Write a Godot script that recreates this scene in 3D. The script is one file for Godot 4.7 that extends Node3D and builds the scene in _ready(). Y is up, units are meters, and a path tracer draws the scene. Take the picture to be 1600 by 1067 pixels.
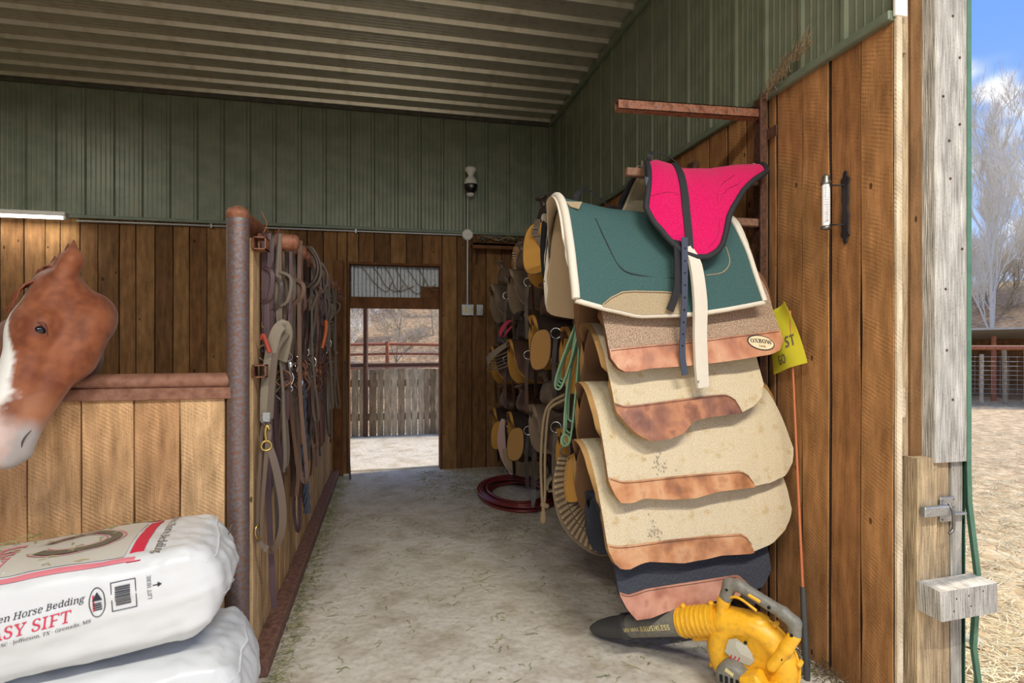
extends Node3D

var rng := RandomNumberGenerator.new()
var M := {}
var taken := {}
var noise := FastNoiseLite.new()


# ---------------------------------------------------------------- mesh helpers
func S() -> SurfaceTool:
	var s := SurfaceTool.new()
	s.begin(Mesh.PRIMITIVE_TRIANGLES)
	s.set_smooth_group(-1)
	return s


func tri(s: SurfaceTool, a: Vector3, b: Vector3, c: Vector3, ua := Vector2.ZERO, ub := Vector2.ZERO, uc := Vector2.ZERO) -> void:
	s.set_uv(ua)
	s.add_vertex(a)
	s.set_uv(uc)
	s.add_vertex(c)
	s.set_uv(ub)
	s.add_vertex(b)


# corners run counter-clockwise seen from outside
func quad(s: SurfaceTool, a: Vector3, b: Vector3, c: Vector3, d: Vector3, ua := Vector2.ZERO, ub := Vector2(1, 0), uc := Vector2(1, 1), ud := Vector2(0, 1)) -> void:
	tri(s, a, b, c, ua, ub, uc)
	tri(s, a, c, d, ua, uc, ud)


func done(s: SurfaceTool, called: String, m: Material, parent: Node = null) -> MeshInstance3D:
	s.generate_normals()
	var o := MeshInstance3D.new()
	o.mesh = s.commit()
	o.name = numbered(called) if parent == null else called
	o.material_override = m
	if parent == null:
		add_child(o, true)
	else:
		parent.add_child(o, true)
	return o


func put(mesh: Mesh, called: String, m: Material, parent: Node, xf := Transform3D()) -> MeshInstance3D:
	var o := MeshInstance3D.new()
	o.mesh = mesh
	o.name = called
	o.material_override = m
	o.transform = xf
	parent.add_child(o, true)
	return o


func numbered(called: String) -> String:
	var n: int = taken.get(called, 0)
	taken[called] = n + 1
	return called if n == 0 else "%s_%03d" % [called, n]


func thing(called: String, label: String, category: String, at := Vector3.ZERO, turn := 0.0, group := "") -> Node3D:
	var o := Node3D.new()
	o.name = numbered(called)
	add_child(o)
	o.position = at
	o.rotation.y = turn
	tag(o, label, category, group)
	return o


func tag(o: Node, label: String, category: String, group := "") -> Node:
	o.set_meta("label", label)
	o.set_meta("category", category)
	if group:
		o.set_meta("group", group)
	return o


func struct(called: String, label := "") -> Node3D:
	var o := Node3D.new()
	o.name = numbered(called)
	add_child(o)
	o.set_meta("kind", "structure")
	if label:
		o.set_meta("label", label)
	return o


func rf(a: float, b: float) -> float:
	return rng.randf_range(a, b)


func pick(a: Array) -> Variant:
	return a[rng.randi() % a.size()]


func xf(o: Vector3, x := Vector3.RIGHT, y := Vector3.UP, z := Vector3.BACK) -> Transform3D:
	return Transform3D(Basis(x, y, z), o)


func box(s: SurfaceTool, c: Vector3, sz: Vector3, bas := Basis(), bev := 0.0) -> void:
	s.set_smooth_group(-1)
	var h := sz * 0.5
	bev = minf(bev, minf(h.x, minf(h.y, h.z)) * 0.9)
	var v := func(ax: int, sx: float, sy: float, sz2: float) -> Vector3:
		var p := Vector3(h.x - (0.0 if ax == 0 else bev), h.y - (0.0 if ax == 1 else bev), h.z - (0.0 if ax == 2 else bev))
		return c + bas * (p * Vector3(sx, sy, sz2))
	for g in [-1.0, 1.0]:
		var u1 := Vector2(sz.z, sz.y)
		var f := [v.call(0, g, -1, -g * -1.0), v.call(0, g, -1, -g), v.call(0, g, 1, -g), v.call(0, g, 1, g)]
		quad(s, f[0], f[1], f[2], f[3], Vector2.ZERO, Vector2(u1.x, 0), u1, Vector2(0, u1.y))
		u1 = Vector2(sz.x, sz.z)
		f = [v.call(1, -1, g, g), v.call(1, 1, g, g), v.call(1, 1, g, -g), v.call(1, -1, g, -g)]
		quad(s, f[0], f[1], f[2], f[3], Vector2.ZERO, Vector2(u1.x, 0), u1, Vector2(0, u1.y))
		u1 = Vector2(sz.x, sz.y)
		f = [v.call(2, -g, -1, g), v.call(2, g, -1, g), v.call(2, g, 1, g), v.call(2, -g, 1, g)]
		quad(s, f[0], f[1], f[2], f[3], Vector2.ZERO, Vector2(u1.x, 0), u1, Vector2(0, u1.y))
	if bev <= 0.0:
		return
	for a in [-1.0, 1.0]:
		for b in [-1.0, 1.0]:
			orient(s, [v.call(0, a, b, -1), v.call(0, a, b, 1), v.call(1, a, b, 1), v.call(1, a, b, -1)], c)
			orient(s, [v.call(0, a, -1, b), v.call(0, a, 1, b), v.call(2, a, 1, b), v.call(2, a, -1, b)], c)
			orient(s, [v.call(1, -1, a, b), v.call(1, 1, a, b), v.call(2, 1, a, b), v.call(2, -1, a, b)], c)
			for g in [-1.0, 1.0]:
				orient(s, [v.call(0, a, b, g), v.call(1, a, b, g), v.call(2, a, b, g)], c)


# adds a convex polygon facing away from c
func orient(s: SurfaceTool, f: Array, c: Vector3) -> void:
	var n: Vector3 = (f[1] - f[0]).cross(f[2] - f[0])
	if n.dot(f[0] - c) < 0:
		f = f.duplicate()
		f.reverse()
	if f.size() == 3:
		tri(s, f[0], f[1], f[2])
	else:
		quad(s, f[0], f[1], f[2], f[3])


func smooth_path(pts: Array, n := 6, closed := false) -> Array:
	var r := []
	var k := pts.size()
	for i in (k if closed else k - 1):
		var p0: Vector3 = pts[(i - 1 + k) % k] if closed else pts[maxi(i - 1, 0)]
		var p1: Vector3 = pts[i]
		var p2: Vector3 = pts[(i + 1) % k]
		var p3: Vector3 = pts[(i + 2) % k] if closed else pts[mini(i + 2, k - 1)]
		for j in n:
			r.append(p1.cubic_interpolate(p2, p0, p3, float(j) / n))
	if not closed:
		r.append(pts[k - 1])
	return r


func rad(r: Variant, i: int, n: int) -> float:
	if r is Array:
		var t = float(i) / maxi(n - 1, 1) * (r.size() - 1)
		var k := mini(int(t), r.size() - 2)
		return lerpf(r[k], r[k + 1], t - k)
	return r


# a round tube along points; r a number or a list of radii along it
func tube(s: SurfaceTool, pts: Array, r: Variant, n := 8, caps := true, closed := false) -> void:
	var k := pts.size()
	var rings := []
	var nrm := Vector3.ZERO
	var along := 0.0
	var us := []
	for i in k:
		var a: Vector3 = pts[(i - 1 + k) % k] if closed or i > 0 else pts[0]
		var b: Vector3 = pts[(i + 1) % k] if closed or i < k - 1 else pts[k - 1]
		var t := (b - a).normalized()
		if nrm == Vector3.ZERO:
			nrm = t.cross(Vector3.UP if absf(t.y) < 0.9 else Vector3.RIGHT).normalized()
		nrm = (nrm - t * nrm.dot(t)).normalized()
		var bi := t.cross(nrm)
		var ring := []
		var rr := rad(r, i, k)
		for j in n:
			var an := TAU * j / n
			ring.append(pts[i] + (nrm * cos(an) + bi * sin(an)) * rr)
		rings.append(ring)
		us.append(along)
		along += (b - pts[i]).length()
	if not closed:
		along = 0.0
		for i in k:
			us[i] = along
			if i < k - 1:
				along += (pts[i + 1] - pts[i]).length()
	else:
		us.append(along)
	s.set_smooth_group(0)
	for i in (k if closed else k - 1):
		var i2 := (i + 1) % k
		for j in n:
			var j2 := (j + 1) % n
			var ua: float = us[i]
			var ub: float = us[i + 1]
			var va := float(j) / n
			var vb := float(j + 1) / n
			quad(s, rings[i][j], rings[i][j2], rings[i2][j2], rings[i2][j], Vector2(ua, va), Vector2(ua, vb), Vector2(ub, vb), Vector2(ub, va))
	s.set_smooth_group(-1)
	if caps and not closed:
		for j in range(1, n - 1):
			tri(s, rings[0][0], rings[0][j + 1], rings[0][j])
			tri(s, rings[k - 1][0], rings[k - 1][j], rings[k - 1][j + 1])


# a flat band along points; nrm: the way its face looks (one vector or one for each point)
func strap(s: SurfaceTool, pts: Array, w: Variant, t: float, nrm: Variant, closed := false) -> void:
	var k := pts.size()
	var L := []
	var along := 0.0
	for i in k:
		var a: Vector3 = pts[(i - 1 + k) % k] if closed or i > 0 else pts[0]
		var b: Vector3 = pts[(i + 1) % k] if closed or i < k - 1 else pts[k - 1]
		var tg := (b - a).normalized()
		var nn: Vector3 = nrm[i] if nrm is Array else nrm
		var side := tg.cross(nn)
		if side.length() < 0.01:
			side = tg.cross(Vector3(0.3, 0.2, 1))
		side = side.normalized()
		nn = side.cross(tg).normalized()
		var hw := rad(w, i, k) * 0.5
		var p: Vector3 = pts[i]
		L.append([p - side * hw + nn * t * 0.5, p + side * hw + nn * t * 0.5, p + side * hw - nn * t * 0.5, p - side * hw - nn * t * 0.5, along])
		if i < k - 1:
			along += (pts[i + 1] - pts[i]).length()
	for i in (k if closed else k - 1):
		var A: Array = L[i]
		var B: Array = L[(i + 1) % k]
		for j in 4:
			s.set_smooth_group(j + 1)
			var j2 := (j + 1) % 4
			var wv := 0.0 if j % 2 else rad(w, i, k)
			quad(s, A[j], A[j2], B[j2], B[j], Vector2(0, A[4]), Vector2(wv, A[4]), Vector2(wv, B[4]), Vector2(0, B[4]))
	s.set_smooth_group(-1)
	if not closed:
		quad(s, L[0][3], L[0][2], L[0][1], L[0][0])
		quad(s, L[k - 1][0], L[k - 1][1], L[k - 1][2], L[k - 1][3])


# a profile of (radius, height) turned round the y axis of tr
func lathe(s: SurfaceTool, prof: Array, n: int, tr := Transform3D(), smooth := true) -> void:
	for i in prof.size() - 1:
		s.set_smooth_group(0 if smooth else i + 1)
		for j in n:
			var a0 := TAU * j / n
			var a1 := TAU * (j + 1) / n
			var p: Vector2 = prof[i]
			var q: Vector2 = prof[i + 1]
			var A := tr * Vector3(p.x * cos(a0), p.y, -p.x * sin(a0))
			var B := tr * Vector3(p.x * cos(a1), p.y, -p.x * sin(a1))
			var C := tr * Vector3(q.x * cos(a1), q.y, -q.x * sin(a1))
			var D := tr * Vector3(q.x * cos(a0), q.y, -q.x * sin(a0))
			if p.x < 1e-5:
				tri(s, A, C, D)
			elif q.x < 1e-5:
				tri(s, A, B, D)
			else:
				quad(s, A, B, C, D, Vector2(float(j) / n, p.y), Vector2(float(j + 1) / n, p.y), Vector2(float(j + 1) / n, q.y), Vector2(float(j) / n, q.y))
	s.set_smooth_group(-1)


# a flat outline (counter-clockwise, xy plane of tr) given depth along z, front edge chamfered
func slab(s: SurfaceTool, poly: PackedVector2Array, depth: float, tr := Transform3D(), bev := 0.0) -> void:
	if Geometry2D.is_polygon_clockwise(poly):
		poly.reverse()
	var inner := poly
	if bev > 0.0:
		inner = PackedVector2Array()
		var k := poly.size()
		for i in k:
			var d1 := (poly[i] - poly[(i - 1 + k) % k]).normalized()
			var d2 := (poly[(i + 1) % k] - poly[i]).normalized()
			var nn := (Vector2(-d1.y, d1.x) + Vector2(-d2.y, d2.x))
			inner.append(poly[i] + nn.normalized() * bev)
	s.set_smooth_group(-1)
	var idx := Geometry2D.triangulate_polygon(inner)
	for i in range(0, idx.size(), 3):
		var a := inner[idx[i]]
		var b := inner[idx[i + 1]]
		var c := inner[idx[i + 2]]
		if (b - a).cross(c - a) < 0:
			var q := b
			b = c
			c = q
		tri(s, tr * Vector3(a.x, a.y, depth), tr * Vector3(b.x, b.y, depth), tr * Vector3(c.x, c.y, depth), a, b, c)
		tri(s, tr * Vector3(a.x, a.y, 0), tr * Vector3(c.x, c.y, 0), tr * Vector3(b.x, b.y, 0), a, c, b)
	var n := poly.size()
	for i in n:
		var p := poly[i]
		var q := poly[(i + 1) % n]
		var pi2 := inner[i]
		var qi := inner[(i + 1) % n]
		var low := Vector3(p.x, p.y, 0) if bev == 0.0 else Vector3(p.x, p.y, 0)
		if bev == 0.0:
			quad(s, tr * low, tr * Vector3(q.x, q.y, 0), tr * Vector3(q.x, q.y, depth), tr * Vector3(p.x, p.y, depth))
		else:
			quad(s, tr * Vector3(pi2.x, pi2.y, 0), tr * Vector3(qi.x, qi.y, 0), tr * Vector3(q.x, q.y, bev * 0.7), tr * Vector3(p.x, p.y, bev * 0.7))
			quad(s, tr * Vector3(p.x, p.y, bev * 0.7), tr * Vector3(q.x, q.y, bev * 0.7), tr * Vector3(q.x, q.y, depth - bev), tr * Vector3(p.x, p.y, depth - bev))
			quad(s, tr * Vector3(p.x, p.y, depth - bev), tr * Vector3(q.x, q.y, depth - bev), tr * Vector3(qi.x, qi.y, depth), tr * Vector3(pi2.x, pi2.y, depth))


# smooth grid of points G[i][j]; faces look along (d/dj) x (d/di)... flip to turn it
func grid(s: SurfaceTool, G: Array, flip := false, wrap := false, group := 0, uvs := Vector2.ONE) -> void:
	s.set_smooth_group(group)
	var ni := G.size()
	for i in (ni if wrap else ni - 1):
		var A: Array = G[i]
		var B: Array = G[(i + 1) % ni]
		var nj := A.size()
		for j in nj - 1:
			var u0 := float(i) / (ni - 1) * uvs.x
			var u1 := float(i + 1) / (ni - 1) * uvs.x
			var v0 := float(j) / (nj - 1) * uvs.y
			var v1 := float(j + 1) / (nj - 1) * uvs.y
			if flip:
				quad(s, A[j], A[j + 1], B[j + 1], B[j], Vector2(u0, v0), Vector2(u0, v1), Vector2(u1, v1), Vector2(u1, v0))
			else:
				quad(s, A[j], B[j], B[j + 1], A[j + 1], Vector2(u0, v0), Vector2(u1, v0), Vector2(u1, v1), Vector2(u0, v1))
	s.set_smooth_group(-1)


func grid_normals(G: Array) -> Array:
	var N := []
	for i in G.size():
		var row := []
		for j in G[i].size():
			var du: Vector3 = G[mini(i + 1, G.size() - 1)][j] - G[maxi(i - 1, 0)][j]
			var dv: Vector3 = G[i][mini(j + 1, G[i].size() - 1)] - G[i][maxi(j - 1, 0)]
			var n := du.cross(dv)
			row.append(n.normalized() if n.length() > 1e-9 else Vector3.UP)
		N.append(row)
	return N


func offset_grid(G: Array, N: Array, d: float) -> Array:
	var R := []
	for i in G.size():
		var row := []
		for j in G[i].size():
			row.append(G[i][j] + N[i][j] * d)
		R.append(row)
	return R


# closed shell: top = G, bottom = G - N*thick; edge goes to a second tool when given
func shell(s: SurfaceTool, G: Array, thick: float, edge: SurfaceTool = null, under: SurfaceTool = null, rim := true) -> void:
	var N := grid_normals(G)
	var B := offset_grid(G, N, -thick)
	grid(s, G, false, false, 1)
	grid(under if under else s, B, true, false, 2)
	if not rim:
		return
	var e := edge if edge else s
	e.set_smooth_group(3)
	var ni := G.size()
	var nj: int = G[0].size()
	for i in ni - 1:
		quad(e, G[i + 1][0], G[i][0], B[i][0], B[i + 1][0])
		quad(e, G[i][nj - 1], G[i + 1][nj - 1], B[i + 1][nj - 1], B[i][nj - 1])
	for j in nj - 1:
		quad(e, G[0][j], G[0][j + 1], B[0][j + 1], B[0][j])
		quad(e, G[ni - 1][j + 1], G[ni - 1][j], B[ni - 1][j], B[ni - 1][j + 1])
	e.set_smooth_group(-1)


# one body out of tapered capsules [a, ra, b, rb] blended by k, as surface nets; paint(p) gives the linear colour
func blob(s: SurfaceTool, caps: Array, cell: float, k: float, paint: Variant = null, squash := Vector3.ONE) -> void:
	var lo := Vector3(1e9, 1e9, 1e9)
	var hi := -lo
	for c in caps:
		for e in [[c[0], c[1]], [c[2], c[3]]]:
			lo = lo.min(e[0] - Vector3.ONE * (e[1] + cell * 3))
			hi = hi.max(e[0] + Vector3.ONE * (e[1] + cell * 3))
	var nx := int((hi.x - lo.x) / cell) + 2
	var ny := int((hi.y - lo.y) / cell) + 2
	var nz := int((hi.z - lo.z) / cell) + 2
	var F := PackedFloat32Array()
	F.resize(nx * ny * nz)
	F.fill(1.0)
	for c in caps:
		var a: Vector3 = c[0]
		var b: Vector3 = c[2]
		var ra: float = c[1]
		var rb: float = c[3]
		var ab := b - a
		var il := 1.0 / maxf(ab.length_squared(), 1e-9)
		var reach := maxf(ra, rb) + k + cell * 2.5
		var l := (a.min(b) - Vector3.ONE * reach - lo) / cell
		var h := (a.max(b) + Vector3.ONE * reach - lo) / cell
		for z in range(maxi(0, int(l.z)), mini(nz, int(h.z) + 2)):
			for y in range(maxi(0, int(l.y)), mini(ny, int(h.y) + 2)):
				var at := (z * ny + y) * nx
				for x in range(maxi(0, int(l.x)), mini(nx, int(h.x) + 2)):
					var p := lo + Vector3(x, y, z) * cell - a
					var t := clampf(p.dot(ab) * il, 0.0, 1.0)
					var d := (p - ab * t).length() - ra - (rb - ra) * t
					var o := F[at + x]
					var hh := maxf(k - absf(o - d), 0.0) / k
					F[at + x] = minf(o, d) - hh * hh * k * 0.25
	var V := {}
	var pts := []
	var sx := [0, 1, 0, 1, 0, 1, 0, 1]
	var sy := [0, 0, 1, 1, 0, 0, 1, 1]
	var sz := [0, 0, 0, 0, 1, 1, 1, 1]
	var E := [[0, 1], [2, 3], [4, 5], [6, 7], [0, 2], [1, 3], [4, 6], [5, 7], [0, 4], [1, 5], [2, 6], [3, 7]]
	var off := []
	for q in 8:
		off.append((sz[q] * ny + sy[q]) * nx + sx[q])
	for z in nz - 1:
		for y in ny - 1:
			for x in nx - 1:
				var at := (z * ny + y) * nx + x
				var f0 := F[at] < 0.0
				var mixed := false
				for q in range(1, 8):
					if (F[at + off[q]] < 0.0) != f0:
						mixed = true
						break
				if not mixed:
					continue
				var sum := Vector3.ZERO
				var cnt := 0
				for e in E:
					var g0 := F[at + off[e[0]]]
					var g1 := F[at + off[e[1]]]
					if (g0 < 0.0) != (g1 < 0.0):
						var t := g0 / (g0 - g1)
						sum += Vector3(lerpf(sx[e[0]], sx[e[1]], t), lerpf(sy[e[0]], sy[e[1]], t), lerpf(sz[e[0]], sz[e[1]], t))
						cnt += 1
				V[at] = pts.size()
				pts.append((lo + (Vector3(x, y, z) + sum / cnt) * cell) * squash)
	s.set_smooth_group(0)
	for at in V:
		var f := F[at] < 0.0
		for ax in 3:
			var st: int = [1, nx, nx * ny][ax]
			var s1: int = [nx, nx * ny, 1][ax]
			var s2: int = [nx * ny, 1, nx][ax]
			if at + st >= F.size() or (F[at + st] < 0.0) == f:
				continue
			if not (V.has(at - s1) and V.has(at - s2) and V.has(at - s1 - s2)):
				continue
			var q := [pts[V[at]], pts[V[at - s1]], pts[V[at - s1 - s2]], pts[V[at - s2]]]
			if not f:
				q.reverse()
			if paint != null:
				for w in [[0, 2, 1], [0, 3, 2]]:
					for i in w:
						s.set_color(paint.call(q[i]))
						s.add_vertex(q[i])
			else:
				quad(s, q[0], q[1], q[2], q[3])
	s.set_smooth_group(-1)


# ---------------------------------------------------------------- materials
func mat(c: Color, rough := 0.8, metal := 0.0) -> StandardMaterial3D:
	var m := StandardMaterial3D.new()
	m.albedo_color = c
	m.roughness = rough
	m.metallic = metal
	return m


func rgb(r: float, g: float, b: float) -> Color:
	return Color(r / 255.0, g / 255.0, b / 255.0)


func fbm(freq: float, oct := 4, sd := 1, kind := FastNoiseLite.TYPE_SIMPLEX_SMOOTH) -> FastNoiseLite:
	var n := FastNoiseLite.new()
	n.noise_type = kind
	n.seed = sd
	n.frequency = freq
	n.fractal_octaves = oct
	return n


# a seamless noise picture run through colour stops [pos, colour, pos, colour ...]
func ntex(n: FastNoiseLite, stops: Array, size := 512, normal := 0.0) -> NoiseTexture2D:
	var t := NoiseTexture2D.new()
	t.width = size
	t.height = size
	t.seamless = true
	t.noise = n
	if normal > 0.0:
		t.as_normal_map = true
		t.bump_strength = normal
	else:
		var g := Gradient.new()
		g.offsets = PackedFloat32Array()
		g.colors = PackedColorArray()
		var of := PackedFloat32Array()
		var cs := PackedColorArray()
		for i in range(0, stops.size(), 2):
			of.append(stops[i])
			cs.append(stops[i + 1])
		g.offsets = of
		g.colors = cs
		t.color_ramp = g
	return t


# mottled stuff: noise colours laid on from three sides, scale in repeats a metre
func mottled(stops: Array, freq: float, scale: float, rough := 0.85, metal := 0.0, bump := 0.0, sd := 1, world := false) -> StandardMaterial3D:
	var m := mat(Color.WHITE, rough, metal)
	m.albedo_texture = ntex(fbm(freq, 5, sd), stops)
	m.uv1_triplanar = true
	m.uv1_world_triplanar = world
	m.uv1_scale = Vector3.ONE * scale
	if bump > 0.0:
		m.normal_enabled = true
		m.normal_texture = M.coarse_bump
		m.normal_scale = bump * 0.6
	return m


# sawn or weathered boards: [colour picture, relief picture]; the picture is 0.4 m wide and 1.2 m tall
func wood_pictures(sd: int, saw: float, knots: int, weather: float) -> Array:
	var w := 256
	var h := 640
	var nz := fbm(0.02, 3, sd)
	var fine := fbm(0.35, 2, sd + 3)
	var r := RandomNumberGenerator.new()
	r.seed = sd
	var kn := []
	for i in knots:
		kn.append([r.randf() * w, r.randf() * h, r.randf_range(3, 6)])
	var over := 80
	var tone := PackedFloat32Array()
	tone.resize(w * (h + over))
	var high := PackedFloat32Array()
	high.resize(w * (h + over))
	var x0 := r.randf_range(-150, 400)
	for yy in h + over:
		var y := yy - over
		for x in w:
			var warp := nz.get_noise_2d(x * 0.7, y * 0.12) * 26.0
			var dark := 0.0
			for q in kn:
				var dx: float = x - q[0]
				var dy: float = (y - q[1]) * 0.6
				var d2 := dx * dx + dy * dy
				var rr: float = q[2]
				if d2 < rr * rr * 16.0:
					var dd := sqrt(d2)
					warp += (1.0 - dd / (rr * 4.0)) * 14.0
					if dd < rr:
						dark = 0.45
			var ring := sin((x + warp) * 0.13) * 0.6 + sin((x + warp * 1.7) * 0.31) * 0.4
			var g := fine.get_noise_2d(x * 1.1, y * 0.03)
			var st := nz.get_noise_2d(x * 1.6 + 300.0, y * 0.25)
			var blot := nz.get_noise_2d(x * 0.8 + 40.0, y * 0.5 + 700.0)
			var sm := 0.0
			if saw > 0.0:
				var ph := (y * 0.9 + x * 0.4 + (x - x0) * (x - x0) * 0.0002) * 0.85
				sm = sin(ph + nz.get_noise_2d(x + 900.0, y) * 1.2) * clampf(0.55 + nz.get_noise_2d(x * 0.6 + 77.0, y * 0.6 + 5.0) * 1.5, 0.0, 1.0)
			var v := 0.82 + ring * 0.028 + g * (0.06 + weather * 0.16) + st * 0.12 + blot * 0.10 + sm * saw * 0.06
			v -= maxf(0.0, fine.get_noise_2d(x * 0.9 + 50.0, y * 0.4) - 0.42) * 0.7
			tone[yy * w + x] = clampf(v * (1.0 - dark), 0.12, 1.0)
			high[yy * w + x] = clampf(0.5 + g * (0.10 + weather * 0.3) + sm * saw * 0.2 + ring * 0.03 - dark * 0.3, 0, 1)
	var c := PackedByteArray()
	c.resize(w * h * 3)
	var hgt := PackedByteArray()
	hgt.resize(w * h)
	# the foot of the picture runs over into its head, so that it repeats without a seam
	for y in h:
		var t := clampf(float(y - (h - over)) / over, 0.0, 1.0)
		for x in w:
			var v := tone[(y + over) * w + x]
			var hh := high[(y + over) * w + x]
			if t > 0.0:
				v = lerpf(v, tone[(y + over - h) * w + x], t)
				hh = lerpf(hh, high[(y + over - h) * w + x], t)
			var at := (y * w + x) * 3
			var warm := (1.0 - v) * (0.14 - weather * 0.1)
			c[at] = int(255.0 * v)
			c[at + 1] = int(255.0 * clampf(v * (1.0 - warm * 0.35), 0, 1))
			c[at + 2] = int(255.0 * clampf(v * (1.0 - warm), 0, 1))
			hgt[y * w + x] = int(255.0 * hh)
	var im := Image.create_from_data(w, h, false, Image.FORMAT_RGB8, c)
	var hm := Image.create_from_data(w, h, false, Image.FORMAT_L8, hgt)
	hm.convert(Image.FORMAT_RGBA8)
	hm.bump_map_to_normal_map(3.0)
	return [ImageTexture.create_from_image(im), ImageTexture.create_from_image(hm)]


func wood(pics: Array, c: Color, rough := 0.82, relief := 0.7) -> StandardMaterial3D:
	var m := mat(c, rough)
	m.albedo_texture = pics[0]
	m.normal_enabled = true
	m.normal_texture = pics[1]
	m.normal_scale = relief
	m.metallic_specular = 0.3
	return m


# one board in its own frame: x across 0..w, y along 0..h, z out of the wall 0..t; edges wander a little
func plank(w: float, h: float, t: float, wander := 0.002, n := 4, lean := 0.0, face: Material = null, edge: Material = null) -> ArrayMesh:
	var s := S()
	var e2 := S() if edge else s
	var ou := Vector2(rf(0.0, maxf(0.0, 0.39 - w - 2.0 * t)), rf(0, 5))
	var ch := 0.003
	var rows := []
	for i in n + 1:
		var y := h * i / n
		var a := rf(-wander, wander)
		var b := rf(-wander, wander)
		var d := lean * sin(PI * i / n) + rf(-0.0006, 0.0006)
		rows.append([Vector3(a, y, 0), Vector3(a, y, t - ch + d), Vector3(a + ch, y, t + d), Vector3(w + b - ch, y, t + d), Vector3(w + b, y, t - ch + d), Vector3(w + b, y, 0)])
	for i in n:
		var A: Array = rows[i]
		var B: Array = rows[i + 1]
		for j in 5:
			var ua := Vector2((A[j].x + A[j].z), A[j].y)
			var ub := Vector2((A[j + 1].x + A[j + 1].z), A[j + 1].y)
			var uc := Vector2((B[j + 1].x + B[j + 1].z), B[j + 1].y)
			var ud := Vector2((B[j].x + B[j].z), B[j].y)
			var k := Vector2(2.5, 0.83)
			quad(e2 if j == 0 or j == 4 else s, A[j], A[j + 1], B[j + 1], B[j], (ua + ou) * k, (ub + ou) * k, (uc + ou) * k, (ud + ou) * k)
	for e in [0, n]:
		var A: Array = rows[e]
		for j in range(1, 5):
			var u1 := Vector2(A[0].x, A[0].z) * 2.5
			var u2 := Vector2(A[j].x, A[j].z) * 2.5
			var u3 := Vector2(A[j + 1].x, A[j + 1].z) * 2.5
			if e == 0:
				tri(s, A[0], A[j + 1], A[j], u1, u3, u2)
			else:
				tri(s, A[0], A[j], A[j + 1], u1, u2, u3)
	s.generate_normals()
	var mesh := s.commit()
	if edge:
		e2.generate_normals()
		e2.commit(mesh)
		mesh.surface_set_material(0, face)
		mesh.surface_set_material(1, edge)
	return mesh



# ribbed sheet metal: x across 0..w, y along 0..h, z out of the wall
func rib_sheet(w: float, h: float, step := 0.2287, tall := 0.016, sag := 0.0) -> ArrayMesh:
	var s := S()
	var P := []
	var x := 0.0
	while x < w - 0.001:
		P.append_array([Vector2(x, 0), Vector2(x + 0.002, 0), Vector2(x + 0.015, tall), Vector2(x + 0.033, tall), Vector2(x + 0.046, 0)])
		for q in [0.35, 0.52, 0.69, 0.86]:
			var c: float = x + step * q
			P.append_array([Vector2(c - 0.006, 0), Vector2(c, 0.0022), Vector2(c + 0.006, 0)])
		x += step
	P.append(Vector2(w, 0))
	var n := 1
	for j in P.size() - 1:
		if P[j + 1].x > w + 0.0001:
			break
		quad(s, Vector3(P[j].x, 0, P[j].y), Vector3(P[j + 1].x, 0, P[j + 1].y), Vector3(P[j + 1].x, h, P[j + 1].y), Vector3(P[j].x, h, P[j].y), Vector2(P[j].x, 0), Vector2(P[j + 1].x, 0), Vector2(P[j + 1].x, h), Vector2(P[j].x, h))
	# turned-down edges give the sheet its thickness
	for j in [0.0, w]:
		quad(s, Vector3(j, 0, -0.004), Vector3(j, 0, 0), Vector3(j, h, 0), Vector3(j, h, -0.004))
	for j in [0.0, h]:
		quad(s, Vector3(0, j, -0.004), Vector3(w, j, -0.004), Vector3(w, j, 0), Vector3(0, j, 0))
	s.generate_normals()
	return s.commit()


# a letter line as flat print; fn turns (x, y, lift) into a place on the printed surface
func lettering(parent: Node, text: String, size: float, m: Material, fn: Callable, serif := false, bold := false, lift := 0.0012, italic := 0.0, name_ := "lettering") -> MeshInstance3D:
	var f := SystemFont.new()
	f.font_names = PackedStringArray(["Droid Serif" if serif else "Droid Sans"])
	f.font_weight = 700 if bold else 400
	var tm := TextMesh.new()
	tm.font = f
	tm.font_size = 64
	tm.pixel_size = size / 64.0
	tm.depth = 0.0
	tm.curve_step = 2.0
	tm.text = text
	var ar := tm.get_mesh_arrays()
	var vs: PackedVector3Array = ar[Mesh.ARRAY_VERTEX]
	var ix: PackedInt32Array = ar[Mesh.ARRAY_INDEX]
	var s := S()
	for i in ix.size():
		var v := vs[ix[i]]
		s.add_vertex(fn.call(v.x + v.y * italic, v.y, lift))
	return done(s, name_, m, parent)


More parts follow.
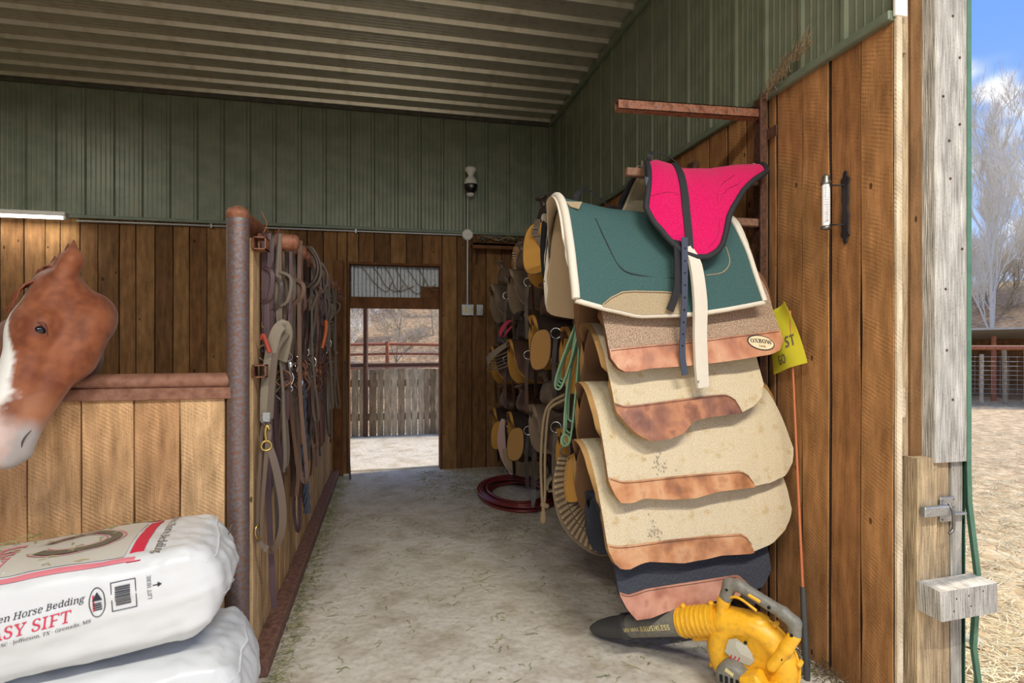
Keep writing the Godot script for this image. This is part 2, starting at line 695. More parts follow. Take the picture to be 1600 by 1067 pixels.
func _ready() -> void:
	rng.seed = 20240611
	noise = fbm(1.0, 3, 5)
	# ---- camera
	var cam := Camera3D.new()
	cam.name = "camera"
	cam.fov = rad_to_deg(2.0 * atan(533.5 / 880.0))
	cam.position = Vector3(0, 1.3, 0)
	cam.rotation_degrees.y = -12.49
	cam.near = 0.05
	cam.far = 300.0
	add_child(cam)
	cam.current = true
	# ---- sky, exposure
	var env := Environment.new()
	env.background_mode = Environment.BG_SKY
	env.sky = make_sky()
	env.background_energy_multiplier = 1.35
	env.sky_rotation = Vector3(0, 0.5, 0)
	env.tonemap_mode = Environment.TONE_MAPPER_LINEAR
	env.tonemap_exposure = 1.0
	env.sdfgi_enabled = true
	env.ssao_enabled = true
	env.ssil_enabled = true
	var we := WorldEnvironment.new()
	we.name = "environment"
	we.environment = env
	add_child(we)
	var sun := DirectionalLight3D.new()
	sun.name = "sun"
	sun.light_color = Color(1.0, 0.95, 0.86)
	sun.light_energy = 1.7
	sun.light_angular_distance = 9.0
	sun.shadow_enabled = true
	sun.sky_mode = DirectionalLight3D.SKY_MODE_LIGHT_ONLY
	sun.look_at_from_position(Vector3.ZERO, Vector3(-0.74, -0.66, 0.10))
	add_child(sun)
	materials()
	# ---- lamps: the strip light in the stall and its fellows under the roof of the aisle
	strip_light(Vector3(-3.35, 2.372, -5.60), 1.28, 0.0, 0.8, "glowing white strip light above the stall's back planks", false)
	strip_light(Vector3(1.0, 3.45, 0.35), 1.28, 0.0, 12.5, "white strip light under the roof, nearest the open doorway", true)
	strip_light(Vector3(-0.9, 3.45, 0.75), 1.28, 0.0, 9.5, "white strip light under the roof above the bedding bags", true)
	strip_light(Vector3(-3.3, 3.45, -3.6), 1.28, PI / 2, 2.4, "white strip light under the roof over the stall corner", true)
	# ---- large structure
	build_floor()
	build_back_wall()
	build_right_wall()
	build_ceiling()
	build_far_walls()
	build_doorway_end()
	build_partition()
	build_stall_front()
	build_yard()
	build_back_yard()
	# ---- objects
	build_all_objects()


func make_sky() -> Sky:
	var w := 1024
	var h := 512
	var im := Image.create(w, h, false, Image.FORMAT_RGBF)
	var n := fbm(1.6, 5, 11)
	for y in h:
		var el := PI * 0.5 - PI * (y + 0.5) / h
		var sy := sin(el)
		for x in w:
			if el < 0.0:
				im.set_pixel(x, y, Color(0.42, 0.40, 0.36))
				continue
			var az := TAU * (x + 0.5) / w
			var c := Color(0.10, 0.27, 0.72).lerp(Color(0.62, 0.76, 0.95), pow(1.0 - sy, 4.0))
			var p := Vector3(cos(az) * cos(el), 0, sin(az) * cos(el)) / (sy + 0.28)
			var v := n.get_noise_3d(p.x * 1.1, 3.0 + sy * 0.8, p.z * 1.1) + 0.30 * n.get_noise_3d(p.x * 5.0, 9.0, p.z * 5.0)
			var k := smoothstep(0.06, 0.34, v)
			c = c.lerp(Color(1.0, 1.0, 1.02), k * 0.95)
			im.set_pixel(x, y, c)
	var ps := PanoramaSkyMaterial.new()
	ps.panorama = ImageTexture.create_from_image(im)
	var sky := Sky.new()
	sky.sky_material = ps
	return sky


func materials() -> void:
	M.felt_bump = ntex(fbm(0.22, 3, 401), [], 256, 2.0)
	M.leather_bump = ntex(fbm(0.05, 3, 402), [], 256, 1.2)
	M.coarse_bump = ntex(fbm(0.05, 4, 403), [], 512, 1.5)
	var sawn := wood_pictures(3, 0.6, 1, 0.0)
	var plain := wood_pictures(8, 0.25, 2, 0.1)
	var aged := wood_pictures(21, 0.0, 2, 1.0)
	var soft := wood_pictures(5, 0.45, 2, 0.0)
	M.wall_wood = []
	for c in [[190, 138, 90], [180, 128, 82], [196, 144, 94], [168, 120, 80], [158, 114, 76]]:
		M.wall_wood.append(wood(plain if M.wall_wood.size() % 2 else soft, rgb(c[0], c[1], c[2])))
	M.back_wood = []
	for c in [[160, 118, 78], [146, 106, 68], [170, 128, 84], [134, 98, 64]]:
		M.back_wood.append(wood(plain if M.back_wood.size() % 2 else soft, rgb(c[0], c[1], c[2])))
	M.stall_wood = []
	for c in [[230, 184, 136], [218, 170, 124], [238, 196, 148]]:
		M.stall_wood.append(wood(sawn, rgb(c[0], c[1], c[2]), 0.85, 0.6))
	M.part_wood = []
	for c in [[234, 196, 150], [222, 182, 136], [208, 166, 120]]:
		M.part_wood.append(wood(plain, rgb(c[0], c[1], c[2])))
	M.grey_wood = [wood(aged, rgb(214, 210, 202)), wood(aged, rgb(200, 194, 184))]
	M.raw_wood = [wood(aged, rgb(216, 190, 152)), wood(aged, rgb(202, 176, 140)), wood(plain, rgb(214, 186, 146))]
	M.brown_wood = wood(plain, rgb(150, 112, 76))
	M.pale_wood = wood(sawn, rgb(240, 222, 194))
	M.red_wood = wood(plain, rgb(136, 92, 60))
	M.fence_wood = []
	for c in [[214, 196, 168], [190, 170, 144], [226, 210, 184], [168, 146, 120]]:
		M.fence_wood.append(wood(aged, rgb(c[0], c[1], c[2]), 0.9, 1.0))
	# green sheet: paint with specks of dirt and cobweb dust
	M.green_sheet = mottled([0.0, rgb(112, 120, 100), 0.45, rgb(120, 128, 108), 0.62, rgb(126, 134, 114), 1.0, rgb(134, 134, 112)], 0.012, 0.7, 0.42, 0.15, 0.0, 4, true)
	M.green_trim = mottled([0.0, rgb(100, 112, 94), 1.0, rgb(122, 132, 112)], 0.02, 1.0, 0.5, 0.1, 0.0, 6, true)
	M.roof_sheet = mottled([0.0, rgb(150, 142, 120), 0.3, rgb(180, 178, 162), 0.7, rgb(190, 189, 175), 1.0, rgb(166, 156, 132)], 0.016, 0.8, 0.36, 0.55, 0.0, 9, true)
	M.dark_trim = mottled([0.0, rgb(62, 62, 54), 1.0, rgb(92, 90, 78)], 0.02, 1.0, 0.6, 0.1, 0.0, 10, true)
	M.old_edge = mottled([0.0, rgb(40, 28, 20), 0.6, rgb(64, 45, 31), 1.0, rgb(98, 70, 48)], 0.06, 3.0, 0.95, 0.0, 0.0, 90, true)
	M.core = mat(rgb(70, 56, 42), 0.95)
	M.concrete = mottled([0.0, rgb(176, 164, 146), 0.30, rgb(196, 187, 172), 0.5, rgb(206, 199, 186), 0.75, rgb(213, 207, 196), 1.0, rgb(198, 188, 172)], 0.014, 0.45, 0.9, 0.0, 1.6, 14, true)
	M.concrete.detail_enabled = true
	M.concrete.detail_blend_mode = BaseMaterial3D.BLEND_MODE_MUL
	M.concrete.detail_albedo = ntex(fbm(0.12, 4, 31), [0.0, rgb(205, 200, 192), 0.4, rgb(244, 242, 238), 1.0, rgb(255, 255, 255)])
	M.concrete.detail_mask = ntex(fbm(0.02, 3, 32), [0.0, Color(0.4, 0.4, 0.4), 1.0, Color.WHITE], 256)
	M.concrete.uv2_triplanar = true
	M.concrete.uv2_world_triplanar = true
	M.concrete.uv2_scale = Vector3.ONE * 1.3
	M.rust = mottled([0.0, rgb(92, 56, 40), 0.40, rgb(132, 82, 58), 0.6, rgb(150, 100, 74), 0.8, rgb(112, 84, 72), 1.0, rgb(84, 76, 76)], 0.03, 1.6, 0.62, 0.25, 1.5, 15, true)
	M.rust_steel = mottled([0.0, rgb(132, 84, 62), 0.36, rgb(122, 92, 80), 0.56, rgb(114, 104, 104), 0.8, rgb(120, 118, 124), 1.0, rgb(104, 90, 84)], 0.07, 1.5, 0.42, 0.45, 1.0, 16, true)
	M.rust_dark = mottled([0.0, rgb(58, 40, 32), 0.5, rgb(88, 58, 44), 1.0, rgb(112, 76, 56)], 0.04, 1.6, 0.7, 0.2, 1.2, 17, true)
	M.rail = mottled([0.0, rgb(112, 72, 56), 0.5, rgb(140, 98, 78), 1.0, rgb(152, 112, 92)], 0.03, 1.2, 0.62, 0.2, 1.2, 18, true)
	M.galv = mottled([0.0, rgb(150, 152, 152), 1.0, rgb(190, 192, 192)], 0.04, 4.0, 0.42, 0.75, 0.0, 19)
	M.galv_dull = mottled([0.0, rgb(160, 164, 166), 1.0, rgb(196, 200, 202)], 0.03, 1.5, 0.5, 0.3, 0.0, 33)
	M.dull_steel = mottled([0.0, rgb(96, 94, 90), 1.0, rgb(150, 148, 142)], 0.05, 6.0, 0.4, 0.8, 0.0, 20)
	M.rust_bit = mottled([0.0, rgb(74, 48, 36), 0.5, rgb(120, 78, 58), 1.0, rgb(158, 128, 108)], 0.05, 8.0, 0.5, 0.5, 0.0, 22)
	M.chrome = mat(rgb(214, 214, 212), 0.22, 0.95)
	M.brass = mat(rgb(186, 158, 92), 0.35, 0.85)
	M.white_plastic = mat(rgb(228, 226, 218), 0.45)
	M.black_plastic = mat(rgb(24, 24, 26), 0.35)
	M.glow = mat(Color.WHITE, 0.5)
	M.glow.emission_enabled = true
	M.glow.emission = Color(1.0, 0.99, 0.94)
	M.glow.emission_energy_multiplier = 4.0
	M.green_clad = mottled([0.0, rgb(70, 110, 92), 1.0, rgb(96, 134, 114)], 0.03, 1.0, 0.45, 0.1, 0.0, 40, true)
	M.curb = mottled([0.0, rgb(96, 62, 52), 0.5, rgb(124, 88, 74), 1.0, rgb(146, 116, 98)], 0.04, 1.4, 0.75, 0.1, 1.0, 41, true)
	M.rust_orange = mottled([0.0, rgb(146, 84, 58), 1.0, rgb(186, 122, 92)], 0.03, 1.0, 0.7, 0.1, 0.0, 42, true)
	M.litter = mottled([0.0, rgb(118, 92, 66), 0.4, rgb(150, 122, 92), 0.6, rgb(172, 146, 116), 1.0, rgb(188, 168, 140)], 0.03, 0.35, 0.95, 0.0, 2.5, 43, true)
	M.dirt = mottled([0.0, rgb(160, 132, 98), 0.4, rgb(188, 162, 126), 0.6, rgb(204, 180, 144), 1.0, rgb(222, 204, 172)], 0.02, 0.5, 0.95, 0.0, 2.5, 44, true)
	M.stone = [mottled([0.0, rgb(150, 138, 120), 1.0, rgb(196, 186, 170)], 0.03, 4.0, 0.9, 0.0, 1.0, 45), mottled([0.0, rgb(152, 116, 88), 1.0, rgb(190, 160, 132)], 0.03, 4.0, 0.9, 0.0, 1.0, 46)]
	M.shed_roof = mottled([0.0, rgb(176, 168, 150), 1.0, rgb(206, 200, 186)], 0.02, 0.6, 0.6, 0.1, 0.0, 47)
	M.teal = mat(rgb(96, 172, 146), 0.5)
	M.bark_pale = mottled([0.0, rgb(206, 200, 188), 1.0, rgb(246, 243, 236)], 0.03, 1.0, 0.9, 0.0, 0.0, 48)
	M.bark_grey = mottled([0.0, rgb(132, 120, 102), 1.0, rgb(186, 174, 154)], 0.03, 1.0, 0.9, 0.0, 0.0, 49)
	M.twig_pale = mat(rgb(236, 230, 216), 0.9)
	M.twig_tan = mat(rgb(220, 208, 186), 0.9)
	M.rust_tan = mottled([0.0, rgb(120, 84, 66), 1.0, rgb(156, 120, 98)], 0.03, 2.0, 0.7, 0.15, 0.0, 50)
	M.stitch = mat(rgb(96, 62, 42), 0.8)
	M.black_felt = felt([0.0, rgb(44, 46, 52), 0.5, rgb(66, 68, 76), 1.0, rgb(92, 94, 102)], Vector3(9, 1.5, 9), 51)
	M.cream_felt = felt([0.0, rgb(180, 161, 130), 0.35, rgb(199, 183, 153), 0.7, rgb(210, 196, 168), 1.0, rgb(220, 209, 186)], Vector3.ONE * 3.0, 52, true)
	M.felt_edge = felt([0.0, rgb(152, 116, 70), 1.0, rgb(186, 148, 98)], Vector3.ONE * 6.0, 53)
	M.brown_felt = felt([0.0, rgb(104, 76, 54), 1.0, rgb(142, 108, 80)], Vector3.ONE * 6.0, 54)
	M.brown_edge = felt([0.0, rgb(108, 74, 54), 1.0, rgb(140, 100, 74)], Vector3.ONE * 6.0, 55)
	M.speckled_felt = felt([0.0, rgb(86, 66, 54), 0.4, rgb(146, 122, 102), 0.6, rgb(176, 152, 130), 1.0, rgb(212, 190, 168)], Vector3.ONE * 3.6, 56)
	M.leather_tan = leather([0.0, rgb(92, 70, 62), 0.28, rgb(150, 98, 62), 0.48, rgb(188, 130, 86), 0.7, rgb(204, 156, 114), 1.0, rgb(146, 84, 50)], 57)
	M.leather_red = leather([0.0, rgb(86, 58, 56), 0.26, rgb(150, 92, 74), 0.46, rgb(184, 126, 102), 0.7, rgb(204, 152, 126), 1.0, rgb(146, 80, 62)], 58)
	M.leather_pink = leather([0.0, rgb(128, 92, 80), 0.24, rgb(172, 112, 82), 0.46, rgb(190, 132, 100), 0.7, rgb(204, 156, 122), 1.0, rgb(166, 100, 70)], 59)
	M.leather_dark = leather([0.0, rgb(70, 48, 46), 0.28, rgb(116, 76, 60), 0.48, rgb(146, 98, 74), 0.7, rgb(182, 124, 86), 1.0, rgb(104, 62, 46)], 60)
	M.teal_canvas = felt([0.0, rgb(54, 80, 80), 0.5, rgb(66, 94, 93), 0.8, rgb(76, 103, 101), 1.0, rgb(108, 124, 117)], Vector3.ONE * 4.0, 61)
	M.fleece = felt([0.0, rgb(206, 194, 174), 1.0, rgb(244, 238, 226)], Vector3.ONE * 8.0, 62, false, 4.0)
	M.fleece_tan = felt([0.0, rgb(160, 136, 106), 1.0, rgb(196, 172, 140)], Vector3.ONE * 8.0, 63, false, 4.0)
	M.canvas_tan = felt([0.0, rgb(140, 122, 94), 0.5, rgb(172, 154, 124), 1.0, rgb(190, 174, 146)], Vector3.ONE * 4.0, 64)
	M.beige_felt = felt([0.0, rgb(172, 156, 128), 1.0, rgb(200, 186, 160)], Vector3.ONE * 5.0, 65)
	M.pink = felt([0.0, rgb(190, 16, 80), 0.5, rgb(206, 20, 92), 1.0, rgb(220, 38, 108)], Vector3.ONE * 2.0, 66)
	M.pink.rim_enabled = true
	M.pink.rim = 0.4
	M.pink_dark = mat(rgb(150, 8, 62), 0.9)
	M.black_web = mat(rgb(34, 35, 40), 0.75)
	M.black_leather = mat(rgb(36, 34, 36), 0.5)
	M.blue_strap = mat(rgb(62, 68, 84), 0.55)
	M.hole = mat(rgb(14, 14, 16), 0.9)
	M.badge = mat(rgb(226, 206, 168), 0.7)
	M.saddle_grey = leather([0.0, rgb(70, 58, 48), 0.5, rgb(104, 88, 74), 1.0, rgb(134, 116, 98)], 70, 0.55)
	M.saddle_brown = leather([0.0, rgb(58, 40, 32), 0.5, rgb(86, 60, 46), 1.0, rgb(112, 80, 60)], 71, 0.5)
	M.saddle_dark = leather([0.0, rgb(38, 30, 28), 0.5, rgb(58, 46, 40), 1.0, rgb(78, 62, 52)], 72, 0.5)
	M.saddle_tan = leather([0.0, rgb(124, 88, 58), 0.5, rgb(150, 112, 78), 1.0, rgb(172, 136, 102)], 73, 0.55)
	M.suede = mat(rgb(190, 138, 62), 0.95)
	M.suede_tan = mat(rgb(172, 128, 72), 0.95)
	M.suede_grey = mat(rgb(142, 122, 100), 0.95)
	M.rawhide = mat(rgb(196, 176, 140), 0.6)
	M.rope_grey = mat(rgb(148, 134, 114), 0.8)
	M.rope_pink = mat(rgb(214, 66, 104), 0.7)
	M.rope_green = mat(rgb(140, 178, 142), 0.65)
	M.rope_beige = mat(rgb(176, 152, 118), 0.85)
	M.strap_pink = mat(rgb(190, 156, 144), 0.6)
	M.hose = mat(rgb(122, 48, 46), 0.32)
	M.tack_purple = mat(rgb(78, 56, 60), 0.55)
	M.tack_grey = mat(rgb(92, 80, 70), 0.7)
	M.tack_dusty = mat(rgb(104, 92, 80), 0.8)
	M.tack_red = mat(rgb(88, 54, 42), 0.55)
	M.grime = mat(rgb(150, 138, 116), 0.95)
	M.tack_tan = mat(rgb(98, 72, 56), 0.65)
	M.tack_brown = mat(rgb(94, 76, 62), 0.5)
	M.girth_grey = felt([0.0, rgb(118, 108, 94), 1.0, rgb(160, 150, 134)], Vector3.ONE * 6.0, 80)
	M.tie_red = mat(rgb(150, 58, 42), 0.7)
	M.tie_orange = mat(rgb(196, 98, 52), 0.6)
	M.rope_navy = mat(rgb(52, 58, 72), 0.8)
	M.eye = mat(rgb(16, 14, 22), 0.08)
	M.lid = mat(rgb(96, 50, 36), 0.6)
	M.lid_dark = mat(rgb(70, 58, 58), 0.7)
	M.mane = mat(rgb(122, 62, 38), 0.6)
	M.film = mat(rgb(208, 210, 212), 0.36)
	M.ink_black = mat(rgb(38, 38, 44), 0.5)
	M.ink_red = mat(rgb(204, 44, 72), 0.5)
	M.ink_rose = mat(rgb(206, 118, 128), 0.5)
	M.ink_olive = mat(rgb(104, 98, 84), 0.5)
	M.ink_panel = mat(rgb(196, 193, 184), 0.42)
	M.ink_cream = mat(rgb(222, 204, 140), 0.5)
	M.ink_white = mat(rgb(232, 230, 222), 0.5)
	M.plastic_grey = mottled([0.0, rgb(104, 102, 94), 1.0, rgb(136, 132, 120)], 0.03, 3.0, 0.5, 0.0, 0.0, 81)
	M.plastic_dark = mat(rgb(70, 70, 68), 0.55)
	M.plastic_yellow = mottled([0.0, rgb(196, 146, 52), 0.4, rgb(232, 172, 34), 1.0, rgb(244, 184, 40)], 0.02, 3.0, 0.42, 0.0, 0.0, 82)
	M.label_grey = mat(rgb(182, 178, 160), 0.6)
	M.stick_orange = mat(rgb(192, 112, 72), 0.5)
	M.flag_yellow = mat(rgb(216, 206, 52), 0.7)
	M.flag_yellow.backlight_enabled = true
	M.flag_yellow.backlight = Color(0.25, 0.24, 0.05)
	M.therm_white = mat(rgb(240, 240, 240), 0.2)
	M.iron_black = mat(rgb(44, 42, 44), 0.5, 0.4)
	M.vine = mat(rgb(134, 112, 84), 0.95)
	M.hay = mat(Color.WHITE, 0.9)
	M.hay.vertex_color_use_as_albedo = true


func felt(stops: Array, scale: Vector3, sd: int, stained := false, bump := 2.0) -> StandardMaterial3D:
	var m := mat(Color.WHITE, 0.95)
	m.albedo_texture = ntex(fbm(0.16, 3, sd), stops, 256)
	m.uv1_triplanar = true
	m.uv1_scale = scale
	m.metallic_specular = 0.15
	m.normal_enabled = true
	m.normal_texture = M.felt_bump
	m.normal_scale = bump * 0.5
	if stained:
		m.detail_enabled = true
		m.detail_blend_mode = BaseMaterial3D.BLEND_MODE_MUL
		m.detail_albedo = ntex(fbm(0.012, 4, sd + 200), [0.0, rgb(206, 176, 132), 0.08, rgb(236, 222, 198), 0.3, Color.WHITE, 1.0, Color.WHITE], 256)
		m.uv2_triplanar = true
		m.uv2_scale = Vector3.ONE * 1.7
	return m


func leather(stops: Array, sd: int, rough := 0.42) -> StandardMaterial3D:
	var m := mat(Color.WHITE, rough)
	m.albedo_texture = ntex(fbm(0.014, 5, sd), stops, 256)
	m.uv1_triplanar = true
	m.uv1_scale = Vector3(1.5, 1.5, 1.5)
	m.normal_enabled = true
	m.normal_texture = M.leather_bump
	return m


func strip_light(at: Vector3, length: float, turn: float, energy: float, label: String, hung: bool) -> void:
	var t := thing("strip_light", label, "lamp", at, turn)
	var s := S()
	box(s, Vector3(0, 0.028, 0), Vector3(length, 0.035, 0.07), Basis(), 0.006)
	done(s, "housing", M.white_plastic, t)
	s = S()
	var a := []
	for i in 5:
		a.append(Vector3(-length / 2 + 0.02 + (length - 0.04) * i / 4.0, 0, 0))
	tube(s, a, 0.017, 12)
	done(s, "glowing_tube", M.glow, t)
	for g in [-1.0, 1.0]:
		s = S()
		box(s, Vector3(g * (length / 2 - 0.01), 0.004, 0), Vector3(0.02, 0.05, 0.05), Basis(), 0.005)
		done(s, "end_cap", M.white_plastic, t)
		s = S()
		if hung:
			tube(s, [Vector3(g * length * 0.35, 0.04, 0), Vector3(g * length * 0.35, 3.6 - at.y, 0)], 0.003, 6)
		else:
			box(s, Vector3(g * length * 0.35, 0.03, -0.085), Vector3(0.03, 0.02, 0.12))
		done(s, "hanger", M.galv, t)
	var l := AreaLight3D.new()
	l.name = "strip_glow"
	l.area_size = Vector2(length - 0.06, 0.05)
	l.light_energy = energy
	l.light_color = Color(1.0, 0.98, 0.93)
	l.area_range = 30.0
	l.shadow_enabled = true
	l.position = Vector3(0, -0.022, 0)
	l.rotation.x = -PI / 2
	t.add_child(l)


# ---------------------------------------------------------------- structure
func build_floor() -> void:
	var o := struct("floor")
	var s := S()
	box(s, Vector3(-1.2, -0.1, -1.2), Vector3(6.3, 0.2, 9.4))
	done(s, "concrete_slab", M.concrete, o)
	s = S()
	box(s, Vector3(0.2, -0.11, -7.05), Vector3(5.0, 0.2, 2.26))
	done(s, "concrete_apron", M.concrete, o)
	s = S()
	box(s, Vector3(0.08, -0.002, -5.86), Vector3(0.92, 0.03, 0.06), Basis(), 0.008)
	done(s, "door_sill", M.concrete, o)


# boards of a wall: edges along the wall, heights lo..hi; place(x) gives the frame at that edge
func board_run(o: Node, edges: Array, hi: Callable, lo: float, t: float, frame: Callable, mats: Array, n := 4, gap := 0.007) -> void:
	for i in edges.size() - 1:
		var w: float = edges[i + 1] - edges[i]
		var b := plank(absf(w) - gap, hi.call((edges[i] + edges[i + 1]) * 0.5) - lo, t + rf(-0.003, 0.002), 0.0022, n, 0.0, pick(mats), M.old_edge)
		put(b, "board", null, o, frame.call(minf(edges[i], edges[i + 1]) + gap * 0.5))


func build_back_wall() -> void:
	var o := struct("wall_back")
	var s := S()
	# the wall behind the boards, open at the door
	box(s, Vector3(-2.34, 1.85, -5.83), Vector3(3.92, 3.7, 0.11))
	box(s, Vector3(1.27, 1.85, -5.83), Vector3(1.46, 3.7, 0.11))
	box(s, Vector3(0.08, 2.885, -5.83), Vector3(0.92, 1.63, 0.11))
	done(s, "wall_core", M.core, o)
	var fr := func(x: float) -> Transform3D: return Transform3D(Basis(), Vector3(x, 0.0, -5.775))
	var left := [-4.28, -4.12, -3.95, -3.79, -3.62, -3.45, -3.29, -3.113, -2.953, -2.835, -2.681, -2.54, -2.371, -2.237, -2.08, -1.931, -1.792, -1.645, -1.469, -1.32, -1.19, -1.057, -0.92, -0.756, -0.608, -0.477, -0.385]
	board_run(o, left, func(_x): return 2.41, 0.0, 0.025, fr, M.back_wood)
	var right := [0.545, 0.697, 0.852, 1.0, 1.16, 1.32, 1.47, 1.6, 1.70]
	board_run(o, right, func(_x): return 2.41, 0.0, 0.025, fr, M.back_wood)
	var fr2 := func(x: float) -> Transform3D: return Transform3D(Basis(), Vector3(x, 2.085, -5.775))
	board_run(o, [-0.385, -0.277, -0.124, 0.031, 0.188, 0.347, 0.545], func(_x): return 0.325, 0.0, 0.025, fr2, M.back_wood, 2)
	# ribbed sheets above
	var x := -4.28
	while x < 1.69:
		var w := minf(0.9148, 1.695 - x)
		put(rib_sheet(w, 1.22), "metal_sheet", M.green_sheet, o, Transform3D(Basis(), Vector3(x, 2.42, -5.762)))
		x += 0.9148
	o = struct("trim_3")
	s = S()
	box(s, Vector3(-1.29, 2.415, -5.742), Vector3(5.98, 0.03, 0.03), Basis(), 0.003)
	done(s, "flashing", M.green_trim, o)
	s = S()
	box(s, Vector3(-1.29, 3.595, -5.735), Vector3(5.98, 0.05, 0.035), Basis(), 0.004)
	done(s, "top_trim", M.dark_trim, o)
	s = S()
	box(s, Vector3(1.685, 3.0, -5.735), Vector3(0.03, 1.2, 0.03), Basis(), 0.004)
	done(s, "corner_trim", M.green_trim, o)
	# door lining
	var d := struct("door_1")
	for g in [[-0.385, 0.022], [0.545, -0.022]]:
		s = S()
		box(s, Vector3(g[0] + g[1] * 0.5, 1.035, -5.825), Vector3(0.022, 2.07, 0.15), Basis(), 0.003)
		done(s, "jamb", M.red_wood, d)
	s = S()
	box(s, Vector3(0.08, 2.074, -5.825), Vector3(0.93, 0.022, 0.15), Basis(), 0.003)
	done(s, "lintel", M.red_wood, d)
	s = S()
	box(s, Vector3(0.08, 1.69, -5.845), Vector3(0.89, 0.115, 0.045), Basis(), 0.004)
	done(s, "header_beam", M.red_wood, d)
	put(rib_sheet(0.89, 0.34, 0.2287, 0.02), "transom_sheet", M.galv_dull, d, Transform3D(Basis(), Vector3(-0.365, 1.735, -5.868)))
	s = S()
	box(s, Vector3(0.43, 1.805, -5.852), Vector3(0.19, 0.12, 0.02), Basis(), 0.003)
	done(s, "patch_board", M.red_wood, d)


func build_right_wall() -> void:
	var o := struct("wall_right")
	var s := S()
	box(s, Vector3(1.80, 1.85, -3.80), Vector3(0.13, 3.7, 4.1))
	done(s, "wall_core", M.core, o)
	var fr := func(z: float) -> Transform3D: return Transform3D(Basis(Vector3(0, 0, 1), Vector3.UP, Vector3(-1, 0, 0)), Vector3(1.728, 0.0, z))
	var e := [-1.60, -1.744, -1.891, -2.045, -2.205, -2.26, -2.42, -2.57, -2.74, -2.89, -3.05, -3.22, -3.36, -3.52, -3.68, -3.83, -4.0, -4.15, -4.31, -4.47, -4.62, -4.78, -4.94, -5.1, -5.26, -5.42, -5.58, -5.74]
	for i in e.size() - 1:
		var w: float = e[i] - e[i + 1]
		var b := plank(w - 0.009, 2.42, 0.028 + rf(-0.004, 0.003), 0.004, 9, 0.0, M.wall_wood[[2, 1, 2, 0, 1, 3][i % 6]], M.old_edge)
		put(b, "board", null, o, fr.call(e[i + 1] + 0.0025))
	var z := -5.74
	while z < -1.62:
		var w := minf(0.9148, -1.60 - z)
		put(rib_sheet(w, 1.22, 0.2287, 0.008), "metal_sheet", M.green_sheet, o, Transform3D(Basis(Vector3(0, 0, 1), Vector3.UP, Vector3(-1, 0, 0)), Vector3(1.705, 2.42, z)))
		z += 0.9148
	s = S()
	box(s, Vector3(1.688, 2.418, -3.67), Vector3(0.03, 0.034, 4.14), Basis(), 0.004)
	done(s, "flashing", M.green_trim, o)
	s = S()
	box(s, Vector3(1.685, 3.59, -3.67), Vector3(0.035, 0.06, 4.14), Basis(), 0.004)
	done(s, "top_trim", M.green_trim, o)
	s = S()
	box(s, Vector3(1.712, 2.56, -1.592), Vector3(0.05, 0.30, 0.012), Basis(), 0.002)
	done(s, "end_trim", M.white_plastic, o)


func build_ceiling() -> void:
	var o := struct("ceiling")
	var s := S()
	box(s, Vector3(-1.29, 3.68, -1.3), Vector3(6.2, 0.06, 9.2))
	done(s, "roof_deck", M.core, o)
	var z := -5.75
	while z < 3.2:
		put(rib_sheet(0.9148, 6.0, 0.2287, 0.03), "roof_sheet", M.roof_sheet, o, Transform3D(Basis(Vector3(0, 0, 1), Vector3(1, 0, 0), Vector3(0, -1, 0)), Vector3(-4.28, 3.63, z + 0.03)))
		z += 0.9148


func build_far_walls() -> void:
	var o := struct("wall_left")
	var s := S()
	box(s, Vector3(-4.36, 1.85, -1.3), Vector3(0.12, 3.7, 9.1))
	done(s, "wall_core", M.core, o)
	var fr := func(z: float) -> Transform3D: return Transform3D(Basis(Vector3(0, 0, -1), Vector3.UP, Vector3(1, 0, 0)), Vector3(-4.30, 0.0, z))
	var e := []
	for i in 23:
		e.append(-5.74 + i * 0.4)
	for i in e.size() - 1:
		put(plank(0.396, 2.42, 0.022, 0.002, 2), "board", pick(M.back_wood), o, fr.call(e[i + 1]))
	for i in 9:
		put(rib_sheet(0.9148, 1.22), "metal_sheet", M.green_sheet, o, Transform3D(Basis(Vector3(0, 0, -1), Vector3.UP, Vector3(1, 0, 0)), Vector3(-4.295, 2.42, -4.82 + i * 0.9148)))


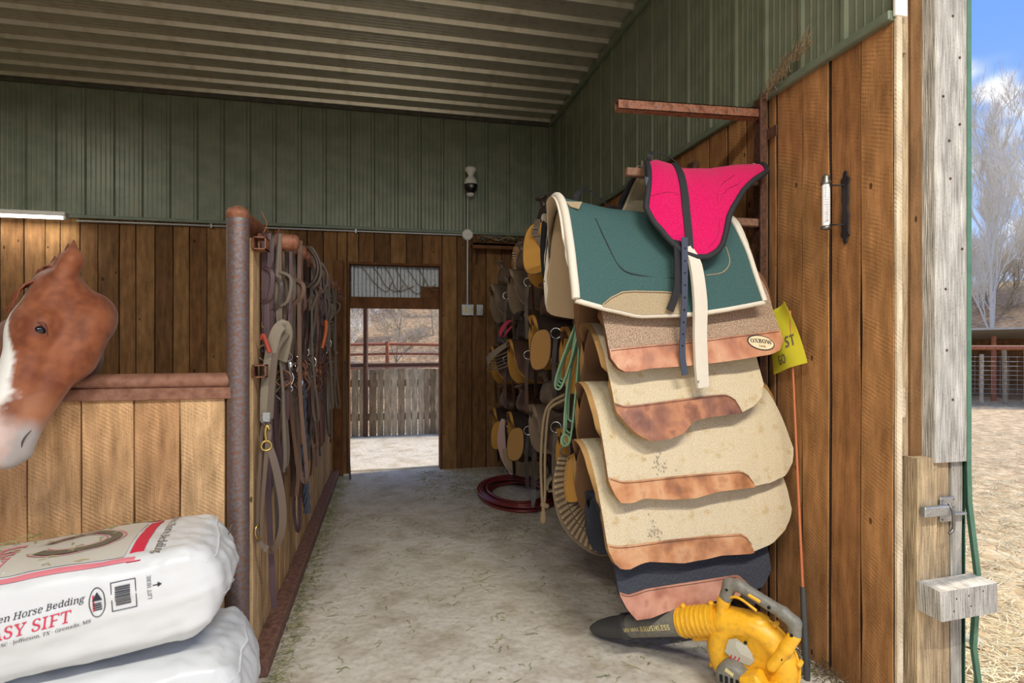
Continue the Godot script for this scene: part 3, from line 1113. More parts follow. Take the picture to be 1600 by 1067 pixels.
func build_doorway_end() -> void:
	var o := struct("trim_1")
	var sx := func(x0: float, x1: float, y0: float, y1: float, z0: float, z1: float, m: Material, called: String) -> Node:
		var b := plank(x1 - x0, y1 - y0, z1 - z0, 0.0025, 6)
		return put(b, called, m, o, Transform3D(Basis(), Vector3(x0, y0, z0)))
	sx.call(1.698, 1.722, 0.0, 2.41, -1.602, -1.590, M.pale_wood, "batten")
	sx.call(1.73, 1.775, 0.0, 3.6, -1.72, -1.66, M.brown_wood, "stud")
	sx.call(1.748, 1.782, 0.9, 3.6, -1.66, -1.625, M.raw_wood[1], "stud")
	sx.call(1.782, 1.832, 0.0, 3.6, -1.70, -1.615, M.brown_wood, "stud")
	sx.call(1.720, 1.76, 2.30, 2.42, -1.65, -1.61, M.raw_wood[0], "block")
	sx.call(1.722, 1.745, 1.04, 1.14, -1.63, -1.60, M.pale_wood, "block")
	var g: Node = sx.call(1.829, 1.966, 0.885, 3.6, -1.615, -1.565, M.grey_wood[0], "weathered_post_board")
	for p in [[1.90, 2.42], [1.93, 2.28], [1.86, 2.14], [1.885, 1.99], [1.93, 2.05], [1.89, 1.86], [1.87, 1.48], [1.875, 1.27], [1.94, 1.62], [1.9, 1.10]]:
		var s := S()
		lathe(s, [Vector2(0.0045, 0), Vector2(0.0045, 0.002), Vector2(0, 0.003)], 8, Transform3D(Basis(Vector3.RIGHT, Vector3.BACK, Vector3.DOWN), Vector3(p[0] - 1.829, p[1] - 0.885, 0.05)))
		done(s, "nail", M.rust_dark, g)
	sx.call(1.766, 1.850, 0.0, 0.90, -1.70, -1.575, M.raw_wood[0], "post_ply")
	sx.call(1.856, 1.908, 0.0, 0.89, -1.70, -1.582, M.raw_wood[1], "post_ply")
	sx.call(1.914, 1.962, 0.0, 0.89, -1.70, -1.580, M.grey_wood[1], "post_ply")
	# outside cladding with its bent lower corner
	var z := -5.9
	while z < -1.62:
		var w := minf(0.9148, -1.58 - z)
		put(rib_sheet(w, 3.55), "metal_sheet", M.green_clad, o, Transform3D(Basis(Vector3(0, 0, -1), Vector3.UP, Vector3(1, 0, 0)), Vector3(1.974, 0.05, z + w)))
		z += 0.9148
	var s2 := S()
	var pts := []
	for i in 15:
		var y := 3.55 - 3.53 * i / 14.0
		if i > 10:
			y = 0.76 - (i - 11) * 0.245
		pts.append([y, 0.0])
	var prof := []
	for i in 30:
		var y := lerpf(3.58, 0.0, i / 29.0)
		var b := smoothstep(0.80, 0.55, y) * 0.020 + 0.012 * sin(y * 17.0) * smoothstep(0.8, 0.3, y)
		prof.append(Vector3(1.975 + b, y, -1.575 + smoothstep(0.8, 0.5, y) * 0.012))
	strap(s2, prof, 0.03, 0.004, Vector3(1, 0, 0.35))
	strap(s2, prof.map(func(p): return p + Vector3(-0.008, 0, 0.013)), 0.014, 0.004, Vector3(-0.3, 0, 1))
	done(s2, "corner_flashing", M.green_clad, o)


func build_partition() -> void:
	var o := struct("wall_partition")
	var fr := func(z: float) -> Transform3D: return Transform3D(Basis(Vector3(0, 0, -1), Vector3.UP, Vector3(1, 0, 0)), Vector3(-0.548, 0.0, z))
	var e := [-2.40]
	var z := -2.40
	while z > -5.60:
		z -= rf(0.125, 0.155)
		e.append(maxf(z, -5.62))
	for i in e.size() - 1:
		put(plank(e[i] - e[i + 1] - 0.005, 1.66, 0.028 + rf(-0.003, 0.002), 0.0025, 4), "board", pick(M.part_wood), o, fr.call(e[i] - 0.0025).translated(Vector3(0, 0.05, 0)))
	var s := S()
	tube(s, [Vector3(-0.561, 0, -2.347), Vector3(-0.561, 0.9, -2.347), Vector3(-0.561, 1.775, -2.347)], 0.0405, 24)
	done(s, "pipe_post", M.rust_steel, o)
	s = S()
	lathe(s, [Vector2(0, -0.02), Vector2(0.03, -0.016), Vector2(0.043, 0.0), Vector2(0.043, 0.02), Vector2(0.036, 0.034), Vector2(0.018, 0.042), Vector2(0, 0.044)], 24, Transform3D(Basis(), Vector3(-0.561, 1.775, -2.347)))
	tube(s, [Vector3(-0.561, 1.788, -2.347), Vector3(-0.552, 1.785, -3.6), Vector3(-0.545, 1.785, -5.72)], 0.036, 20)
	done(s, "top_pipe", M.rust, o)
	o = struct("trim_2")
	# square tubes along the boards, their near ends open
	for y in [1.690, 1.182]:
		s = S()
		var c := Vector3(-0.495, y, -2.43)
		for q in [[0, 1, 0.05, 0.004], [0, -1, 0.05, 0.004], [1, 0, 0.004, 0.05], [-1, 0, 0.004, 0.05]]:
			box(s, c + Vector3(q[0] * 0.023, q[1] * 0.023, 0), Vector3(q[2], q[3], 0.08))
		done(s, "square_tube", M.rust, o)
	s = S()
	box(s, Vector3(-0.488, 0.035, -3.98), Vector3(0.075, 0.07, 3.3), Basis(), 0.006)
	done(s, "kick_beam", M.curb, o)
	for i in 20:
		s = S()
		var pz := -2.56 - i * 0.15
		var r := 0.036
		var x1 := -0.378 + rf(-0.012, 0.012)
		var y := 1.722 + rf(-0.006, 0.006)
		lathe(s, [Vector2(r, 0), Vector2(r, x1 + 0.53 - 0.030), Vector2(r * 0.92, x1 + 0.53 - 0.014), Vector2(r * 0.7, x1 + 0.53 - 0.004), Vector2(r * 0.35, x1 + 0.53), Vector2(0, x1 + 0.531)], 14, Transform3D(Basis(Vector3(0, 1, 0), Vector3(1, 0, 0), Vector3(0, 0, -1)), Vector3(-0.53, y, pz)))
		done(s, "bridle_peg", M.rust, o)
	for q in [[-2.50, 1.75, 0.9], [-2.78, 1.74, -0.3]]:
		s = S()
		tube(s, smooth_path([Vector3(-0.50, q[1], q[0]), Vector3(-0.495 + 0.008 * q[2], q[1] + 0.04, q[0]), Vector3(-0.49 - 0.02 * q[2], q[1] + 0.085, q[0] + 0.012)], 3), 0.0028, 6)
		done(s, "wire_end", M.rust, o)
	# the post beside the back door
	s = S()
	box(s, Vector3(-0.455, 1.04, -5.69), Vector3(0.08, 2.08, 0.08), Basis(), 0.004)
	done(s, "end_post", M.red_wood, o)


func build_stall_front() -> void:
	var o := struct("wall_stall_front")
	var e := [-0.603, -0.759, -0.913, -1.082, -1.252, -1.425, -1.59, -1.75, -1.92, -2.08, -2.24, -2.41, -2.57, -2.73, -2.9, -3.06, -3.22, -3.39, -3.55, -3.72, -3.88, -4.05, -4.21]
	for i in e.size() - 1:
		var b := plank(e[i] - e[i + 1] - 0.006, 1.075, 0.032 + rf(-0.003, 0.003), 0.003, 4)
		put(b, "board", M.stall_wood[[2, 1, 0, 0, 1, 2][i % 6]], o, Transform3D(Basis(), Vector3(e[i + 1] + 0.003, 0.01, -2.36)))
	var s := S()
	tube(s, [Vector3(-0.585, 1.150, -2.348), Vector3(-2.4, 1.146, -2.348), Vector3(-4.25, 1.144, -2.348)], 0.031, 20)
	done(s, "pipe_rail", M.rail, o)
	s = S()
	box(s, Vector3(-2.41, 1.105, -2.315), Vector3(3.67, 0.042, 0.008), Basis(), 0.002)
	box(s, Vector3(-2.41, 1.124, -2.335), Vector3(3.67, 0.006, 0.045))
	done(s, "angle_iron", M.rail, o)


func ground_height(x: float, z: float) -> float:
	if x > -4.2 and x < 1.9 and z > -7.9 and z < 3.3:
		return -0.30
	var r := maxf(0.0, (-12.0 - z) / 16.0) * smoothstep(16.0, 4.0, x)
	var q := x * 0.78 - z * 0.62 - 18.0
	var h := smoothstep(0.0, 1.0, r) * 4.6 + maxf(r - 1.0, 0.0) * 2.2 + smoothstep(0.0, 18.0, q) * 4.2
	r = maxf(r, q / 16.0)
	return -0.03 + h + noise.get_noise_2d(x * 0.35, z * 0.35) * (0.02 + 0.25 * clampf(r, 0, 1))


func build_yard() -> void:
	var o := struct("ground")
	var s := S()
	var G := []
	for i in 71:
		var row := []
		for j in 76:
			var x := -42.0 + i * 1.5
			var z := 16.0 - j * 1.0
			row.append(Vector3(x, ground_height(x, z) - (0.06 if x > 1.0 and x < 13.5 and z > -13.0 and z < 4.0 else 0.0), z))
		G.append(row)
	grid(s, G, true)
	done(s, "earth", M.litter, o)
	s = S()
	G = []
	for i in 111:
		var row := []
		for j in 151:
			var x := 1.95 + i * 0.11
			var z := 3.5 - j * 0.115
			row.append(Vector3(x, -0.028 + noise.get_noise_2d(x * 2.2, z * 2.2) * 0.014 + noise.get_noise_2d(x * 9.0, z * 9.0) * 0.006 - smoothstep(10, 12, x) * 0.0, z))
		G.append(row)
	grid(s, G, true)
	done(s, "trodden_yard", M.dirt, o)
	# straw strewn over the yard
	var blade := S()
	strap(blade, [Vector3(-0.5, 0, 0), Vector3(-0.15, 0.05, 0.04), Vector3(0.2, 0.05, -0.02), Vector3(0.5, 0, 0.03)], 0.035, 0.02, Vector3.UP)
	blade.generate_normals()
	var mesh := blade.commit()
	mesh.surface_set_material(0, M.hay)
	var mm := MultiMesh.new()
	mm.transform_format = MultiMesh.TRANSFORM_3D
	mm.use_colors = true
	mm.mesh = mesh
	var n := 9000
	mm.instance_count = n
	for i in n:
		var d := pow(rng.randf(), 1.7) * 10.5
		var x := 2.05 + d * rf(0.55, 1.0)
		var z := -1.3 - d * rf(0.35, 1.05) + rf(-0.4, 1.6)
		var len := rf(0.05, 0.17) * (1.0 + d * 0.05)
		var b := Basis.from_euler(Vector3(rf(-0.12, 0.12), rf(0, TAU), rf(-0.12, 0.12))) * Basis.from_scale(Vector3(len, 0.10, 0.10))
		mm.set_instance_transform(i, Transform3D(b, Vector3(x, -0.012 + rf(0, 0.012), z)))
		var c := Color(0.62, 0.50, 0.30).lerp(Color(0.75, 0.68, 0.50), rng.randf()) * rf(0.75, 1.1)
		mm.set_instance_color(i, Color(c.r, c.g, c.b))
	var st := MultiMeshInstance3D.new()
	st.name = "yard_straw"
	st.multimesh = mm
	add_child(st)
	tag(st, "dry straw strewn over the trodden yard beyond the doorway", "straw")
	st.set_meta("kind", "stuff")
	# stones by the doorway
	var li := 0
	for q in [[2.30, -1.42, 0.06, "flat grey stone in the straw nearest the doorway post"], [2.42, -1.62, 0.085, "broad pale stone lying in the straw by the doorway"], [2.60, -1.75, 0.075, "brownish stone in the straw behind the broad pale one"], [2.72, -1.52, 0.07, "rounded stone at the picture's right edge in the straw"], [2.5, -1.98, 0.05, "small reddish stone farthest out in the straw"]]:
		s = S()
		var R := []
		for i in 9:
			var row := []
			for j in 15:
				var a := PI * i / 8.0
				var b := TAU * (j % 14) / 14.0
				var p := Vector3(sin(a) * cos(b), cos(a) * 0.45, sin(a) * sin(b))
				var k: float = 1.0 + 0.28 * noise.get_noise_3d(p.x * 1.3 + li * 9, p.y * 1.3, p.z * 1.3)
				row.append(p * k * q[2])
			R.append(row)
		grid(s, R, true)
		var r := done(s, "stone", M.stone[li % 2])
		r.position = Vector3(q[0], -0.015, q[1])
		r.rotation.y = li * 1.3
		tag(r, q[3], "stone", "stones by the doorway")
		li += 1
	# a rusty pipe stump leaning beyond the corner
	s = S()
	tube(s, [Vector3(2.03, -0.03, -1.72), Vector3(1.995, 0.10, -1.80), Vector3(1.99, 0.22, -1.9)], 0.02, 10)
	tag(done(s, "pipe_stub", M.rust), "rusty pipe stub leaning at the foot of the green cladding", "pipe")
	pen_fence()
	shed()
	woods()


func pen_fence() -> void:
	var a := Vector3(6.2, 0, -12.3)
	var b := Vector3(21.0, 0, -5.05)
	var dir := (b - a).normalized()
	var L := (b - a).length()
	var t := thing("pen_fence", "pen fence of thin wooden posts, wire mesh and rusty top rail", "fence", a)
	var s := S()
	tube(s, [Vector3(0, 1.17, 0), dir * L + Vector3(0, 1.17, 0)], 0.05, 10)
	done(s, "top_rail", M.rust_orange, t)
	var k := 0
	var at := 0.0
	while at < L:
		s = S()
		var p := dir * at
		var h := 1.08 + rf(-0.05, 0.06)
		tube(s, [p, p + Vector3(rf(-0.02, 0.02), h * 0.5, rf(-0.02, 0.02)), p + Vector3(rf(-0.03, 0.03), h, rf(-0.02, 0.02))], 0.045 + rf(-0.01, 0.01), 7)
		done(s, "post", M.fence_wood[2 - k % 2], t)
		at += rf(0.37, 0.45)
		k += 1
	s = S()
	for i in 9:
		tube(s, [Vector3(0, 0.22 + i * 0.095, 0.06), dir * L + Vector3(0, 0.22 + i * 0.095, 0.06)], 0.004, 4)
	for i in int(L / 0.15):
		var p := dir * (i * 0.15) + Vector3(0, 0, 0.06)
		tube(s, [p + Vector3(0, 0.2, 0), p + Vector3(0, 1.0, 0)], 0.003, 3)
	done(s, "wire_mesh", M.galv, t)


func shed() -> void:
	# open shed on the far side of the pen
	var t := thing("open_shed", "low open shed with pale roof and green ridge beyond the pen", "shed", Vector3(15.2, ground_height(15.2, -10.4), -10.4), deg_to_rad(-26))
	var y0 := 0.0
	var s := S()
	box(s, Vector3(-1.2, 1.50, 0), Vector3(7.0, 0.04, 3.4), Basis(Vector3(0, 0, 1), 0.02) * Basis(Vector3(1, 0, 0), -0.07))
	done(s, "roof", M.shed_roof, t)
	s = S()
	box(s, Vector3(1.9, 1.62, 1.4), Vector3(3.4, 0.05, 0.10), Basis(Vector3(0, 1, 0), 0.2) * Basis(Vector3(0, 0, 1), -0.06))
	done(s, "ridge_trim", M.teal, t)
	for x in [-4.2, -1.6, 0.6, 2.1]:
		s = S()
		tube(s, [Vector3(x, -0.6, 1.3), Vector3(x, 1.45, 1.3)], 0.05, 10)
		done(s, "post", M.rust_orange, t)
	s = S()
	box(s, Vector3(-1.2, 0.45, -1.55), Vector3(6.8, 1.9, 0.05))
	done(s, "rear_wall", M.brown_wood, t)


func limb(tools: Array, p: Vector3, d: Vector3, len: float, r: float, depth: int, wide: float) -> void:
	var pts := [p]
	var k := 4 if depth > 1 else 2
	var q := p
	var dd := d
	for i in k:
		dd = (dd + Vector3(rf(-1, 1) * wide, rf(-0.4, 0.8), rf(-1, 1) * wide) * 0.24).normalized()
		q += dd * len / k
		pts.append(q)
	tube(tools[0 if depth >= 3 else 1], pts, [r, r * 0.55], 6 if depth >= 4 else (4 if depth >= 2 else 3), false)
	if depth == 0:
		return
	for i in 5:
		var t := rf(0.3, 1.0) if i > 0 else 1.0
		var at: Vector3 = pts[mini(int(t * k), k)]
		var side := Vector3(rf(-1, 1), rf(-0.25, 0.8), rf(-1, 1)).normalized()
		limb(tools, at, (dd * rf(0.5, 0.9) + side * rf(0.6, 1.0) * wide).normalized(), len * rf(0.45, 0.72), maxf(r * rf(0.42, 0.6), 0.006), depth - 1, wide)


func make_tree(called: String, label: String, sd: int, h: float, depth: int, mt: Material, mw: Material, group: String, wide := 1.0, stout := 0.016) -> Node3D:
	rng.seed = sd
	var t := thing(called, label, "tree", Vector3.ZERO, 0.0, group)
	var a := S()
	var b := S()
	limb([a, b], Vector3(0, -0.4, 0), Vector3(rf(-0.1, 0.1), 1, rf(-0.1, 0.1)).normalized(), h * 0.6, h * stout, depth, wide)
	done(a, "trunk", mt, t)
	done(b, "twigs", mw, t)
	return t


func woods() -> void:
	var gr := "bare trees on the slope beyond the pen"
	var protos := []
	for i in 4:
		protos.append(make_tree("bare_tree", "pale bare tree with tangled twigs on the slope beyond the pen", 100 + i, 7.6 + i * 0.5, 5, M.bark_pale if i % 2 else M.bark_grey, M.twig_pale if i < 2 else M.twig_tan, gr, 0.8))
	rng.seed = 77
	var k := 0
	for row in 7:
		for col in 3:
			var d := 22.8 + row * 3.6
			var ang := deg_to_rad(53.0) + (col - 1.0 + 0.5 * (row % 2)) * 3.6 / d
			var p := Vector3(sin(ang) * d, 0, -cos(ang) * d)
			var t: Node3D = protos[k] if k < 4 else protos[(k * 3 + row) % 4].duplicate()
			if k >= 4:
				t.name = numbered("bare_tree")
				add_child(t)
			t.position = Vector3(p.x, ground_height(p.x, p.z), p.z)
			t.rotation.y = deg_to_rad(-53.0) + PI * 0.5 * (k % 4)
			var sc := rf(0.85, 1.0)
			var bb: AABB = t.get_node("twigs").mesh.get_aabb()
			var fit := 3.45 / maxf(bb.size.x, bb.size.z)
			t.scale = Vector3(fit, sc, fit)
			k += 1
	var bush := []
	for i in 3:
		rng.seed = 160 + i
		var t := thing("brush_thicket", "tangled grey brush thicket on the slope between the bare trees", "bush", Vector3.ZERO, 0.0, "brush thickets beyond the pen")
		var a := S()
		var b := S()
		for j in 7:
			var an := TAU * j / 7.0
			limb([a, b], Vector3(cos(an) * 0.5, -0.3, sin(an) * 0.5), Vector3(cos(an) * 0.45, 1, sin(an) * 0.45).normalized(), rf(1.5, 2.1), 0.035, 4, 0.9)
		done(a, "stems", M.bark_grey if i else M.bark_pale, t)
		done(b, "twigs", M.twig_tan if i else M.twig_pale, t)
		bush.append(t)
	rng.seed = 81
	k = 0
	for row in 5:
		for col in 3:
			var d := 24.6 + row * 3.6
			var ang := deg_to_rad(53.0) + (col - 1.0 + 0.5 * ((row + 1) % 2)) * 3.6 / d
			var p := Vector3(sin(ang) * d, 0, -cos(ang) * d)
			var t: Node3D = bush[k] if k < 3 else bush[(k + row) % 3].duplicate()
			if k >= 3:
				t.name = numbered("brush_thicket")
				add_child(t)
			t.position = Vector3(p.x, ground_height(p.x, p.z), p.z)
			t.rotation.y = deg_to_rad(-53.0) + PI * 0.5 * (k % 4)
			var bb: AABB = t.get_node("twigs").mesh.get_aabb()
			var fit := 3.4 / maxf(bb.size.x, bb.size.z)
			t.scale = Vector3(fit, rf(0.9, 1.2), fit)
			k += 1
	rng.seed = 78
	gr = "bare saplings on the slope behind the barn"
	var pb := []
	for i in 3:
		pb.append(make_tree("bare_sapling", "bare sapling with pale crossing branches on the slope behind the barn", 140 + i, 3.4 + i * 0.5, 5, M.bark_pale if i == 1 else M.bark_grey, M.twig_pale if i == 1 else M.twig_tan, gr, 0.9, 0.010))
	rng.seed = 79
	k = 0
	for row in 5:
		for col in 4:
			var ang := deg_to_rad(1.0) + (col - 1.5 + 0.5 * (row % 2)) * 2.35 / (13.4 + row * 2.35)
			var d := 13.4 + row * 2.35
			var p := Vector3(sin(ang) * d, 0, -cos(ang) * d)
			var t: Node3D = pb[k] if k < 3 else pb[(k + row) % 3].duplicate()
			if k >= 3:
				t.name = numbered("bare_sapling")
				add_child(t)
			t.position = Vector3(p.x, ground_height(p.x, p.z), p.z)
			t.rotation.y = PI * 0.5 * (k % 4)
			var bb: AABB = t.get_node("twigs").mesh.get_aabb()
			var fit := 2.25 / maxf(bb.size.x, bb.size.z)
			t.scale = Vector3(fit, rf(0.75, 0.95), fit)
			k += 1


func build_back_yard() -> void:
	rng.seed = 55
	# plank fence along the far side of the apron
	var t := thing("plank_fence", "weathered plank fence with rusty pipe rail outside the back door", "fence", Vector3(0, 0, -8.05))
	var x := -2.2
	while x < 2.6:
		var w := rf(0.07, 0.115)
		var b := plank(w, 0.93 + rf(-0.015, 0.01), 0.022, 0.005, 4)
		put(b, "board", pick(M.fence_wood), t, Transform3D(Basis(), Vector3(x, -0.01, rf(-0.006, 0.0))))
		x += w + pick([0.004, 0.010, 0.006, 0.022, 0.012])
	for y in [0.72, 0.25]:
		var s := S()
		box(s, Vector3(0.2, y, -0.035), Vector3(4.8, 0.10, 0.03))
		done(s, "back_rail", M.fence_wood[1], t)
	var s := S()
	tube(s, [Vector3(-2.3, 0.965, 0.02), Vector3(2.7, 0.985, 0.02)], 0.027, 10)
	done(s, "pipe_rail", M.rust_dark, t)
	for px in [-2.2, -0.29, 2.55]:
		s = S()
		tube(s, [Vector3(px, 0, 0.055), Vector3(px, 2.6, 0.055)], 0.032, 12)
		done(s, "pipe_post", M.rust_dark, t)
	# pipe pen farther out
	t = thing("pipe_pen", "rusty pipe pen with wire panels beyond the plank fence", "fence", Vector3(0, 0, -11.2))
	for y in [1.22, 1.03, 0.78]:
		s = S()
		var pts := []
		for i in 13:
			pts.append(Vector3(-6.0 + i, y + 0.03 * sin(i * 1.1 + y), 0.05 * sin(i * 0.7)))
		tube(s, smooth_path(pts, 3), 0.03 if y > 1.1 else 0.024, 8)
		done(s, "rail", M.rust_orange, t)
	for i in 9:
		s = S()
		tube(s, [Vector3(-5.6 + i * 1.4, -0.05, 0), Vector3(-5.6 + i * 1.4, 1.3, 0)], 0.035, 8)
		done(s, "post", M.rust_orange, t)
	s = S()
	for i in 11:
		tube(s, [Vector3(-6, 0.1 + i * 0.1, 0.02), Vector3(6, 0.1 + i * 0.1, 0.02)], 0.004, 3)
	for i in 80:
		tube(s, [Vector3(-6 + i * 0.15, 0.05, 0.02), Vector3(-6 + i * 0.15, 1.15, 0.02)], 0.004, 3)
	done(s, "wire_mesh", M.galv, t)


func build_all_objects() -> void:
	build_pads()
	build_saddles()
	build_tack()
	build_horse()
	build_bags()
	build_blower()
	build_fittings()
	build_hay()


# ---------------------------------------------------------------- blankets and pads on the rack by the doorway
# how a stiff pad falls over an arm: for a length s from the ridge, (sideways, down)
var fall := []


func make_fall() -> void:
	var z := 0.0
	var y := 0.0
	fall.append(Vector2.ZERO)
	for i in 120:
		var th := 1.33 * (1.0 - exp(-(i + 0.5) * 0.01 / 0.115))
		z += cos(th) * 0.01
		y += sin(th) * 0.01
		fall.append(Vector2(z, y))


func fall_at(s: float) -> Vector2:
	var t := clampf(absf(s) * 100.0, 0.0, 118.99)
	return fall[int(t)].lerp(fall[int(t) + 1], t - int(t))


func curve_at(c: Array, x: float) -> float:
	if x <= c[0][0]:
		return c[0][1]
	for i in c.size() - 1:
		if x <= c[i + 1][0]:
			var a: float = c[i][0]
			var b: float = c[i + 1][0]
			var t := (x - a) / maxf(b - a, 1e-6)
			return lerpf(c[i][1], c[i + 1][1], t)
	return c[c.size() - 1][1]


# a point on a pad: x along the arm, s the length from the ridge (+ towards the doorway)
func pad_at(P: Dictionary, xb: float, s: float, lift := 0.0) -> Vector3:
	var bot: Array = P.bot
	var xa: float = bot[0][0]
	var xz: float = bot[bot.size() - 1][0]
	var u := (xb - xa) / (xz - xa)
	var f := clampf(absf(s) / curve_at(bot, xb), 0.0, 1.0)
	var x := lerpf(lerpf(P.xl, P.xr, u), xb, f)
	var w: Vector2 = fall_at(s) * Vector2(P.get("wide", 1.0), 1.0)
	var w2: Vector2 = fall_at(absf(s) + 0.01) * Vector2(P.get("wide", 1.0), 1.0)
	var g := signf(s) if s != 0.0 else 1.0
	var t := (w2 - w).normalized()
	var ridge: float = P.yr + (curve_at(P.ridge, xb) if P.has("ridge") else 0.0)
	var wav := noise.get_noise_2d(x * 2.2 + P.yr * 31.0, s * 2.2) * 0.012 * clampf(absf(s) * 4.0, 0.0, 1.0)
	return Vector3(x, ridge - w.y + t.x * (lift + wav), P.z + g * (w.x + t.y * (lift + wav)))


func pad_rows(P: Dictionary) -> Array:
	var bot: Array = P.bot
	var xa: float = bot[0][0]
	var xz: float = bot[bot.size() - 1][0]
	var G := []
	var nu := 34
	for i in nu + 1:
		var c := 0.5 - 0.5 * cos(PI * i / nu)
		var u := lerpf(float(i) / nu, c, 0.75)
		var x := lerpf(xa, xz, u)
		var sb := curve_at(bot, x)
		var back: float = P.get("back", 0.46) * pow(1.0 - pow(absf(u * 2.0 - 1.0), P.get("square", 9.0)), 0.5) + 0.05
		var row := []
		for j in 33:
			var v := lerpf(-back, sb, j / 32.0)
			row.append(pad_at(P, x, v))
		G.append(row)
	return G


func pad_body(t: Node3D, P: Dictionary, top: Material, edge: Material, under: Material, thick := 0.022) -> Array:
	var G := pad_rows(P)
	var a := S()
	var b := S()
	var c := S()
	var N := grid_normals(G)
	if N[17][16].y > 0.0:
		shell(a, G, thick, b, c)
	else:
		for i in G.size():
			for j in G[i].size():
				N[i][j] = -N[i][j]
		var B := offset_grid(G, N, -thick)
		grid(a, G, true, false, 1)
		grid(c, B, false, false, 2)
		b.set_smooth_group(3)
		var ni := G.size()
		var nj: int = G[0].size()
		for i in ni - 1:
			quad(b, G[i][0], G[i + 1][0], B[i + 1][0], B[i][0])
			quad(b, G[i + 1][nj - 1], G[i][nj - 1], B[i][nj - 1], B[i + 1][nj - 1])
		for j in nj - 1:
			quad(b, G[0][j + 1], G[0][j], B[0][j], B[0][j + 1])
			quad(b, G[ni - 1][j], G[ni - 1][j + 1], B[ni - 1][j + 1], B[ni - 1][j])
	done(a, "top_face", top, t)
	done(c, "underside", under, t)
	done(b, "cut_edge", edge, t)
	return G


# a leather patch on the doorway side between two curves of s over x
func pad_patch(t: Node3D, P: Dictionary, x0: float, x1: float, top: Array, m: Material, called: String, low: Variant = null, lift := 0.004) -> void:
	var G := []
	for i in 31:
		var x := lerpf(x0, x1, i / 30.0)
		var a := curve_at(top, x)
		var b := curve_at(P.bot if low == null else low, x) + 0.004
		var row := []
		for j in 9:
			row.append(pad_at(P, x, lerpf(a, b, j / 8.0), lift))
		G.append(row)
	var s := S()
	grid(s, G, true, false, 1)
	var under := []
	for r in G:
		under.append(r.map(func(p): return p + Vector3(0, 0, -lift)))
	for i in 30:
		quad(s, G[i][0], G[i + 1][0], under[i + 1][0], under[i][0])
		quad(s, under[i][8], under[i + 1][8], G[i + 1][8], G[i][8])
	for e in [0, 30]:
		for j in 8:
			quad(s, G[e][j], G[e][j + 1], under[e][j + 1], under[e][j])
	done(s, called, m, t)
	s = S()
	var line := []
	for i in 31:
		var x := lerpf(x0 + 0.006, x1 - 0.006, i / 30.0)
		line.append(pad_at(P, x, curve_at(top, x) + 0.007, lift + 0.0012))
	tube(s, line, 0.0012, 5)
	done(s, "stitching", M.stitch, t)


func line_on(P: Dictionary, pts: Array, lift: float) -> Array:
	var r := []
	for p in pts:
		r.append(pad_at(P, p[0], p[1], lift))
	return smooth_path(r, 5)


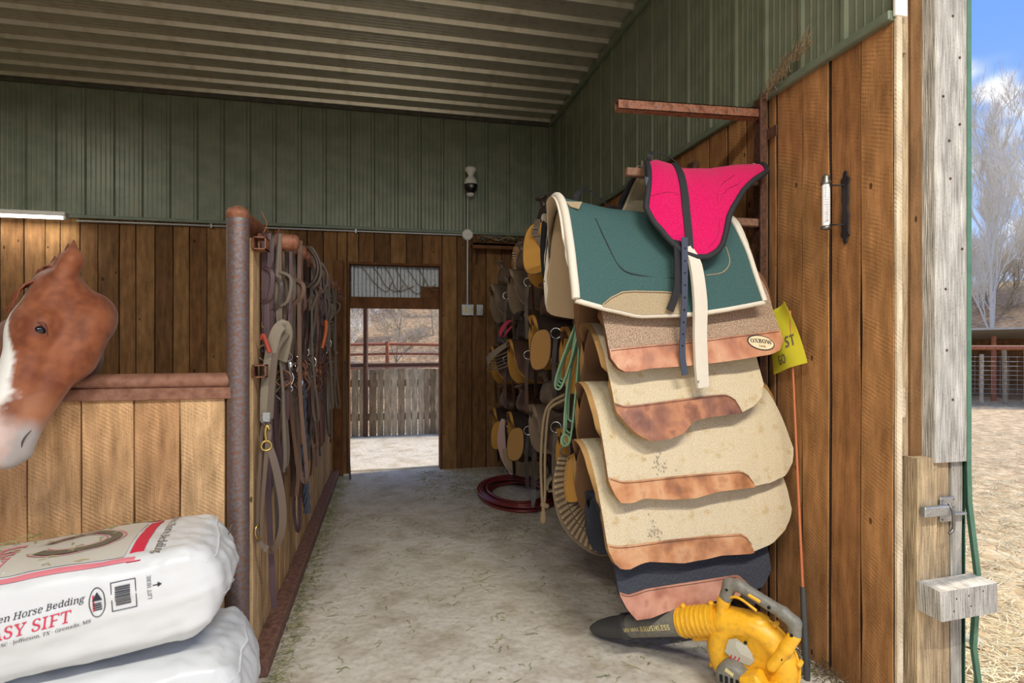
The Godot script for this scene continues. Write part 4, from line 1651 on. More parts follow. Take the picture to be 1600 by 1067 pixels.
func build_pads() -> void:
	make_fall()
	rng.seed = 300
	# rack: upright and arms
	var rk := thing("saddle_rack", "rusty steel rack of long arms by the doorway holding the pads", "rack", Vector3(1.68, 0, -2.28))
	var s := S()
	box(s, Vector3(-0.018, 1.21, 0.035), Vector3(0.032, 2.42, 0.012), Basis(), 0.002)
	box(s, Vector3(-0.004, 1.21, -0.005), Vector3(0.012, 2.42, 0.08), Basis(), 0.002)
	done(s, "upright", M.rust_dark, rk)
	s = S()
	box(s, Vector3(0.0, 2.235, 0.07), Vector3(0.006, 0.05, 0.07), Basis(), 0.002)
	done(s, "wall_tab", M.rust_dark, rk)
	for y in [2.318, 2.035, 1.842, 1.592, 1.342, 1.092, 0.847, 0.622]:
		s = S()
		if y > 2.2:
			var pr := PackedVector2Array([Vector2(-0.02, -0.018), Vector2(0.02, -0.018), Vector2(0.02, 0.018), Vector2(-0.02, 0.018)])
			for q in [[0, 1, 0.044, 0.004], [0, -1, 0.044, 0.004], [1, 0, 0.004, 0.044], [-1, 0, 0.004, 0.044]]:
				box(s, Vector3(-0.362, y + q[1] * 0.020 + 0.012, q[0] * 0.020), Vector3(0.70, q[3], q[2]), Basis(Vector3(0, 0, 1), 0.028))
		else:
			box(s, Vector3(-0.35 if y < 2.0 else -0.335, y, 0), Vector3(0.68 if y < 2.0 else 0.67, 0.036, 0.036), Basis(), 0.004)
		done(s, "arm", M.rust if y > 2.2 else M.rust_tan, rk)
	var gr := "riding pads on the doorway rack"
	# black pad at the bottom, then the tan felt ones, then the brown one
	var Z := -2.28
	var P := {"z": Z, "yr": 0.66, "xl": 0.855, "xr": 1.583, "back": 0.40, "bot": [[0.884, 0.434], [0.908, 0.488], [0.943, 0.531], [1.003, 0.530], [1.086, 0.514], [1.185, 0.506], [1.314, 0.491], [1.459, 0.482], [1.522, 0.462], [1.568, 0.404]]}
	var t := thing("saddle_pad", "black ribbed saddle pad with reddish leather patch, lowest on the rack", "saddle pad", Vector3.ZERO, 0, gr)
	pad_body(t, P, M.black_felt, M.black_felt, M.black_felt, 0.02)
	pad_patch(t, P, 0.886, 1.466, [[0.884, 0.428], [0.922, 0.443], [1.003, 0.429], [1.114, 0.424], [1.256, 0.417], [1.402, 0.409], [1.441, 0.440], [1.468, 0.478]], M.leather_red, "wear_leather")
	P = {"z": Z, "yr": 0.885, "xl": 0.799, "xr": 1.645, "bot": [[0.831, 0.480], [0.847, 0.521], [0.868, 0.548], [0.908, 0.557], [0.949, 0.542], [0.990, 0.533], [1.142, 0.552], [1.256, 0.544], [1.314, 0.536], [1.447, 0.539], [1.553, 0.512], [1.620, 0.462], [1.654, 0.417], [1.666, 0.381]]}
	t = thing("saddle_pad", "cream felt saddle pad with orange-brown leather, directly above the black pad", "saddle pad", Vector3.ZERO, 0, gr)
	pad_body(t, P, M.cream_felt, M.felt_edge, M.brown_felt)
	pad_patch(t, P, 0.832, 1.458, [[0.831, 0.460], [0.868, 0.471], [0.922, 0.472], [1.086, 0.465], [1.256, 0.462], [1.417, 0.463], [1.450, 0.490], [1.459, 0.535]], M.leather_tan, "wear_leather")
	smudge(t, P, 1.035, 0.425)
	P = {"z": Z, "yr": 1.13, "xl": 0.815, "xr": 1.620, "bot": [[0.836, 0.464], [0.855, 0.511], [0.876, 0.543], [0.935, 0.546], [0.976, 0.531], [1.086, 0.543], [1.199, 0.544], [1.300, 0.524], [1.462, 0.516], [1.553, 0.505], [1.629, 0.479], [1.670, 0.425], [1.685, 0.369]]}
	t = thing("saddle_pad", "widest cream felt saddle pad with stained tan leather strip, middle of the rack", "saddle pad", Vector3.ZERO, 0, gr)
	pad_body(t, P, M.cream_felt, M.felt_edge, M.brown_felt)
	pad_patch(t, P, 0.838, 1.470, [[0.841, 0.448], [0.895, 0.467], [0.976, 0.466], [1.142, 0.458], [1.344, 0.453], [1.417, 0.451], [1.456, 0.475], [1.471, 0.515]], M.leather_tan, "wear_leather")
	smudge(t, P, 1.07, 0.415)
	P = {"z": Z, "yr": 1.38, "xl": 0.831, "xr": 1.528, "back": 0.48, "bot": [[0.868, 0.444], [0.908, 0.497], [0.949, 0.535], [0.998, 0.560], [1.086, 0.553], [1.148, 0.534], [1.193, 0.487], [1.285, 0.472], [1.417, 0.462], [1.477, 0.439], [1.522, 0.401], [1.547, 0.346]]}
	t = thing("saddle_pad", "cream felt saddle pad with glossy dark brown tongue of leather below the brown pad", "saddle pad", Vector3.ZERO, 0, gr)
	pad_body(t, P, M.cream_felt, M.felt_edge, M.brown_felt)
	pad_patch(t, P, 0.869, 1.416, [[0.868, 0.410], [0.908, 0.424], [0.976, 0.420], [1.142, 0.403], [1.314, 0.388], [1.367, 0.387], [1.402, 0.412], [1.417, 0.460]], M.leather_dark, "wear_leather")
	P = {"z": Z, "yr": 1.63, "xl": 0.804, "xr": 1.598, "back": 0.52, "bot": [[0.841, 0.484], [0.863, 0.521], [0.895, 0.539], [0.949, 0.537], [0.990, 0.528], [1.185, 0.516], [1.402, 0.494], [1.553, 0.472], [1.598, 0.453], [1.620, 0.412]]}
	t = thing("saddle_pad", "speckled brown felt saddle pad with full-width leather band and oval badge", "saddle pad", Vector3.ZERO, 0, gr)
	pad_body(t, P, M.speckled_felt, M.brown_edge, M.brown_felt)
	pad_patch(t, P, 0.842, 1.619, [[0.841, 0.453], [0.976, 0.441], [1.142, 0.425], [1.344, 0.403], [1.583, 0.375], [1.620, 0.369]], M.leather_pink, "wear_leather")
	oval_badge(t, P)
	# the fleece-lined green pad
	P = {"z": Z, "yr": 1.88, "xl": 0.692, "xr": 1.447, "back": 0.52, "square": 40.0, "bot": [[0.697, 0.541], [0.815, 0.553], [0.976, 0.556], [1.157, 0.542], [1.344, 0.527], [1.513, 0.508]], "ridge": [[0.7, 0.03], [0.95, -0.01], [1.2, -0.02], [1.5, 0.0]]}
	t = thing("saddle_pad", "teal green canvas saddle pad lined with cream fleece under the pink pad", "saddle pad", Vector3.ZERO, 0, gr)
	var G := pad_body(t, P, M.teal_canvas, M.fleece, M.fleece_tan, 0.026)
	s = S()
	var rim := []
	for j in 33:
		rim.append(G[0][j] + Vector3(0, 0, 0))
	tube(s, rim, 0.017, 10)
	rim = []
	for i in G.size():
		rim.append(G[i][32] + Vector3(0, -0.006, -0.008))
	tube(s, rim, 0.011, 8)
	rim = []
	for j in 33:
		rim.append(G[G.size() - 1][j])
	tube(s, rim, 0.011, 8)
	done(s, "fleece_roll", M.fleece, t)
	pad_patch(t, P, 0.803, 1.148, [[0.802, 0.546], [0.841, 0.510], [0.895, 0.476], [0.949, 0.462], [1.148, 0.457]], M.canvas_tan, "wear_patch")
	s = S()
	slab(s, PackedVector2Array([Vector2(0, 0), Vector2(0.07, 0.004), Vector2(0.045, -0.045), Vector2(0.01, -0.03)]), 0.004, Transform3D(Basis(Vector3.RIGHT, 0.0), pad_at(P, 0.715, 0.10, 0.002)).rotated_local(Vector3.RIGHT, -0.7))
	done(s, "corner_patch", M.canvas_tan, t)
	for l in [[[0.835, 0.16], [0.86, 0.28], [0.90, 0.37], [0.97, 0.395], [1.15, 0.40]], [[1.28, 0.385], [1.36, 0.375], [1.41, 0.33], [1.415, 0.26]]]:
		s = S()
		tube(s, line_on(P, l, 0.001), 0.0022, 6)
		done(s, "quilt_line", M.black_web if l.size() == 5 else M.canvas_tan, t)
	# fleece pad with black binding hung one arm farther in
	P = {"z": -2.78, "yr": 1.96, "xl": 0.80, "xr": 1.55, "back": 0.44, "wide": 1.15, "bot": [[0.83, 0.30], [0.86, 0.42], [0.93, 0.50], [1.1, 0.53], [1.35, 0.52], [1.52, 0.45], [1.57, 0.3]]}
	t = thing("saddle_pad", "cream pad with thick black binding on the rack behind the green pad", "saddle pad")
	G = pad_body(t, P, M.fleece, M.black_web, M.fleece, 0.022)
	s = S()
	rim = []
	for j in 33:
		rim.append(G[0][j])
	for i in range(1, G.size()):
		rim.append(G[i][32])
	tube(s, rim, 0.016, 8)
	rim = []
	for i in G.size():
		rim.append(G[i][0])
	tube(s, rim, 0.016, 8)
	done(s, "binding", M.black_web, t)
	s = S()
	strap(s, smooth_path([Vector3(0.93, 1.95, -2.66), Vector3(0.92, 2.02, -2.68), Vector3(0.98, 2.07, -2.70), Vector3(1.08, 2.01, -2.70), Vector3(1.12, 1.97, -2.70)], 5), 0.025, 0.004, Vector3(0.2, 1, 0.6))
	done(s, "grab_strap", M.black_web, t)
	pink_pad()


# a grimy patch rubbed into the felt: small ragged blots
func smudge(t: Node3D, P: Dictionary, x: float, s0: float) -> void:
	var s := S()
	for i in 40:
		var c := Vector2(x + rng.randfn(0.0, 0.018), s0 + rng.randfn(0.0, 0.022))
		var r := rf(0.0015, 0.0045)
		var o := []
		for j in 9:
			var a := TAU * j / 9.0
			o.append(pad_at(P, c.x + cos(a) * r * rf(0.6, 1.3), c.y + sin(a) * r * rf(0.8, 1.8), 0.0008))
		for j in range(1, 8):
			tri(s, o[0], o[j + 1], o[j])
	done(s, "grime", M.grime, t).set_meta("kind", "stuff")


func oval_badge(t: Node3D, P: Dictionary) -> void:
	var c := Vector2(1.512, 0.427)
	var put_at := func(x: float, y: float, lift: float) -> Vector3:
		return pad_at(P, c.x + x, c.y - y - x * -0.10, 0.006 + lift)
	for q in [[0.062, 0.033, M.black_web, 0.0, "badge_rim"], [0.057, 0.029, M.badge, 0.0012, "badge_face"]]:
		var s := S()
		for i in 32:
			var a := TAU * i / 32.0
			var b := TAU * (i + 1) / 32.0
			tri(s, put_at.call(0.0, 0.0, q[3]), put_at.call(cos(a) * q[0], sin(a) * q[1], q[3]), put_at.call(cos(b) * q[0], sin(b) * q[1], q[3]))
		done(s, q[4], q[2], t)
	lettering(t, "OXBOW", 0.0245, M.black_web, func(x, y, l): return put_at.call(x, y + 0.005 + (0.0016 - x * x * 1.2), l + 0.0015), true, true, 0.001)
	lettering(t, "TACK", 0.011, M.black_web, func(x, y, l): return put_at.call(x, y - 0.016, l + 0.0015), true, true, 0.001)


func pink_pad() -> void:
	var P := {"z": -2.28, "yr": 2.065, "xl": 1.10, "xr": 1.665, "back": 0.40, "bot": [[1.015, 0.32], [1.02, 0.345], [1.035, 0.40], [1.07, 0.462], [1.11, 0.50], [1.155, 0.525], [1.255, 0.527], [1.305, 0.497], [1.34, 0.455], [1.36, 0.39], [1.385, 0.335], [1.43, 0.285], [1.475, 0.235], [1.54, 0.185], [1.60, 0.15], [1.635, 0.12]], "ridge": [[0.99, 0.0], [1.06, 0.03], [1.12, 0.02], [1.2, 0.0], [1.35, 0.01], [1.5, 0.035], [1.6, 0.045]]}
	var t := thing("bareback_pad", "hot pink bareback pad with black binding and hanging straps", "riding pad")
	var G := pad_body(t, P, M.pink, M.black_web, M.beige_felt, 0.020)
	var s := S()
	var rim := []
	for j in 33:
		rim.append(G[0][j] + Vector3(0, 0, 0.001))
	for i in range(1, G.size()):
		rim.append(G[i][32])
	for j in range(31, -1, -1):
		rim.append(G[G.size() - 1][j])
	for i in range(G.size() - 2, 0, -1):
		rim.append(G[i][0])
	tube(s, rim, 0.0125, 8, false, true)
	done(s, "binding", M.black_web, t)
	# girth strap down the flap, then on past the hem
	s = S()
	var pts := []
	for q in [[1.150, 0.05], [1.152, 0.14], [1.156, 0.25], [1.161, 0.35], [1.166, 0.45], [1.168, 0.53]]:
		pts.append(pad_at(P, q[0], q[1], 0.005))
	strap(s, smooth_path(pts, 4), 0.033, 0.004, Vector3(0, 0.25, 1))
	done(s, "flap_strap", M.black_web, t)
	s = S()
	var hole := S()
	pts = [Vector3(1.143, 1.71, -2.018), Vector3(1.140, 1.60, -2.012), Vector3(1.137, 1.48, -2.008), Vector3(1.135, 1.36, -2.015), Vector3(1.134, 1.25, -2.02), Vector3(1.146, 1.168, -2.02)]
	var path := smooth_path(pts, 5)
	strap(s, path, 0.027, 0.004, Vector3(0.1, 0, 1))
	var st := done(s, "latigo_strap", M.blue_strap, t)
	for i in 9:
		var p: Vector3 = path[2 + i * 2]
		lathe(hole, [Vector2(0.0038, 0), Vector2(0.0038, 0.0008), Vector2(0, 0.0008)], 8, Transform3D(Basis(Vector3.RIGHT, Vector3.BACK, Vector3.DOWN), p + Vector3(0, -0.008, 0.0022)))
	done(hole, "holes", M.hole, st)
	s = S()
	strap(s, smooth_path([Vector3(1.12, 1.70, -2.035), Vector3(1.115, 1.6, -2.02), Vector3(1.105, 1.5, -2.01), Vector3(1.075, 1.42, -2.01)], 5), 0.034, 0.005, Vector3(0.2, 0, 1))
	done(s, "short_strap", M.black_leather, t)
	s = S()
	pts = smooth_path([Vector3(1.165, 1.675, -2.035), Vector3(1.19, 1.60, -2.018), Vector3(1.205, 1.46, -2.010), Vector3(1.208, 1.32, -2.015), Vector3(1.213, 1.20, -2.015), Vector3(1.220, 1.118, -2.015)], 5)
	strap(s, pts, [0.03, 0.055, 0.062, 0.060, 0.060, 0.052], 0.013, Vector3(0.15, 0, 1))
	var fg := done(s, "fleece_girth", M.fleece, t)
	s = S()
	box(s, Vector3(1.194, 1.142, -2.004), Vector3(0.008, 0.008, 0.006), Basis(), 0.001)
	done(s, "rivet", M.chrome, fg)
	s = S()
	strap(s, smooth_path([Vector3(1.115, 2.06, -2.26), Vector3(1.112, 2.105, -2.26), Vector3(1.135, 2.125, -2.26), Vector3(1.185, 2.115, -2.26), Vector3(1.235, 2.09, -2.26), Vector3(1.25, 2.06, -2.25)], 5), 0.022, 0.004, Vector3(0.15, 1, 0.4))
	done(s, "grab_handle", M.black_web, t)
	for l in [[[1.25, 0.49], [1.30, 0.44], [1.318, 0.36], [1.315, 0.26], [1.35, 0.19], [1.44, 0.14]], [[1.01, 0.27], [1.06, 0.275], [1.10, 0.26], [1.13, 0.265]], [[1.33, 0.27], [1.38, 0.22], [1.46, 0.19], [1.53, 0.115]]]:
		s = S()
		tube(s, line_on(P, l, -0.0006), 0.0016, 5)
		done(s, "quilt_line", M.pink_dark, t)
	s = S()
	box(s, pad_at(P, 1.004, 0.20, 0.010), Vector3(0.016, 0.042, 0.003), Basis(Vector3.RIGHT, -0.3))
	done(s, "cloth_tag", M.blue_strap, t)


# ---------------------------------------------------------------- saddles on the racks along the right wall
func ring(s: SurfaceTool, c: Vector3, r: float, w: float, nrm: Vector3, squash := 1.0, n := 18) -> void:
	var a := nrm.cross(Vector3.UP if absf(nrm.y) < 0.9 else Vector3.RIGHT).normalized()
	var b := nrm.cross(a).normalized()
	var pts := []
	for i in n:
		var t := TAU * i / n
		pts.append(c + a * cos(t) * r + b * sin(t) * r * squash)
	tube(s, pts, w, 7, false, true)


# saddle in its own frame: horn towards -x, arm along x at the origin; flap: [offset, width, height, material] of the suede flap in front
func make_saddle(called: String, label: String, top: Material, seat: Material, suede: Material, stir: Material, flap: Array, group: String) -> Node3D:
	var t := thing(called, label, "saddle", Vector3.ZERO, 0.0, group)
	var P := {"z": 0.0, "yr": 0.02, "xl": -0.33, "xr": 0.36, "back": 0.40, "bot": [[-0.33, 0.22], [-0.31, 0.32], [-0.25, 0.39], [-0.12, 0.42], [0.14, 0.42], [0.28, 0.40], [0.34, 0.34], [0.37, 0.2]]}
	pad_body(t, P, top, suede, suede, 0.022)
	var s := S()
	blob(s, [
		[Vector3(-0.20, 0.05, -0.12), 0.055, Vector3(-0.20, 0.075, 0), 0.07], [Vector3(-0.20, 0.075, 0), 0.07, Vector3(-0.20, 0.05, 0.12), 0.055],
		[Vector3(-0.20, 0.08, 0), 0.055, Vector3(-0.225, 0.145, 0), 0.032],
		[Vector3(-0.14, 0.02, 0), 0.08, Vector3(0.16, 0.02, 0), 0.105],
		[Vector3(0.17, 0.06, -0.13), 0.028, Vector3(0.235, 0.155, 0), 0.03], [Vector3(0.235, 0.155, 0), 0.03, Vector3(0.17, 0.06, 0.13), 0.028],
		[Vector3(0.16, 0.04, 0), 0.09, Vector3(0.22, 0.11, 0), 0.04]], 0.016, 0.05)
	done(s, "seat", seat, t)
	s = S()
	lathe(s, [Vector2(0.024, 0), Vector2(0.019, 0.03), Vector2(0.018, 0.055), Vector2(0.038, 0.066), Vector2(0.042, 0.075), Vector2(0.034, 0.084), Vector2(0, 0.087)], 16, Transform3D(Basis(Vector3(0, 0, 1), 0.35), Vector3(-0.232, 0.15, 0)))
	done(s, "horn", seat, t)
	for g in [-1.0, 1.0]:
		s = S()
		var a := []
		for i in 9:
			var v := i / 8.0
			a.append(Vector3(-0.05 + 0.01 * sin(v * 3.0), -0.02 - v * 0.40, g * (0.115 + 0.11 * sqrt(v))))
		strap(s, a, [0.10, 0.17, 0.20, 0.17, 0.09, 0.06], 0.007, Vector3(0, 0.2, g))
		var f := done(s, "fender", top, t)
		s = S()
		ring(s, Vector3(-0.04, -0.33, g * 0.228), 0.018, 0.003, Vector3(0, 0, g))
		done(s, "buckle", M.dull_steel, f)
		s = S()
		var c := Vector3(-0.04, -0.44, g * 0.235)
		var u := []
		for i in 15:
			var an := PI * 1.15 * (i / 14.0 - 0.5)
			u.append(c + Vector3(sin(an) * 0.068, cos(an) * 0.075 - 0.075, 0))
		strap(s, u, 0.045, 0.014, u.map(func(p): return p - c + Vector3(0, 0.09, 0)))
		box(s, c + Vector3(0, -0.105, 0), Vector3(0.125, 0.014, 0.055), Basis(), 0.004)
		done(s, "stirrup", stir, t)
		s = S()
		ring(s, Vector3(-0.24, -0.10, g * 0.20), 0.032, 0.004, Vector3(-0.4, 0.1, g))
		done(s, "rigging_ring", M.chrome, t)
		s = S()
		strap(s, smooth_path([Vector3(-0.245, -0.13, g * 0.21), Vector3(-0.26, -0.30, g * 0.222), Vector3(-0.25, -0.52, g * 0.218)], 4), 0.028, 0.004, Vector3(-0.6, 0, g))
		done(s, "latigo", top, t)
	for q in [[-0.1, 0.34], [0.2, 0.36], [0.23, 0.30]]:
		s = S()
		var p := pad_at(P, q[0], 0.2, 0.004)
		strap(s, smooth_path([p, p + Vector3(0.005, -0.12, 0.04), p + Vector3(-0.01, -q[1], 0.05)], 4), 0.009, 0.003, Vector3(0, 0, 1))
		done(s, "saddle_string", top, t)
	s = S()
	lathe(s, [Vector2(0.02, 0), Vector2(0.017, 0.004), Vector2(0, 0.006)], 14, Transform3D(Basis(Vector3(0, 0, 1), PI / 2), Vector3(-0.262, 0.06, 0.05)))
	done(s, "concho", M.dull_steel, t)
	if flap:
		s = S()
		var w: float = flap[1]
		var h: float = flap[2]
		var o := PackedVector2Array()
		for i in 28:
			var an := TAU * i / 28.0
			o.append(Vector2(signf(cos(an)) * pow(absf(cos(an)), 0.75) * w * 0.5, signf(sin(an)) * pow(absf(sin(an)), 0.8) * h * 0.5 + 0.02 * cos(an)))
		var ff := Vector3(-0.55, 0.08, 0.83).normalized()
		var rr := Vector3.UP.cross(ff).normalized()
		var tr := Transform3D(Basis(rr, ff.cross(rr), ff), flap[0])
		slab(s, o, 0.012, tr, 0.003)
		var fl := done(s, "suede_flap", flap[3], t)
		s = S()
		var edge := []
		for p in o:
			edge.append(tr * Vector3(p.x, p.y, 0.004))
		tube(s, edge, 0.005, 5, false, true)
		done(s, "flap_edge", top, fl)
	return t


func rope(s: SurfaceTool, pts: Array, r: float, smooth := 5, closed := false) -> void:
	tube(s, smooth_path(pts, smooth, closed), r, 6, true, closed)


func build_saddles() -> void:
	rng.seed = 350
	for q in [[-2.86, "rusty saddle rack hidden behind the stack of pads", [1.92, 1.36, 0.82]], [-3.48, "rusty saddle rack carrying the saddle with the buckled suede flap", [2.0, 1.45, 0.88]], [-4.25, "rusty saddle rack between the rope coil and the buckled saddle", [1.84, 1.30, 0.74]], [-5.02, "rusty saddle rack nearest the back corner under the shelf", [1.80, 1.24, 0.68]]]:
		var rk := thing("saddle_rack", q[1], "rack", Vector3(1.68, 0, q[0]))
		var s := S()
		box(s, Vector3(-0.012, 1.15, 0), Vector3(0.03, 2.3, 0.07), Basis(), 0.003)
		done(s, "upright", M.rust_dark, rk)
		for y in q[2]:
			s = S()
			box(s, Vector3(-0.40, y - 0.025, 0), Vector3(0.76, 0.04, 0.04), Basis(), 0.004)
			done(s, "arm", M.rust_dark, rk)
	var gr := "western saddles along the right wall"
	var pr := [
		make_saddle("western_saddle", "greyish brown saddle high in the back corner beneath the shelf", M.saddle_grey, M.saddle_grey, M.suede_grey, M.rawhide, [], gr),
		make_saddle("western_saddle", "dark saddle with round mustard suede flap and square buckle, highest of all", M.saddle_brown, M.saddle_dark, M.suede, M.saddle_dark, [Vector3(-0.34, -0.14, 0.20), 0.17, 0.31, M.suede], gr),
		make_saddle("western_saddle", "dark saddle whose tan flap shows below the buckled saddle", M.saddle_dark, M.saddle_brown, M.suede, M.rawhide, [Vector3(-0.33, -0.20, 0.18), 0.13, 0.24, M.suede_tan], gr)]
	pr[0].position = Vector3(1.26, 1.80, -5.02)
	pr[1].position = Vector3(1.22, 2.00, -3.48)
	pr[2].position = Vector3(1.24, 1.45, -3.48)
	var more := [
		[2, Vector3(1.26, 1.36, -2.86), "saddle with mustard flap behind the green lariat, beside the brown pad"],
		[2, Vector3(1.24, 0.82, -2.86), "saddle with mustard flap just above the corded girth"],
		[0, Vector3(1.24, 0.88, -3.48), "dark saddle draped with the beige double rope, low by the pads"],
		[0, Vector3(1.26, 1.84, -4.25), "shadowed saddle beside the tall leather pouch, upper row"],
		[1, Vector3(1.26, 1.30, -4.25), "shadowed saddle right of the grey rope coil, middle row"],
		[2, Vector3(1.26, 0.74, -4.25), "saddle with upright tan flap right of the hose coil, lowest row"],
		[1, Vector3(1.26, 1.24, -5.02), "dark saddle carrying the grey and pink rope coils"],
		[2, Vector3(1.28, 0.68, -5.02), "saddle with mustard flap above the hose coil in the corner"]]
	for q in more:
		var c: Node3D = pr[q[0]].duplicate()
		c.name = numbered("western_saddle")
		add_child(c)
		c.position = q[1]
		c.set_meta("label", q[2])
		if q[2].begins_with("saddle with mustard flap"):
			c.get_node("suede_flap").material_override = M.suede
		elif q[2].begins_with("dark saddle carrying") or q[2].begins_with("shadowed saddle right"):
			var f: Node = c.get_node("suede_flap")
			c.remove_child(f)
			f.queue_free()
	# square buckle and strap on the highest saddle
	var s := S()
	var c0 := Vector3(-0.355, -0.055, 0.225)
	strap(s, [c0 + Vector3(0.02, 0.09, -0.02), c0, c0 + Vector3(0.05, -0.09, 0.01)], 0.036, 0.005, Vector3(-0.55, 0.1, 0.83))
	var st := done(s, "flap_strap", M.saddle_grey, pr[1])
	s = S()
	for q in [[-1, 0, 0.006, 0.05], [1, 0, 0.006, 0.05], [0, 1, 0.05, 0.006], [0, -1, 0.05, 0.006]]:
		box(s, c0 + Basis(Vector3.UP, -0.58) * Vector3(q[0] * 0.022, q[1] * 0.022 + 0.01, 0.008), Vector3(q[2], q[3], 0.006), Basis(Vector3.UP, -0.58), 0.001)
	done(s, "buckle", M.chrome, st)
	# ropes
	var t := thing("lariat", "coil of grey lariat rope hung on a saddle in the corner", "rope")
	for i in 5:
		s = S()
		var pts := []
		var c := Vector3(1.03 + i * 0.006, 1.262 - i * 0.014, -4.74 + i * 0.022)
		for j in 16:
			var a := TAU * j / 16.0
			pts.append(c + Vector3(cos(a) * (0.20 + i * 0.006), sin(a) * (0.055 + 0.012 * i) + cos(a) * 0.10, sin(a) * 0.12))
		rope(s, pts, 0.0065, 3, true)
		done(s, "loop", M.rope_grey, t)
	t = thing("pink_rope", "short coil of pink cord on top of the grey lariat", "rope")
	for i in 4:
		s = S()
		rope(s, [Vector3(1.06, 1.46, -4.66), Vector3(1.02 - i * 0.008, 1.475, -4.62), Vector3(0.965 - i * 0.012, 1.43 - i * 0.004, -4.60), Vector3(0.925 - i * 0.004, 1.35, -4.60), Vector3(0.96, 1.345, -4.64), Vector3(1.01 - i * 0.004, 1.40, -4.66)], 0.005, 4, true)
		done(s, "loop", M.rope_pink, t)
	t = thing("lariat", "mint green lariat hanging in long loops beside the brown pad", "rope")
	for i in 7:
		s = S()
		var k := i % 4
		var lo := Vector3(0.790 + k * 0.012, 1.075 + k * 0.014, -2.585 - k * 0.012) if i < 4 else Vector3(0.83 + (i - 4) * 0.016, 0.82 + (i - 4) * 0.05, -2.58 - (i - 4) * 0.015)
		var up := Vector3(0.915 + k * 0.01, 1.40, -2.60 - k * 0.012)
		rope(s, [up, lo.lerp(up, 0.5) + Vector3(0.018, 0, 0.008), lo + Vector3(0.028, 0.015, 0.004), lo, lo + Vector3(-0.004, 0.04, 0), lo.lerp(up, 0.45) + Vector3(-0.022, 0, -0.004), up + Vector3(-0.012, 0.012, 0)], 0.0056, 5)
		done(s, "loop", M.rope_green, t)
	s = S()
	ring(s, Vector3(0.832, 0.828, -2.575), 0.022, 0.006, Vector3(0.2, 0.1, 1), 1.2)
	done(s, "honda_knot", M.rope_green, t)
	t = thing("mecate_rope", "beige double rope looped over a low saddle, ending in a knot", "rope")
	for i in 2:
		s = S()
		rope(s, [Vector3(1.10, 1.02, -3.25 + i * 0.03), Vector3(1.02, 0.99 - i * 0.02, -3.16 + i * 0.03), Vector3(0.935, 0.945 - i * 0.02, -3.16 + i * 0.02), Vector3(0.895 + i * 0.022, 0.86, -3.17), Vector3(0.876 + i * 0.024, 0.64, -3.17), Vector3(0.88 + i * 0.02, 0.42, -3.17), Vector3(0.89, 0.30, -3.17)], 0.0085, 5)
		done(s, "strand", M.rope_beige, t)
	s = S()
	blob(s, [[Vector3(0.89, 0.30, -3.17), 0.017, Vector3(0.89, 0.255, -3.17), 0.021], [Vector3(0.885, 0.35, -3.165), 0.015, Vector3(0.91, 0.34, -3.165), 0.015]], 0.006, 0.015)
	done(s, "end_knot", M.rope_beige, t)
	# corded girth
	t = thing("corded_girth", "wide corded girth hanging in a curve below the mustard flap", "girth")
	s = S()
	var gp := smooth_path([Vector3(0.872, 0.73, -2.70), Vector3(0.856, 0.61, -2.70), Vector3(0.880, 0.475, -2.69), Vector3(0.945, 0.365, -2.68), Vector3(1.05, 0.29, -2.68), Vector3(1.15, 0.30, -2.70)], 5)
	strap(s, gp, [0.05, 0.13, 0.16, 0.15, 0.12], 0.012, gp.map(func(p): return Vector3(1.08, 0.72, -2.2) - p))
	done(s, "felt_band", M.suede_grey, t)
	s = S()
	for i in range(1, gp.size() - 1):
		var p: Vector3 = gp[i]
		var tg: Vector3 = (gp[i + 1] - gp[i - 1]).normalized()
		var nn: Vector3 = (Vector3(1.08, 0.72, -2.2) - p).normalized()
		var side := tg.cross(nn).normalized()
		var w := 0.055 + 0.02 * sin(PI * i / gp.size())
		for h in [-0.5, 0.5]:
			box(s, p + nn * 0.012 + side * w * h, Vector3(w * 0.9, 0.016, 0.013), Basis(side, tg, side.cross(tg)), 0.004)
	done(s, "cords", M.rope_beige, t)
	s = S()
	ring(s, gp[0] + Vector3(0, 0.02, 0), 0.025, 0.004, Vector3(0, 0, 1))
	done(s, "ring", M.dull_steel, t)
	t = thing("corded_girth", "short corded girth hanging in the corner above the hose coil", "girth")
	s = S()
	gp = smooth_path([Vector3(0.98, 0.42, -4.55), Vector3(1.0, 0.30, -4.53), Vector3(1.10, 0.235, -4.52), Vector3(1.22, 0.26, -4.53)], 5)
	strap(s, gp, 0.11, 0.016, gp.map(func(p): return Vector3(1.1, 0.6, -4.0) - p))
	done(s, "felt_band", M.rope_beige, t)
	t = thing("leather_strap", "pale pinkish strap hanging in front of the corner saddles", "strap")
	s = S()
	strap(s, smooth_path([Vector3(0.935, 0.66, -4.56), Vector3(0.918, 0.55, -4.55), Vector3(0.925, 0.42, -4.55), Vector3(0.965, 0.29, -4.55), Vector3(1.01, 0.20, -4.55)], 5), [0.03, 0.07, 0.06, 0.02], 0.006, Vector3(-0.4, 0.2, 1))
	done(s, "band", M.strap_pink, t)
	s = S()
	ring(s, Vector3(0.93, 0.24, -4.55), 0.02, 0.004, Vector3(0, 0.2, 1))
	done(s, "buckle", M.dull_steel, t)
	t = thing("leather_strap", "long dark strap with pale metal tip behind the hose coil", "strap")
	s = S()
	strap(s, [Vector3(1.06, 0.75, -4.0), Vector3(1.05, 0.45, -3.99), Vector3(1.045, 0.22, -3.99)], 0.035, 0.005, Vector3(-0.2, 0, 1))
	done(s, "band", M.saddle_dark, t)
	s = S()
	strap(s, [Vector3(1.045, 0.22, -3.985), Vector3(1.042, 0.15, -3.985), Vector3(1.04, 0.09, -3.985)], [0.03, 0.036, 0.02], 0.006, Vector3(-0.2, 0, 1))
	done(s, "tip", M.dull_steel, t)
